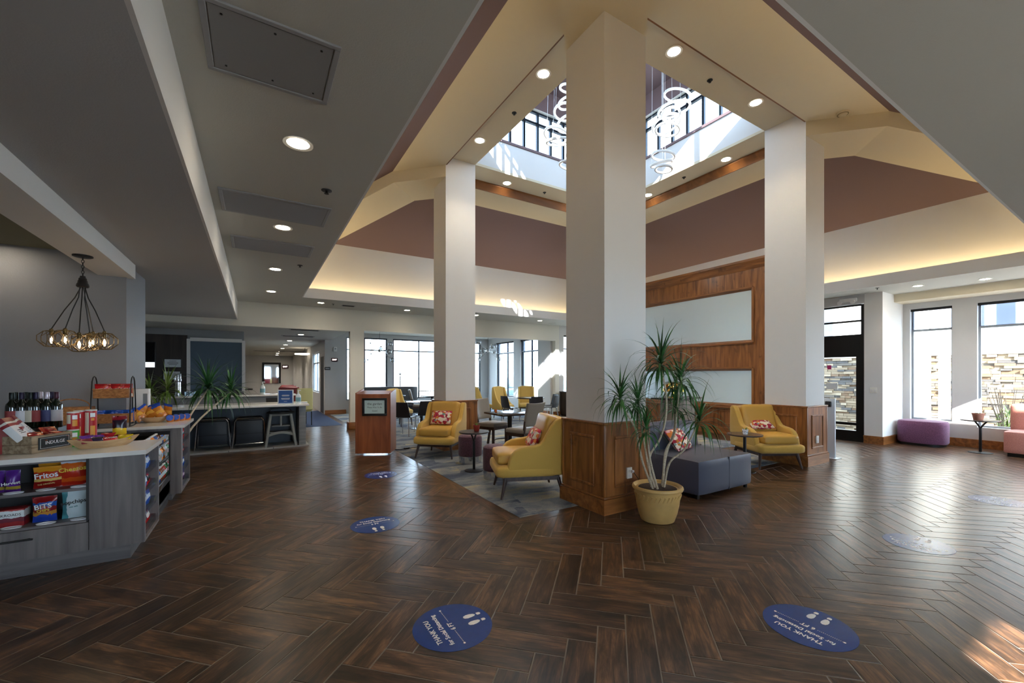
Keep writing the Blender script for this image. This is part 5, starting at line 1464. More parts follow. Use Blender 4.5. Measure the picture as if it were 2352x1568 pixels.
def armchair(loc, rz, label):
    t = thing('armchair', label, 'armchair', loc, rz, group='mustard armchairs')
    # local: front towards -y
    soft('seat_base', m_yel, t, .75, .78, .155, T(0, -.06, .245), .06, .01)
    soft('seat_cushion', m_yelL, t, .565, .60, .145, T(0, -.125, .395), .04, .014)
    soft('back_cushion', m_yelL, t, .56, .19, .47, T(0, .185, .51, 0, math.radians(-14)), .035, .012)
    # side shells with the swooping arm
    prof = [(-.31, .27), (-.31, .39), (-.295, .46), (-.265, .53), (-.22, .58), (-.15, .615), (-.06, .63), (.02, .637), (.08, .652), (.125, .69), (.17, .77), (.22, .86), (.27, .93), (.33, .965), (.385, .955), (.41, .92), (.42, .6), (.40, .27)]
    for sx in (-1, 1):
        b = B(); x0 = sx * .375; x1 = sx * .285
        b.prism([(x0, y, z) for y, z in prof], (x1 - x0, 0, 0)); b.bevel(.022, 3, 40)
        b.build('arm', m_yel, t, 50)
    soft('back_shell', m_yel, t, .60, .12, .68, T(0, .345, .27, 0, math.radians(-4)), .05, .015)
    b = B()
    for sx in (-1, 1): b.box(sx * .30 - .018, sx * .30 + .018, -.34, .34, .205, .255)
    for y in (-.33, .33): b.box(-.30, .30, y - .018, y + .018, .205, .255)
    b.build('leg_rail', m_leg, t, 0)
    for sx in (-1, 1):
        for sy in (-1, 1):
            b = B(); b.tube([(sx * .30, sy * .33, .23), (sx * .345, sy * .385, 0)], [.026, .014], 10); b.build('leg', m_leg, t)
    return t
def face(dx, dy): return math.atan2(dx, -dy)      # rz so that local -y looks along (dx, dy)
def place_front(fl, fr, lab):
    fl, fr = Vector(fl), Vector(fr); m = (fl + fr) / 2; v = (fr - fl).normalized(); n = Vector((v.y, -v.x)) 
    return m, n
AC = []
# feet measured on the floor: front edge midpoints and facing directions
for (mid, f, lab) in (((2.694, 7.061), (-.67, -.74), 'mustard armchair beside the host stand'), ((2.634, 4.643), (-.93, .37), 'mustard armchair with its side to the middle column'), ((7.087, 3.403), (-.49, -.87), 'mustard armchair before the right hand column')):
    f = Vector(f).normalized(); c = Vector(mid) - f * .385
    AC.append((c, f)); armchair((c.x, c.y, .002 if c.x < 7.0 else .0), face(f.x, f.y), lab)
def pillow(w, h, d, M, label, group='floral cushions'):
    t = thing('throw_pillow', label, 'pillow', group=group); t.matrix_basis = M
    b = B(); n = 10; g = {}
    for s in (-1, 1):
        for i in range(n + 1):
            for j in range(n + 1):
                u, v = 2 * i / n - 1, 2 * j / n - 1
                e = max(0, (1 - u ** 4) * (1 - v ** 4)) ** .5
                g[(s, i, j)] = b.bm.verts.new(Vector((u * w / 2 * (1 - .06 * (1 - v * v)), s * d / 2 * e, (v + 1) * h / 2)))
    for s in (-1, 1):
        for i in range(n):
            for j in range(n): b.bm.faces.new([g[(s, i, j)], g[(s, i + 1, j)], g[(s, i + 1, j + 1)], g[(s, i, j + 1)]])
    b.build('cover', m_floral, t, 80)
    b = B(); b.tube([(-w / 2, 0, 0), (w / 2, 0, 0), (w / 2, 0, h), (-w / 2, 0, h)], .004, 5, closed=True); b.build('piping', plain('piping_rose', (170, 60, 80), .7), t)
for (c, f), lab, off, lean in zip(AC, ('floral cushion leaning in the armchair by the host stand', 'floral cushion in the armchair by the middle column', 'floral cushion lying in the armchair before the right column'), (-.02, .03, .0), (-22, -25, -62)):
    z = .57 if lean > -50 else .60
    M = T(c.x, c.y, 0, face(f.x, f.y)) @ Matrix.Translation((off, .02, z)) @ Matrix.Rotation(math.radians(lean), 4, 'X')
    pillow(.40, .26, .11, M, lab)

# round poufs
m_plum = fabric('plum_wool', (66, 40, 52), (98, 62, 78), 70)
def pouf(loc, label, r=.20):
    t = thing('pouf', label, 'stool', loc, group='plum poufs')
    b = B(); b.lathe([(0, .125), (r - .01, .125), (r, .14), (r, .42), (r - .006, .45), (r - .03, .468), (r - .06, .474), (0, .478)], 36); b.build('upholstery', m_plum, t)
    b = B(); b.lathe([(r - .012, .0), (r - .008, .005), (r - .008, .124), (0, .124)], 36); b.build('chrome_base', m_steel, t)
pouf((3.12, 6.45, .002), 'plum wool pouf on a chrome base behind the little round table')
pouf((2.98, 5.28, .002), 'plum wool pouf on a chrome base beside the armchair by the middle column')
def cafe_table(loc, rz, r, h, label, top, wye=True):
    t = thing('side_table', label, 'table', loc, rz)
    b = B(); b.lathe([(0, h - .022), (r - .006, h - .022), (r, h - .016), (r, h - .004), (r - .004, h), (0, h)], 36); b.build('top', top, t)
    b = B(); b.lathe([(0, 0), (r * .62, 0), (r * .62, .01), (.03, .022), (0, .022)], 32); b.build('base', m_black, t)
    b = B()
    if wye:
        b.tube([(0, 0, .02), (0, 0, h - .14)], .021, 10)
        for s_ in (-1, 1): b.tube([(0, 0, h - .16), (s_ * .05, 0, h - .09), (s_ * .11, 0, h - .022)], .014, 8)
    else: b.tube([(0, 0, .02), (0, 0, h - .02)], .024, 10)
    b.build('post', m_black, t)
m_topk = plain('table_black', (34, 30, 30), .28)
m_topw = wood('table_walnut', (48, 34, 30), (76, 56, 48), .3, 'X', 1.5, 8)
cafe_table((2.90, 5.86, .002), .7, .235, .615, 'small round black table between the poufs and armchairs', m_topk)
cafe_table((6.47, 3.63, 0), 0, .25, .58, 'small round walnut table beside the right armchair', m_topw, False)
# plants on tables
LEAF_CLAMP = None
def leafmesh(b, base, d, ln, w, droop, n=6, fold=.25, up=None):
    """one arching strap leaf added to b"""
    d = Vector(d).normalized(); p = Vector(base); side = d.cross(Vector((0, 0, 1)))
    if side.length < 1e-3: side = Vector((1, 0, 0))
    side.normalize(); L_, R_, C_ = [], [], []
    cur = d.copy()
    for i in range(n + 1):
        s = i / n; ww = w * (.35 + .65 * math.sin(math.pi * min(1, s * 1.15 + .12)) ) * (1 - s ** 3) + .0006
        nrm = side.cross(cur).normalized()
        if LEAF_CLAMP is not None: p = LEAF_CLAMP(p)
        L_.append(b.bm.verts.new(b._pt(p - side * ww / 2 + nrm * fold * ww / 2))); R_.append(b.bm.verts.new(b._pt(p + side * ww / 2 + nrm * fold * ww / 2))); C_.append(b.bm.verts.new(b._pt(p)))
        p = p + cur * (ln / n)
        cur = (cur + Vector((0, 0, -droop / n * (1 + s)))).normalized()
    for i in range(n):
        b.bm.faces.new([L_[i], C_[i], C_[i + 1], L_[i + 1]]); b.bm.faces.new([C_[i], R_[i], R_[i + 1], C_[i + 1]])
m_leaf = ramp_mat('dracaena_leaf', [(.3, (26, 66, 32)), (.6, (54, 108, 50)), (.8, (94, 140, 72))], 7, .4, (1, 1, 1), 3)
m_leafy = ramp_mat('dracaena_leaf_light', [(.3, (70, 100, 34)), (.6, (116, 138, 58)), (.8, (150, 160, 90))], 7, .4, (1, 1, 1), 3)
m_soil = ramp_mat('soil', [(.3, (34, 24, 20)), (.7, (66, 48, 38))], 60, .95)
m_stem = ramp_mat('cane', [(.3, (164, 150, 126)), (.7, (204, 193, 170))], 30, .8, (1, 1, 4))
def table_pot(loc, r, h, mat, label, kind='succulent', seed=0, deco=None):
    t = thing('table_plant', label, 'potted plant', loc)
    b = B(); b.lathe([(0, 0), (r * .72, 0), (r * .76, .004), (r * .98, h * .8), (r * 1.04, h * .82), (r * 1.06, h), (r * .95, h), (r * .9, h * .86), (0, h * .86)], 22); b.build('pot', mat, t)
    b = B(); b.lathe([(0, h * .885), (r * .89, h * .88)], 16); b.build('soil', m_soil, t)
    rg = random.Random(seed); b = B()
    for i in range(14 if kind == 'succulent' else 7):
        a = rg.uniform(0, 6.28); el = rg.uniform(.4, 1.3)
        leafmesh(b, (r * .4 * math.cos(a), r * .4 * math.sin(a), h * .88), (math.cos(a) * math.cos(el), math.sin(a) * math.cos(el), math.sin(el)), rg.uniform(.03, .055) * (1 if kind == 'succulent' else 1.2), .016, .3, 4)
    b.build('leaves', m_leafy if seed % 2 else m_leaf, t, 80)
    if deco is not None:
        rg = random.Random(seed + 5)
        for i in range(14):
            a = i * 2.4; z = h * (.2 + .55 * ((i * 37) % 14) / 14); rr = r * (.745 + .24 * z / h) + .0012
            b = B(); b.ball((rr * math.cos(a), rr * math.sin(a), z), r * .13, 8, 5); b.build('painted_dot', deco, t)
table_pot((2.93, 5.83, .617), .052, .10, plain('pot_red', (150, 52, 40), .4, var=.15, vscale=20), 'small red clay pot on the little black table', 'bare', 3)
table_pot((6.43, 3.60, .58), .042, .075, inkW, 'small white pot with blue dots and a sprout on the walnut table', 'sprout', 5, plain('dot_blue', (40, 60, 110), .4))

# host stand
m_cherry = wood('cherry_laminate', (122, 60, 30), (166, 92, 50), .35, 'Z', .8, 9, coat=.15)
hd = Vector((2.159 - 1.584, 7.889 - 8.191)); hrz = math.atan2(hd.y, hd.x)
t = thing('host_stand', 'cherry wood host stand with a framed seating notice', 'podium', (1.584, 8.191, 0), hrz)
W, D, H_ = .65, .50, 1.165
b = B(); b.box(.022, W - .022, .006, .024, .02, H_ - .03); b.build('front_panel', m_cherry, t, 0)
for x in (0, W - .022):
    b = B(); b.prism([(x, 0, .02), (x, D, .02), (x, D, H_ + .05), (x, D * .6, H_ + .03), (x, 0, H_ - .01)], (.022, 0, 0)); b.bevel(.002, 1); b.build('side_panel', m_cherry, t)
b = B(); b.prism([(.022, .01, H_ - .05), (.022, D, H_ + .0), (.022, D, H_ + .018), (.022, .01, H_ - .032)], (W - .044, 0, 0)); b.build('sloped_top', m_cherry, t, 0)
b = B(); b.box(.03, W - .03, .1, D - .05, .55, .57); b.build('shelf', m_cherry, t, 0)
for x in (.04, W - .04):
    for y in (.04, D - .04):
        b = B(); b.cyl((x, y), .02, 0, .022, 12); b.build('glide', m_steel, t)
sg = thing('seating_notice', 'black framed please wait notice on the host stand', 'sign', (0, 0, 0)); sg.matrix_basis = T(1.584, 8.191, 0, hrz) @ Matrix.Translation((.36, -.002, .895))
b = B()
for a in ((-.225, .225, -.165, -.125), (-.225, .225, .125, .165), (-.225, -.185, -.125, .125), (.185, .225, -.125, .125)): b.box(a[0], a[1], -.03, .006, a[2], a[3], bev=.006, seg=2)
b.build('frame', m_black, sg)
b = B(); b.box(-.185, .185, -.012, -.004, -.125, .125); s_ = b.build('paper', plain('paper_mint', (196, 214, 208), .5), sg, 0)
text_part('lettering', 'the garden', .062, inkK, s_, Matrix.Translation((0, -.0135, .055)) @ RX90)
text_part('lettering', 'Please Wait To Be', .036, inkK, s_, Matrix.Translation((0, -.0135, -.01)) @ RX90)
text_part('lettering', 'Seated', .036, inkK, s_, Matrix.Translation((0, -.0135, -.075)) @ RX90)
# charger brick and cable behind the stand
p = onz(934, 1031); t = thing('power_brick', 'black power brick with a cable on the carpet', 'charger', (p.x, p.y, .002), .4)
b = B(); b.box(-.06, .06, -.025, .025, 0, .03, bev=.006); b.build('brick', m_black, t)
b = B(); b.tube([(-.06, 0, .012), (-.12, .03, .006), (-.16, .1, .006), (-.17, .2, .006), (-.2, .26, .006)], .005, 6); b.tube([(.06, 0, .012), (.14, .02, .006), (.24, -.02, .006), (.36, .06, .006)], .005, 6); b.build('cable', m_black, t)

# slate lounge chair with its cushion
m_slate = plain('slate_leather', (70, 74, 90), .36, bump=.3, bscale=220)
t = thing('lounge_chair', 'wide slate blue armless lounge seat behind the potted dracaena', 'chair', (4.48, 3.06, 0))
soft('seat', m_slate, t, 1.15, .92, .42, T(.575, .46, .045), .035, .008)
b = B(); b.box(.62, .626, -.0045, .02, .05, .46); b.build('seam', plain('seam_slate', (52, 55, 68), .5), t, 0)
soft('backrest', m_slate, t, 1.15, .24, .42, T(.575, .86, .40, 0, math.radians(-10)), .09, .02)
for x in (.06, 1.09):
    for y in (.06, .86):
        b = B(); b.cyl((x, y), .025, 0, .05, 12); b.build('foot', m_black, t)
M = T(4.98, 3.60, .485, math.radians(14)) @ Matrix.Rotation(math.radians(-38), 4, 'X')
pillow(.46, .32, .13, M, 'floral cushion on the slate lounge seat')

# dracaena in the yellow clay pot
m_pot = plain('glazed_clay', (196, 160, 98), .5, var=.12, vscale=6, bump=.2, bscale=60)
pc = Vector((3.545, 2.895, 0))
t = thing('potted_dracaena', 'tall dracaena with bare canes in a yellow clay pot by the column', 'potted plant', pc)
b = B(); b.lathe([(0, 0), (.155, 0), (.166, .006), (.192, .08), (.212, .17), (.224, .28), (.229, .315), (.248, .322), (.254, .336), (.25, .352), (.238, .36), (.226, .352), (.214, .33), (0, .33)], 44); po = b.build('pot', m_pot, t)
b = B()
for i in range(34):
    a = 2 * math.pi * i / 34
    b.tube([(.213 * math.cos(a), .213 * math.sin(a), .232), (.2275 * math.cos(a + .1), .2275 * math.sin(a + .1), .285)], [.008, .009], 6)
b.build('rope_band', m_pot, po)
b = B(); b.lathe([(.2115, .325), (.15, .34), (0, .345)], 24); b.build('soil', m_soil, t)
def cane(t, pts, r0, r1, nm='cane', m=None):
    # smooth polyline
    P = [Vector(p) for p in pts]; out = []
    for i in range(len(P) - 1):
        p0, p1, p2, p3 = P[max(i - 1, 0)], P[i], P[i + 1], P[min(i + 2, len(P) - 1)]
        for k in range(5):
            s = k / 5; out.append(.5 * ((2 * p1) + (p2 - p0) * s + (2 * p0 - 5 * p1 + 4 * p2 - p3) * s * s + (3 * p1 - p0 - 3 * p2 + p3) * s ** 3))
    out.append(P[-1]); n = len(out)
    b = B(); b.tube(out, [r0 + (r1 - r0) * i / (n - 1) for i in range(n)], 8); return b.build(nm, m or m_stem, t)
def crownleaves(t, c, n, ln, w, seed, mat, droop=1.5, tophalf=.35):
    rg = random.Random(seed); c = Vector(c)
    for i in range(n):
        a = i * 2.39996 + rg.uniform(-.3, .3); f = i / (n - 1)
        el = 1.45 - 1.75 * f ** .75 + rg.uniform(-.14, .14)
        b = B(); leafmesh(b, c + Vector((0, 0, .05 - .09 * f)), (math.cos(a) * math.cos(el), math.sin(a) * math.cos(el), math.sin(el)), ln * rg.uniform(.75, 1.1), w, droop * (.35 + .9 * f) * rg.uniform(.8, 1.2), 7)
        b.build('leaf', mat, t, 80)
def loc_(px, py, dep): return atd(px, py, dep) - pc
def _keep_off_column(p):
    q = p.copy()
    if q.x < .40 and q.y > .31: q.y = .31
    return q
LEAF_CLAMP = _keep_off_column
canes = [
    ([loc_(1500, 1122, 4.24), loc_(1478, 1068, 4.20), loc_(1465, 1010, 4.2), loc_(1460, 985, 4.2), loc_(1425, 925, 4.16)], (1424, 918, 4.16), 40, .30),
    ([loc_(1505, 1124, 4.27), loc_(1489, 1070, 4.34), loc_(1480, 1020, 4.4), loc_(1470, 960, 4.42), loc_(1465, 935, 4.42)], (1465, 928, 4.42), 40, .28),
    ([loc_(1497, 1120, 4.30), loc_(1492, 1050, 4.28), loc_(1515, 1010, 4.26), loc_(1529, 960, 4.24), loc_(1530, 905, 4.22), loc_(1519, 848, 4.2)], (1518, 838, 4.2), 46, .34),
    ([loc_(1523, 1118, 4.3), loc_(1528, 1040, 4.34), loc_(1548, 1000, 4.36), loc_(1555, 940, 4.36), loc_(1562, 885, 4.36)], (1563, 878, 4.36), 42, .32),
    ([loc_(1525, 1118, 4.2), loc_(1538, 1062, 4.14), loc_(1572, 1032, 4.1), loc_(1600, 980, 4.06)], (1607, 970, 4.06), 26, .30),
    ([loc_(1510, 1122, 4.2), loc_(1494, 1060, 4.12), loc_(1486, 1000, 4.12)], (1484, 990, 4.12), 26, .22),
    ([loc_(1520, 1118, 4.36), loc_(1530, 1045, 4.46), loc_(1548, 990, 4.5), loc_(1551, 950, 4.5)], (1552, 938, 4.5), 30, .26)]
for k, (pts, hd_, n, ln) in enumerate(canes):
    cane(t, pts, .0125, .008)
    crownleaves(t, loc_(*hd_), int(n * 1.25), ln * 1.45, .022, 200 + k, m_leaf, 2.4)
LEAF_CLAMP = None
# plug and wire at the column socket
w = thing('charger_wire', 'white charger plug with a dangling wire at the column socket', 'charger', (3.53, 3.232, .38))
b = B(); b.box(-.014, .014, -.03, .0, .04, .07, bev=.004); b.build('plug', inkW, w)
b = B(); b.tube([(0, -.03, .05), (.05, -.05, -.02), (.07, -.06, -.2), (.09, -.07, -.355)], .004, 6); b.build('wire', m_black, w)
# two plants behind the far market counter
def bushy(loc, label, heads, mat, seed, pot):
    t = thing('floor_plant', label, 'potted plant', loc)
    b = B(); b.lathe([(0, 0), (.12, 0), (.16, .3), (.15, .3), (.14, .27), (0, .27)], 20); b.build('pot', pot, t)
    b = B(); b.lathe([(0, .275), (.139, .272)], 16); b.build('soil', m_soil, t)
    L0 = Vector(loc)
    for k, (px, py, dp, n, ln) in enumerate(heads):
        c = atd(px, py, dp) - L0
        cane(t, [(0, 0, .26), Vector((c.x * .3, c.y * .3, .26 + (c.z - .26) * .5)), c], .017, .011)
        crownleaves(t, c, int(n * 1.3), ln * 1.25, .034, seed + k, mat, 2.0)
bushy((-.98, 7.42, 0), 'dark green dracaena standing behind the far snack counter', [(478, 893, 7.3), (530, 897, 7.5), (492, 880, 7.0)] and [(478, 893, 6.7, 46, .50), (530, 900, 6.95, 36, .42)], m_leaf, 300, plain('pot_dark', (60, 56, 54), .5))
bushy((-1.14, 7.95, 0), 'yellow green dracaena beside the end of the market wall', [(345, 905, 6.3, 26, .30), (385, 898, 6.45, 30, .34)], m_leafy, 320, plain('pot_dark', (60, 56, 54), .5))
# ------------------------------------------------------------------ dining furniture
m_taupe = plain('taupe_vinyl', (130, 123, 114), .45, bump=.15, bscale=160)
m_shell = plain('shell_black', (26, 24, 28), .42)
m_wing = fabric('wing_yellow', (178, 150, 78), (194, 166, 94), 300)
m_tabledark = plain('table_espresso', (40, 32, 30), .16)
def dining_chair():
    t = thing('dining_chair', '', 'chair')
    soft('seat', m_taupe, t, .48, .46, .09, T(0, 0, .42), .03, .012)
    b = B(); n = 8; pr = []
    g = [[b.bm.verts.new(Vector(((u * 2 - 1) * (.215 + .025 * v), .205 + .10 * v ** 1.3 + .035 * (1 - (2 * u - 1) ** 2) + dd, .56 + .42 * v + .012 * (2 * u - 1) ** 2 * v))) for u in [i / n for i in range(n + 1)]] for dd in (0, .05) for v in [j / n for j in range(n + 1)]]
    A, C = g[:n + 1], g[n + 1:]
    for j in range(n):
        for i in range(n):
            b.bm.faces.new([A[j][i], A[j][i + 1], A[j + 1][i + 1], A[j + 1][i]]); b.bm.faces.new([C[j][i], C[j + 1][i], C[j + 1][i + 1], C[j][i + 1]])
    for j in range(n):
        b.bm.faces.new([A[j][0], A[j + 1][0], C[j + 1][0], C[j][0]]); b.bm.faces.new([A[j][n], C[j][n], C[j + 1][n], A[j + 1][n]])
    for i in range(n):
        b.bm.faces.new([A[0][i], C[0][i], C[0][i + 1], A[0][i + 1]]); b.bm.faces.new([A[n][i], A[n][i + 1], C[n][i + 1], C[n][i]])
    b.bevel(.012, 2, 50); b.build('backrest', m_taupe, t, 50)
    b = B(); b.box(-.23, .23, -.22, .22, .37, .43); b.build('seat_frame', m_leg, t, 0)
    for sx in (-1, 1):
        b = B(); b.prism([(sx * .215 - .02, -.215, 0), (sx * .215 + .02, -.215, 0), (sx * .215 + .02, -.175, 0), (sx * .215 - .02, -.175, 0)], (0, 0, .40)); b.build('leg', m_leg, t, 0)
        b = B(); b.bar((sx * .205, .29, 0), (sx * .205, .21, .42), .038); b.bar((sx * .205, .21, .42), (sx * .205, .245, .66), .036); b.build('leg', m_leg, t, 0)
    b = B(); b.tube([(-.215, -.19, .16), (0, -.12, .16), (.215, -.19, .16)], .009, 6); b.build('stretcher', m_black, t)
    return t
dc = dining_chair(); dc.location = (4.22, 7.66, .002); dc.rotation_euler = (0, 0, face(.38, -.92)); dc['label'] = 'taupe dining chair with its side to the lounge table'; dc['group'] = 'taupe dining chairs'
c2 = copy_tree(dc, (4.24, 6.52, .002), face(-.25, .97), 'taupe dining chair with its back to the mustard armchair')
# square table
def sq_table(loc, label):
    t = thing('dining_table', label, 'table', loc)
    b = B(); b.box(-.38, .38, -.38, .38, .715, .75, bev=.01, seg=2); b.build('top', m_tabledark, t)
    b = B(); b.cyl((0, 0), .045, .02, .715, 16); b.build('post', m_black, t)
    b = B(); b.bar((-.3, 0, .015), (.3, 0, .015), .07, .03); b.bar((0, -.3, .015), (0, .3, .015), .07, .03); b.build('base', m_black, t, 0)
sq_table((4.28, 7.06, .002), 'square dark dining table between the taupe chairs')
def rd_table(loc, r, label):
    t = thing('dining_table', label, 'table', loc)
    b = B(); b.lathe([(0, .718), (r - .008, .718), (r, .728), (r, .742), (r - .006, .75), (0, .75)], 40); b.build('top', m_tabledark, t)
    b = B(); b.cyl((0, 0), .045, .02, .718, 16); b.build('post', m_black, t)
    b = B(); b.lathe([(0, 0), (.28, 0), (.28, .012), (.05, .03), (0, .03)], 28); b.build('base', m_black, t)
rd_table((3.92, 11.2, .002), .42, 'round dark dining table beyond the left column')
rd_table((7.68, 11.35, .002), .46, 'round dark dining table before the bay window piers')
rd_table((5.4, 14.3, .002), .42, 'round dark dining table before the wide bay window')
# shell chairs on chrome legs
def shell_chair():
    t = thing('shell_chair', '', 'chair')
    b = B(); n = 8
    prof = [(-.21, .455), (-.12, .452), (0, .447), (.12, .448), (.19, .47), (.225, .54), (.245, .64), (.265, .74), (.28, .83)]
    G = []
    for dd in (0, .012):
        G.append([[b.bm.verts.new(Vector(((2 * i / n - 1) * (.215 - .012 * (k > 5) * (k - 5)), y + (.02 * (2 * i / n - 1) ** 2 if k < 4 else -.03 * (2 * i / n - 1) ** 2) , z + .018 * (2 * i / n - 1) ** 2 * (k < 4) - dd * (k < 5) )) + Vector((0, dd if k >= 4 else 0, 0))) for i in range(n + 1)] for k, (y, z) in enumerate(prof)])
    A, C = G; m = len(prof)
    for k in range(m - 1):
        for i in range(n):
            b.bm.faces.new([A[k][i], A[k][i + 1], A[k + 1][i + 1], A[k + 1][i]]); b.bm.faces.new([C[k][i], C[k + 1][i], C[k + 1][i + 1], C[k][i + 1]])
        b.bm.faces.new([A[k][0], A[k + 1][0], C[k + 1][0], C[k][0]]); b.bm.faces.new([A[k][n], C[k][n], C[k + 1][n], A[k + 1][n]])
    for i in range(n):
        b.bm.faces.new([A[0][i], C[0][i], C[0][i + 1], A[0][i + 1]]); b.bm.faces.new([A[m - 1][i], A[m - 1][i + 1], C[m - 1][i + 1], C[m - 1][i]])
    b.build('shell', m_shell, t, 50)
    for sx in (-1, 1):
        for sy in (-1, 1):
            b = B(); b.tube([(sx * .12, sy * .1, .44), (sx * .17, sy * .17, .42), (sx * .2, sy * .22, 0)], .011, 8); b.build('leg', m_steel, t)
    return t
sc_ = shell_chair(); first = True
spots = [((3.72, 10.42), (.05, 1), 'black shell chair with its back to the left column, at the round table'), ((3.15, 10.15), (.7, .7), 'black shell chair with a shiny seat behind the host stand'),
         ((6.85, 11.25), (1, .1), 'black shell chair facing the bay piers at the far round table'), ((7.35, 10.62), (.35, .94), 'black shell chair with its back to the lounge, far round table'),
         ((8.02, 10.75), (-.45, .9), 'black shell chair angled at the far round table by the sideboard'), ((8.45, 11.35), (-1, .1), 'black shell chair facing left at the far round table'),
         ((4.55, 11.5), (-.9, -.3), 'black shell chair behind the left column at the round table')]
for (p, f, lab) in spots:
    if first: sc_.location = (*p, .002); sc_.rotation_euler = (0, 0, face(*f)); sc_['label'] = lab; sc_['group'] = 'black shell chairs'; first = False
    else: copy_tree(sc_, (*p, .002), face(*f), lab)
# yellow wing chairs
def wing_chair():
    t = thing('wing_chair', '', 'chair')
    soft('seat', m_wing, t, .52, .5, .14, T(0, -.02, .34), .05, .015)
    b = B(); prof = [(-.18, .30), (-.16, .46), (-.02, .56), (.10, .72), (.17, .92), (.22, 1.05), (.29, 1.06), (.31, .9), (.30, .30)]
    for sx in (-1, 1): b.prism([(sx * .29, y, z) for y, z in prof], (-sx * .06, 0, 0))
    b.bevel(.015, 2, 40); b.build('wings', m_wing, t, 50)
    soft('backrest', m_wing, t, .50, .11, .66, T(0, .22, .42, 0, math.radians(-7)), .045, .015)
    b = B(); b.box(-.24, .24, -.22, .24, .30, .345); b.build('seat_frame', m_leg, t, 0)
    for sx in (-1, 1):
        for y in (-.2, .22):
            b = B(); b.tube([(sx * .22, y, .31), (sx * .24, y * 1.12, 0)], [.022, .014], 8); b.build('leg', m_leg, t)
    return t
wc = wing_chair(); first = True
for (p, f, lab) in (((3.62, 12.15), (.55, -.84), 'yellow wing chair at the round table behind the host stand'), ((7.25, 12.35), (.25, -.97), 'yellow wing chair before the bay pier at the far round table'), ((8.25, 12.45), (-.5, -.86), 'yellow wing chair by the sunlit bay pier'),
                    ((6.75, 12.9), (.95, -.3), 'yellow wing chair with its pale side to the bay corner'), ((6.1, 14.6), (-.9, -.4), 'yellow wing chair before the wide bay window')):
    if first: wc.location = (*p, .002); wc.rotation_euler = (0, 0, face(*f)); wc['label'] = lab; wc['group'] = 'yellow wing chairs'; first = False
    else: copy_tree(wc, (*p, .002), face(*f), lab)
copy_tree(dc, (7.55, 15.6, .002), face(-.8, -.5), 'taupe dining chair in the corner of the bay')
copy_tree(dc, (4.75, 13.75, .002), face(.9, -.3), 'taupe dining chair beside the bay window table')
# banquette along the far windows
t = thing('banquette', 'long grey banquette under the far bay windows', 'bench', (3.2, 15.9, 0))
soft('seat', plain('banquette_grey', (74, 74, 76), .5), t, 2.4, .55, .20, T(1.2, .3, .28), .04, .01)
soft('backrest', plain('banquette_grey', (74, 74, 76), .5), t, 2.4, .14, .62, T(1.2, .62, .40), .04, .01)
b = B(); b.box(.05, 2.35, .06, .6, 0, .28); b.build('base', m_black, t, 0)
rd_table((4.25, 15.0, .002), .38, 'small round table before the long banquette')
t = thing('sideboard', 'dark wood sideboard against the pier beyond the middle column', 'cabinet', (9.45, 11.5, 0))
b = B(); b.box(0, 1.2, 0, .55, .06, .86); b.build('carcass', m_darkwood, t, 0)
for i in range(3):
    d = B(); d.box(.015 + i * .395, .395 + i * .395, -.016, 0, .09, .83, bev=.002, seg=1); d = d.build('door', m_darkwood, t)
    b = B(); b.box(.35 + i * .395, .362 + i * .395, -.03, -.016, .40, .52, bev=.002, seg=1); b.build('handle', m_steel, d)
b = B(); b.box(-.02, 1.22, -.02, .57, .86, .89, bev=.004); b.build('top', m_darkwood, t)
b = B(); b.box(.03, 1.17, .03, .52, 0, .06); b.build('plinth', m_black, t, 0)
b = B(); b.box(9.09, 9.40, 11.965, 12.0, 0, .17); b.box(9.085, 9.13, 12.25, 13.0, 0, .17); tag(b.build('baseboard_pier', m_knottyX, None, 0), 'brown wood baseboard at the sunlit pier', 'baseboard', kind='structure')
# salt and candle on tables
t = thing('candle_cup', 'small orange candle cup on the square dining table', 'candle', (4.10, 7.30, .752))
b = B(); b.lathe([(0, 0), (.022, 0), (.026, .05), (.022, .05), (.02, .008), (0, .008)], 14); b.build('cup', plain('candle_orange', (220, 110, 50), .3), t)
b = B(); b.cyl((0, 0), .016, .008, .04, 12); b.build('wax', m_cream, t)
# bubble chandeliers in the bay
m_bub = glass('bubble_glass', (.74, .78, .81), .3, .03)
def bubbles(c, seed, label):
    c = Vector(c); t = thing('bubble_chandelier', label, 'chandelier', c, group='bay chandeliers'); rg = random.Random(seed)
    b = B(); b.tube([(0, 0, 0), (0, 0, AZ - c.z)], .006, 6); b.lathe([(.06, AZ - c.z), (.06, AZ - c.z - .02), (0, AZ - c.z - .025)], 18); b.build('rod', m_black, t)
    b = B(); b.ball((0, 0, 0), .045, 12, 8); b.build('hub', m_steel, t)
    dirs = [(-.9, .1, .75), (.95, .2, .6), (-.75, -.5, .0), (.9, .4, -.05), (-.8, .3, -.35), (1, -.3, -.75), (-1, .2, -.85), (.3, .9, .1), (-.1, -.95, .35)]
    for d in dirs:
        d = Vector(d) * rg.uniform(.34, .42)
        b = B(); b.tube([(0, 0, 0), d * .82], .006, 5); a_ = b.build('arm', m_steel, t)
        r = rg.uniform(.075, .1)
        b = B(); b.ball(d, r, 16, 10); g_ = b.build('globe', m_bub, t)
        b = B(); b.ball(d * .92, .022, 8, 6); b.build('bulb', plain('bulb_off', (70, 70, 72), .3), g_)
bubbles(atd(872, 805, 13.9), 1, 'bubble glass chandelier behind the host stand pillar')
bubbles(atd(1121, 806, 15.2), 2, 'bubble glass chandelier in the bay corner')
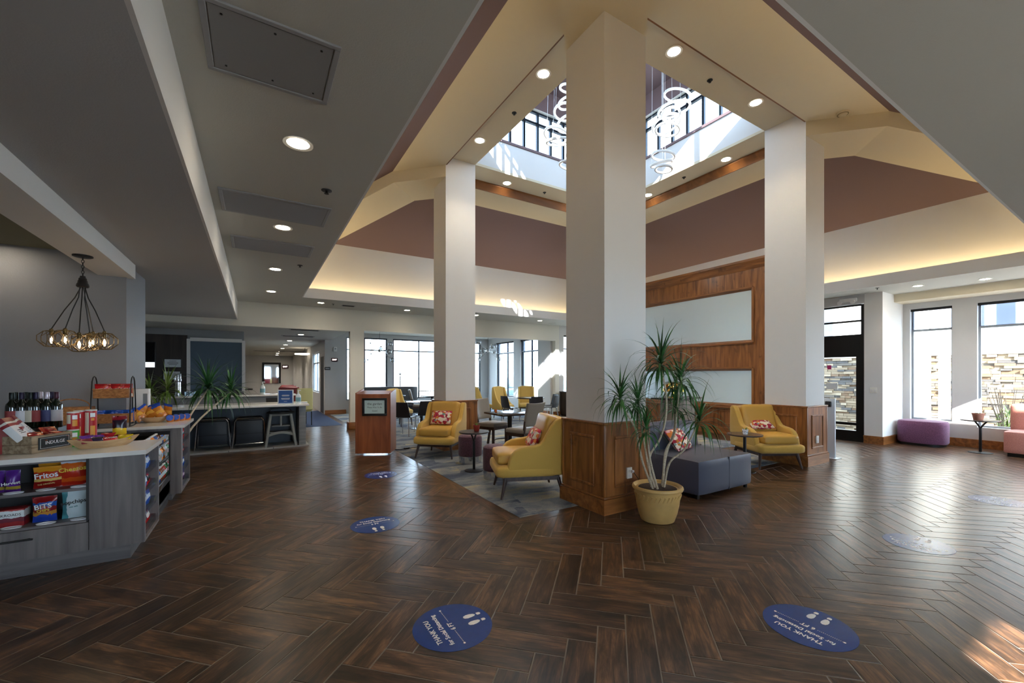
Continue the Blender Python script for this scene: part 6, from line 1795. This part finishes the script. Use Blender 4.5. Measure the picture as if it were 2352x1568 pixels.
# ------------------------------------------------------------------ wood partition
XW = 10.0
def frost(name):
    m, nt, bs = new_mat(name)
    bs.inputs['Base Color'].default_value = L((226, 234, 236)); bs.inputs['Roughness'].default_value = .35
    tr = nt.nodes.new('ShaderNodeBsdfTranslucent'); tr.inputs['Color'].default_value = L((226, 236, 240)); mx = nt.nodes.new('ShaderNodeMixShader'); mx.inputs[0].default_value = .5
    out = nt.nodes['Material Output']; nt.links.new(bs.outputs[0], mx.inputs[1]); nt.links.new(tr.outputs[0], mx.inputs[2]); nt.links.new(mx.outputs[0], out.inputs['Surface'])
    return m
m_frost = frost('frosted_panel')
t = thing('wood_partition', 'tall knotty wood partition with two frosted panels', 'partition', (XW, 0, 0))
ya, yb = 4.96, 9.2
o0, o1 = 5.42, 8.9
b = B(); b.box(0, .12, ya, o0, 0, 4.05); b.build('stile', m_knotty, t, 0)
b = B(); b.box(0, .12, o1, yb, 0, 4.05); b.build('stile', m_knotty, t, 0)
for z0, z1 in ((0, .73), (1.655, 2.27), (3.57, 4.05)):
    b = B(); b.box(.006, .12, o0, o1, z0, z1); b.build('rail', m_knottyY if 0 else m_knotty, t, 0)
b = B(); b.prism([(-.005, ya - .02, 4.0), (-.02, ya - .02, 4.04), (-.06, ya - .02, 4.14), (-.10, ya - .02, 4.18), (-.10, ya - .02, 4.23), (.14, ya - .02, 4.23), (.14, ya - .02, 4.0)], (0, yb - ya + .04, 0)); b.build('crown', m_knottyY, t, 30)
for z0, z1 in ((.73, 1.655), (2.27, 3.57)):
    b = B(); b.box(.05, .06, o0, o1, z0, z1); b.build('frosted_panel', m_frost, t, 0)
    f = .06
    for (a0, a1, e0, e1, ax_) in ((o0, o1, z0, z0 + f, 0), (o0, o1, z1 - f, z1, 1), (o0, o0 + f, z0, z1, 2), (o1 - f, o1, z0, z1, 3)):
        b = B()
        if ax_ == 0: b.prism([(-.025, a0, z0 - .03), (-.025, a0, z0 + .01), (.045, a0, z0 + f), (.045, a0, z0 - .03)], (0, a1 - a0, 0))
        elif ax_ == 1: b.prism([(-.025, a0, z1 + .03), (-.025, a0, z1 - .01), (.045, a0, z1 - f), (.045, a0, z1 + .03)], (0, a1 - a0, 0))
        elif ax_ == 2: b.prism([(-.025, o0 - .03, z0), (-.025, o0 + .01, z0), (.045, o0 + f, z0), (.045, o0 - .03, z0)], (0, 0, z1 - z0))
        else: b.prism([(-.025, o1 + .03, z0), (-.025, o1 - .01, z0), (.045, o1 - f, z0), (.045, o1 + .03, z0)], (0, 0, z1 - z0))
        b.build('panel_moulding', m_knottyY if ax_ < 2 else m_knotty, t, 20)
b = B(); b.box(-.03, 0, ya, yb, 0, .18); b.box(-.05, 0, ya, yb, .66, .70, bev=.008); b.build('base_moulding', m_knottyY, t)
for y in (5.5, 6.4, 7.3, 8.2):
    b = B()
    for q in ((y, y + .75, .26, .285), (y, y + .75, .575, .60), (y, y + .025, .285, .575), (y + .725, y + .75, .285, .575)): b.box(-.012, .006, q[0], q[1], q[2], q[3])
    b.build('raised_panel', m_knotty, t, 0)
# console with a brass bowl behind the lounge seat
t = thing('console_table', 'dark console table before the frosted panel', 'table', (7.15, 5.35, 0))
b = B(); b.box(-.55, .55, -.2, .2, 1.02, 1.05, bev=.004); b.build('top', m_topk, t)
b = B(); b.box(-.35, .35, -.14, .14, .10, 1.02, bev=.01); b.build('cabinet', plain('console_taupe', (116, 106, 96), .5), t)
b = B(); b.box(-.5, .5, -.18, .18, 0, .10); b.build('plinth', m_topk, t, 0)
t = thing('brass_lamp', 'polished brass dome lamp on the console', 'lamp', (7.0, 5.33, 1.05))
b = B(); b.lathe([(.0, .31), (.09, .30), (.16, .25), (.20, .16), (.205, .12), (.195, .12), (.19, .16), (.15, .235), (.08, .285), (0, .295)], 32); b.build('shade', plain('polished_brass', (214, 170, 84), .14, 1.0), t)
b = B(); b.lathe([(0, 0), (.1, 0), (.1, .012), (.015, .03), (.012, .2), (.0, .29)], 20); b.build('base', plain('polished_brass', (214, 170, 84), .14, 1.0), t)
# ------------------------------------------------------------------ entrance side
t = thing('door_1', 'black glazed entrance door with transom lights', 'door', (XD + .08, 3.78, 0), kind='structure')
m_alu = plain('black_aluminium', (14, 15, 17), .35, .4)
def dbx(nm, y0, y1, z0, z1, m_=m_alu, d=.03):
    b = B(); b.box(-d, d, y0, y1, z0, z1); return b.build(nm, m_, t, 0)
dbx('jamb', 0, .06, 0, 3.06); dbx('jamb', 2.34, 2.40, 0, 3.06); dbx('header', .06, 2.34, 2.02, 2.40); dbx('transom_bar', .06, 2.34, 2.68, 2.72); dbx('head', .06, 2.34, 3.03, 3.07)
dbx('transom_pane', .06, 2.34, 2.40, 2.68, m_glass, .003); dbx('transom_pane', .06, 2.34, 2.72, 3.03, m_glass, .003)
for y in (.06, 1.22):
    dbx('door_stile', y, y + .09, 0, 2.02); dbx('door_stile', y + 1.03, y + 1.12, 0, 2.02); dbx('door_top_rail', y + .09, y + 1.03, 1.90, 2.02); dbx('door_bottom_rail', y + .09, y + 1.03, 0, .24); dbx('door_mid_rail', y + .09, y + 1.03, .36, .42)
    dbx('door_pane', y + .09, y + 1.03, .42, 1.90, m_glass, .003); dbx('door_pane', y + .09, y + 1.03, .24, .36, m_glass, .003)
    b = B(); b.tube([(-.03, y + .95, .95), (-.08, y + .95, .95), (-.08, y + .95, 1.35), (-.03, y + .95, 1.35)], .012, 8); b.build('pull_handle', m_steel, t)
b = B(); b.box(-.034, -.03, .5, .72, 1.16, 1.30); b.build('door_sticker', plain('sticker', (220, 226, 228), .5), t, 0)
b = B(); b.box(-.034, -.03, .62, .70, 1.62, 1.72); b.build('door_notice', plain('sticker_magenta', (180, 40, 110), .5), t, 0)
b = B(); b.box(-.12, .12, .0, 2.4, 0, .012); b.build('threshold', m_steel, t, 0)
p0 = onx(1956, 675, XD)
t = thing('emergency_light', 'white twin head emergency light above the entrance door', 'light', (XD, 4.05, 3.17))
b = B(); b.box(-.05, 0, -.16, .16, -.04, .04, bev=.01); b.build('housing', m_white, t)
for y in (-.12, .12):
    b = B(); b.lathe([(.02, 0), (.045, .07), (.045, .09), (0, .09)], 16, M=T(-.06, y, -.03, 0, 0, math.radians(-110))); b.build('head', m_white, t)
t = thing('sanitiser_stand', 'slim white sanitiser pylon beside the right column', 'stand', (8.80, 3.42, 0))
b = B(); b.box(-.02, .02, -.10, .08, .012, 1.07, bev=.006); b.build('panel', plain('pylon_white', (208, 216, 224), .35), t)
b = B(); b.box(-.09, .12, -.15, .13, 0, .012, bev=.004); b.build('foot_plate', plain('pylon_white', (208, 216, 224), .35), t)
b = B(); b.box(-.06, -.02, -.05, .04, .92, 1.02, bev=.01); b.build('dispenser', m_black, t)
# wood baseboards on the right
def base(nm, a, lab): b = B(); b.box(*a, 0, .17); b.box(a[0] - .004, a[1] + .004, a[2] - .004, a[3] + .004, .145, .165); tag(b.build(nm, m_knottyX, None, 0), lab, 'baseboard', kind='structure')
base('baseboard_pier_entry', (XD - .025, XD, 3.425, 3.77), 'brown wood baseboard on the pier by the door')
base('baseboard_pier_side', (XD, XR, 3.425, 3.45), 'brown wood baseboard on the side of the entrance pier')
base('baseboard_right', (XR - .025, XR, -.1, 3.424), 'brown wood baseboard under the tall windows')
# purple bench
m_violet = fabric('violet_wool', (92, 50, 80), (124, 76, 106), 80)
t = thing('purple_bench', 'purple upholstered kidney bench under the narrow window', 'bench', (12.20, 3.02, 0))
b = B(); n = 40; outl = []
for i in range(n):
    a = 2 * math.pi * i / n; ca, sa = math.cos(a), math.sin(a)
    outl.append((.30 * math.copysign(abs(ca) ** .75, ca), .395 * math.copysign(abs(sa) ** .62, sa)))
def ring_at(s, z): return [b.bm.verts.new(Vector((x * s, y * s, z))) for x, y in outl]
R_ = [ring_at(.96, .05), ring_at(1.0, .08), ring_at(1.0, .44), ring_at(.985, .48), ring_at(.94, .51), ring_at(.8, .522), ring_at(.4, .528)]
for A, C in zip(R_[:-1], R_[1:]):
    for i in range(n): b.bm.faces.new([A[i], A[(i + 1) % n], C[(i + 1) % n], C[i]])
b.bm.faces.new(R_[0][::-1]); b.bm.faces.new(R_[-1]); b.build('upholstery', m_violet, t, 45)
b = B(); b.prism([(x * .9, y * .9, 0) for x, y in outl], (0, 0, .055)); b.build('plinth', m_black, t, 40)
cafe_table((11.85, 2.12, 0), 1.0, .27, .63, 'round black table by the tall right window', m_topk)
table_pot((11.80, 2.14, .63), .085, .13, plain('terracotta', (170, 112, 92), .7, var=.12, vscale=18), 'terracotta pot of succulents on the round window table', 'succulent', 8)
# salmon modular seat
m_salm = fabric('salmon_fabric', (176, 112, 100), (194, 130, 116), 90)
t = thing('salmon_seat', 'salmon pink modular lounge seat by the tall window', 'sofa', (11.72, 1.02, 0))
soft('seat', m_salm, t, .78, .80, .40, T(.39, .40, .06), .035, .01)
soft('backrest', m_salm, t, .20, .80, .52, T(.70, .40, .42), .04, .01)
b = B(); b.box(.05, .74, .05, .75, 0, .065); b.build('base', m_black, t, 0)
# ------------------------------------------------------------------ lantern chandeliers
m_ring = emis('led_ring', (1.0, .97, .93), 1.6)
m_ringb = plain('ring_white', (232, 232, 232), .3)
def rings(c, lst, label, seed):
    c = Vector(c); t = thing('ring_chandelier', label, 'chandelier', (c.x, c.y, ZL), group='lantern chandeliers'); rg = random.Random(seed)
    b = B(); b.lathe([(.12, 0), (.12, -.03), (0, -.035)], 24); b.build('canopy', m_ringb, t)
    for (px, py, dp, r, tilt, az) in lst:
        p = atd(px, py, dp) - Vector((c.x, c.y, ZL))
        M = T(p.x, p.y, p.z, az, math.radians(tilt))
        b = B(M); b.tube([(r * math.cos(a), r * math.sin(a), 0) for a in [2 * math.pi * i / 36 for i in range(36)]], .017, 8, closed=True, flat=1.5); o = b.build('ring', m_ringb, t)
        b = B(M); b.tube([((r - .016) * math.cos(a), (r - .016) * math.sin(a), -.006) for a in [2 * math.pi * i / 36 for i in range(36)]], .011, 6, closed=True); b.build('light_strip', m_ring, o)
        q = M @ Vector((r, 0, 0)); b = B(); b.tube([q, (q.x * .9, q.y * .9, -.02)], .0025, 4); b.build('cable', m_ringb, t)
rings(atd(1325, 300, 8.0), [(1305, 203, 7.9, .16, 14, .2), (1305, 236, 8.0, .19, -12, .9), (1300, 257, 8.1, .23, 10, 2.0), (1305, 284, 8.1, .22, -18, .3), (1278, 310, 8.0, .24, 16, 1.2), (1285, 325, 7.8, .24, -14, 2.4), (1312, 380, 7.8, .22, 12, .4), (1330, 350, 8.2, .25, -10, 1.0)], 'spiral chandelier of glowing rings over the left lantern side', 4)
rings(atd(1522, 300, 8.0), [(1556, 220, 8.0, .25, 18, .4), (1548, 251, 8.0, .29, -8, 1.4), (1541, 262, 7.8, .16, 14, 2.2), (1530, 285, 8.1, .26, -14, .2), (1533, 298, 8.0, .22, 10, 1.0), (1523, 358, 7.9, .21, 12, .5), (1519, 376, 7.9, .19, -16, 1.9), (1524, 388, 7.8, .15, 8, .8)], 'spiral chandelier of glowing rings over the right lantern side', 5)
# ------------------------------------------------------------------ floor decals
m_decal = plain('decal_blue', (18, 58, 132), .26, spec=.32, var=.06, vscale=20)
def footprint(b, x, y, s, mir):
    """sole and heel polygons"""
    sole = [(0, .035), (.022, .05), (.034, .085), (.036, .12), (.026, .15), (.006, .16), (-.014, .15), (-.024, .12), (-.022, .08), (-.016, .05)]
    heel = [(0, -.02), (.016, -.016), (.022, 0), (.02, .022), (-.014, .022), (-.018, 0), (-.012, -.016)]
    for poly in (sole, heel): b.face([(x + mir * u * s, y + v * s, .0022) for u, v in poly])
dec_src = None
dl_ = [((1040, 1437), 180, 'round blue distancing decal with a crease on the open floor before the column'), ((1857, 1437), 180, 'round blue distancing decal near the sunlit floor patch'), ((862, 1204), 90, 'round blue distancing decal between the market and the carpet corner'),
       ((2108, 1248), 180, 'round blue distancing decal washed by window glare, behind the one near the sun patch'), ((875, 1090), 90, 'round blue distancing decal before the host stand'), ((2290, 1150), 180, 'round blue distancing decal lying between the salmon seat and the middle decals')]
for (pp, ang, lab) in dl_:
    p = onz(*pp); rz = math.radians(ang - 90)
    if dec_src is None:
        t = thing('floor_decal', lab, 'decal', (p.x, p.y, .0006), rz, group='social distancing decals')
        b = B(); b.lathe([(.235, 0), (.235, .0012), (0, .0012)], 56); b.build('disc', m_decal, t, 0)
        I4 = Matrix.Identity(4)
        text_part('lettering', 'THANK YOU', .068, inkW, t, Matrix.Translation((0, .125, .0016)), bold=True, width=.25)
        text_part('lettering', 'for Social Distancing', .042, inkW, t, Matrix.Translation((0, .07, .0016)), bold=True, width=.325)
        text_part('lettering', '6 FT', .045, inkW, t, Matrix.Translation((0, .008, .0016)), bold=True, width=.075)
        b = B()
        for s_ in (-1, 1):
            for i in range(14):
                x = s_ * (.052 + i * .0094); b.face([(x - .002, .006, .0022), (x + .002, .006, .0022), (x + .002, .010, .0022), (x - .002, .010, .0022)])
            x = s_ * .183; b.face([(x + .007 * math.cos(a), .008 + .007 * math.sin(a), .0022) for a in [math.pi * 2 * i / 8 for i in range(8)]])
        b.build('dotted_line', inkW, t, 0)
        for s_ in (-1, 1):
            b = B(); footprint(b, s_ * .034, -.187, .64, s_); b.build('footprint', inkW, t, 0)
        dec_src = t
    else: copy_tree(dec_src, (p.x, p.y, .0006), rz, lab)
# ------------------------------------------------------------------ outside
m_stones = [plain('stone_%d' % i, c, .85, var=.2, vscale=9, bump=.5, bscale=40) for i, c in enumerate(((122, 106, 86), (88, 80, 72), (146, 132, 112), (104, 82, 62), (74, 70, 68), (130, 114, 94)))]
SX = 16.6
b = B(); b.box(SX, SX + .3, -2.0, 9.5, -.3, 2.04); st_w = b.build('stone_wall_outside', plain('mortar', (46, 43, 40), .9), None, 0); tag(st_w, 'ledge stone wall outside the right hand windows', 'wall', kind='structure')
b = B(); b.box(SX - .1, SX + .3, -2.0, 9.5, 2.04, 2.12, bev=.01); b.build('coping', plain('coping', (214, 210, 200), .8), st_w)
rg = random.Random(11); stones = []; z = -.3; row = 0
while z < 1.99:
    hh = rg.uniform(.045, .08); y = 1.2 - rg.random() * .3
    if z + hh > 2.04: hh = 2.04 - z
    while y < 7.6:
        w_ = rg.uniform(.13, .36); stones.append((y, y + w_, z, z + hh, rg.uniform(.03, .09), rg.randrange(6))); y += w_ + .008
    z += hh + .006
unit = {}
rest = B()
stones.sort(key=lambda s: -(s[1] - s[0]) * (s[3] - s[2]) / (1 + abs(s[0] - 3)))
for k, (y0, y1, z0, z1, d, c) in enumerate(stones):
    if k < 300:
        if c not in unit:
            b = B(); b.box(-1, 0, 0, 1, 0, 1); unit[c] = b.build('stone', m_stones[c], st_w, 0); o = unit[c]
        else: o = inst('stone', unit[c], st_w)
        o.location = (SX, y0, z0); o.scale = (d, y1 - y0, z1 - z0)
    else: rest.box(SX - d, SX, y0, y1, z0, z1)
if rest.bm.verts:
    ms_, nt_, bs_ = new_mat('stone_mix')
    gi = nt_.nodes.new('ShaderNodeNewGeometry'); rp = nt_.nodes.new('ShaderNodeValToRGB'); rp.color_ramp.interpolation = 'CONSTANT'
    rp.color_ramp.elements[0].color = L((122, 106, 86)); rp.color_ramp.elements[1].position = .85; rp.color_ramp.elements[1].color = L((74, 70, 68))
    for p_, c_ in ((.2, (88, 80, 72)), (.4, (146, 132, 112)), (.55, (104, 82, 62)), (.7, (130, 114, 94))):
        e_ = rp.color_ramp.elements.new(p_); e_.color = L(c_)
    nt_.links.new(gi.outputs['Random Per Island'], rp.inputs['Fac']); nt_.links.new(rp.outputs['Color'], bs_.inputs['Base Color']); bs_.inputs['Roughness'].default_value = .85
    o = rest.build('stone_field', ms_, st_w, 0); o['kind'] = 'stuff'
for y0, y1, lab in ((3.26, 3.42, 'slim pale pillar outside the narrow window'), (3.62, 3.9, 'broad pale pillar outside the narrow window')):
    t = thing('stucco_pillar', lab, 'pillar', (15.0, y0, -.3), group='outside pillars')
    b = B(); b.box(0, .3, 0, y1 - y0, .25, 4.2, bev=.006); b.build('shaft', plain('stucco', (226, 222, 212), .9), t)
    b = B(); b.box(-.04, .34, -.04, y1 - y0 + .04, 0, .25, bev=.006); b.build('base', plain('coping', (214, 210, 200), .8), t)
t = thing('annex_facade', 'pale stucco facade with dark windows above the stone wall', 'building', (SX + .25, 0, 0))
b = B(); b.box(.1, .4, -2, 9.5, 2.0, 7.0); b.build('stucco', plain('stucco', (226, 222, 212), .9), t, 0)
for y in (1.6, 2.35, 2.9, 4.2, 5.2, 6.4):
    f = B(); f.box(.04, .12, y, y + .42, 2.35, 4.6); f = f.build('window', m_framew, t, 0)
    b = B(); b.box(.03, .045, y + .05, y + .37, 2.4, 4.55); b.build('pane', plain('dark_pane', (84, 92, 104), .1), f, 0)
# shrub outside the wide window
rgb_ = random.Random(5)
t = thing('outdoor_shrub', 'small green shrub with bare twigs outside the wide window', 'shrub', (13.9, 2.1, -.3))
b = B()
for i in range(90):
    a = rgb_.uniform(0, 6.28); el = rgb_.uniform(.2, 1.4)
    leafmesh(b, (rgb_.uniform(-.15, .15), rgb_.uniform(-.15, .15), rgb_.uniform(.5, 1.0)), (math.cos(a) * math.cos(el), math.sin(a) * math.cos(el), math.sin(el)), .22, .03, .6, 4)
b.build('foliage', m_leafy, t, 80)
b = B()
for i in range(14):
    a = rgb_.uniform(0, 6.28); rr = rgb_.uniform(.1, .4)
    b.tube([(0, 0, 0), (rr * .4 * math.cos(a), rr * .4 * math.sin(a), .8), (rr * math.cos(a), rr * math.sin(a), 1.5)], [.012, .008, .003], 5)
b.build('twigs', plain('twig', (96, 82, 70), .8), t)
# railing and parked cars beyond the bay
def railing(x0, x1, y, label):
    t = thing('patio_railing', label, 'railing', (x0, y, -.3), group='patio railings')
    w_ = x1 - x0
    for z in (.95, .15):
        b = B(); b.box(0, w_, -.02, .02, z, z + .04); b.build('rail', m_black, t, 0)
    n = int(w_ / .13); src_ = None
    for i in range(n + 1):
        x = i * w_ / n
        if src_ is None:
            b = B(); b.box(-.01, .01, -.01, .01, 0, .95); src_ = b.build('baluster', m_black, t, 0)
        else: inst('baluster', src_, t, (x, 0, 0))
railing(4.2, 6.6, 20.5, 'black patio railing outside the wide bay window, nearer the host stand')
railing(7.0, 11.0, 20.5, 'black patio railing outside the bay corner')
t = thing('lamp_post', 'grey lamp post standing in the parking lot', 'lamp post', (4.7, 25.0, -.3))
b = B(); b.cyl((0, 0), .08, .8, 4.6, 10, .06); b.bar((-.9, 0, 4.6), (.9, 0, 4.6), .08); b.build('pole', plain('post_grey', (120, 128, 134), .6), t)
b = B(); b.lathe([(0, 0), (.55, 0), (.55, .8), (.4, .85), (0, .85)], 16); b.build('footing', plain('concrete_post', (190, 180, 160), .9), t)
t = thing('signal_post', 'thin dark post in the parking lot', 'post', (8.6, 29.0, -.3))
b = B(); b.cyl((0, 0), .05, 0, 1.7, 8); b.build('post', m_black, t)
b = B(); b.ball((0, 0, 1.85), .1, 10, 6); b.build('finial', m_black, t)
def car(loc, rz, rgbc, label):
    t = thing('parked_car', label, 'car', loc, rz, group='parked cars')
    m_ = plain('car_%d' % rgbc[0], rgbc, .25, .3)
    low = [(-2.2, .35), (-2.25, .6), (-2.15, .85), (-1.2, .98), (1.6, 1.02), (2.2, .95), (2.28, .6), (2.2, .35)]
    b = B(); b.prism([(x, -.88, z) for x, z in low], (0, 1.76, 0)); b.bevel(.06, 2, 25); b.build('body', m_, t, 50)
    cab = [(-1.25, .97), (-.55, 1.5), (.2, 1.62), (1.5, 1.56), (2.0, 1.02)]
    b = B(); b.prism([(x, -.76, z) for x, z in cab], (0, 1.52, 0)); b.bevel(.06, 2, 20); b.build('cabin', m_, t, 50)
    for s_ in (-1, 1):
        b = B(); b.prism([(-1.0, s_ * .765, 1.04), (-.5, s_ * .765, 1.42), (.4, s_ * .765, 1.5), (.4, s_ * .765, 1.04)], (0, s_ * .01, 0)); b.build('side_glass', plain('car_glass', (40, 52, 60), .08), t, 0)
        b = B(); b.prism([(.5, s_ * .765, 1.04), (.5, s_ * .765, 1.5), (1.35, s_ * .765, 1.44), (1.7, s_ * .765, 1.04)], (0, s_ * .01, 0)); b.build('side_glass', plain('car_glass', (40, 52, 60), .08), t, 0)
        for x in (-1.4, 1.4):
            b = B(); b.lathe([(0, -.11), (.34, -.11), (.36, -.08), (.36, .08), (.34, .11), (0, .11)], 24, (x, s_ * .8, .36), 'Y'); w_ = b.build('wheel', m_black, t)
            b = B(); b.lathe([(0, 0), (.22, 0), (.22, .01), (0, .015)], 16, M=Matrix.Translation((x, s_ * .915, .36)) @ Matrix.Rotation(math.radians(-90 * s_), 4, 'X')); b.build('hubcap', m_steel, w_)
car((16.6, 20.6, -.3), math.radians(35), (70, 110, 150), 'blue car parked outside the window beyond the middle column')
car((13.2, 22.5, -.3), math.radians(35), (52, 74, 80), 'dark teal car parked outside the bay pier windows')

# unseen canopy added to keep direct sun out of the wide back opening
t = thing('sun_blocking_canopy', 'wide flat unseen canopy on posts, added to block sun from the back opening', 'canopy', (0, 0, 0))
b = B(); b.box(1.2, 6.8, -13.0, -3.55, 3.3, 3.6); b.build('shading_slab', m_white, t, 0)
for x in (2.0, 6.2):
    b = B(); b.box(x, x + .35, -12.6, -12.25, -.3, 3.3); b.build('post', m_white, t, 0)
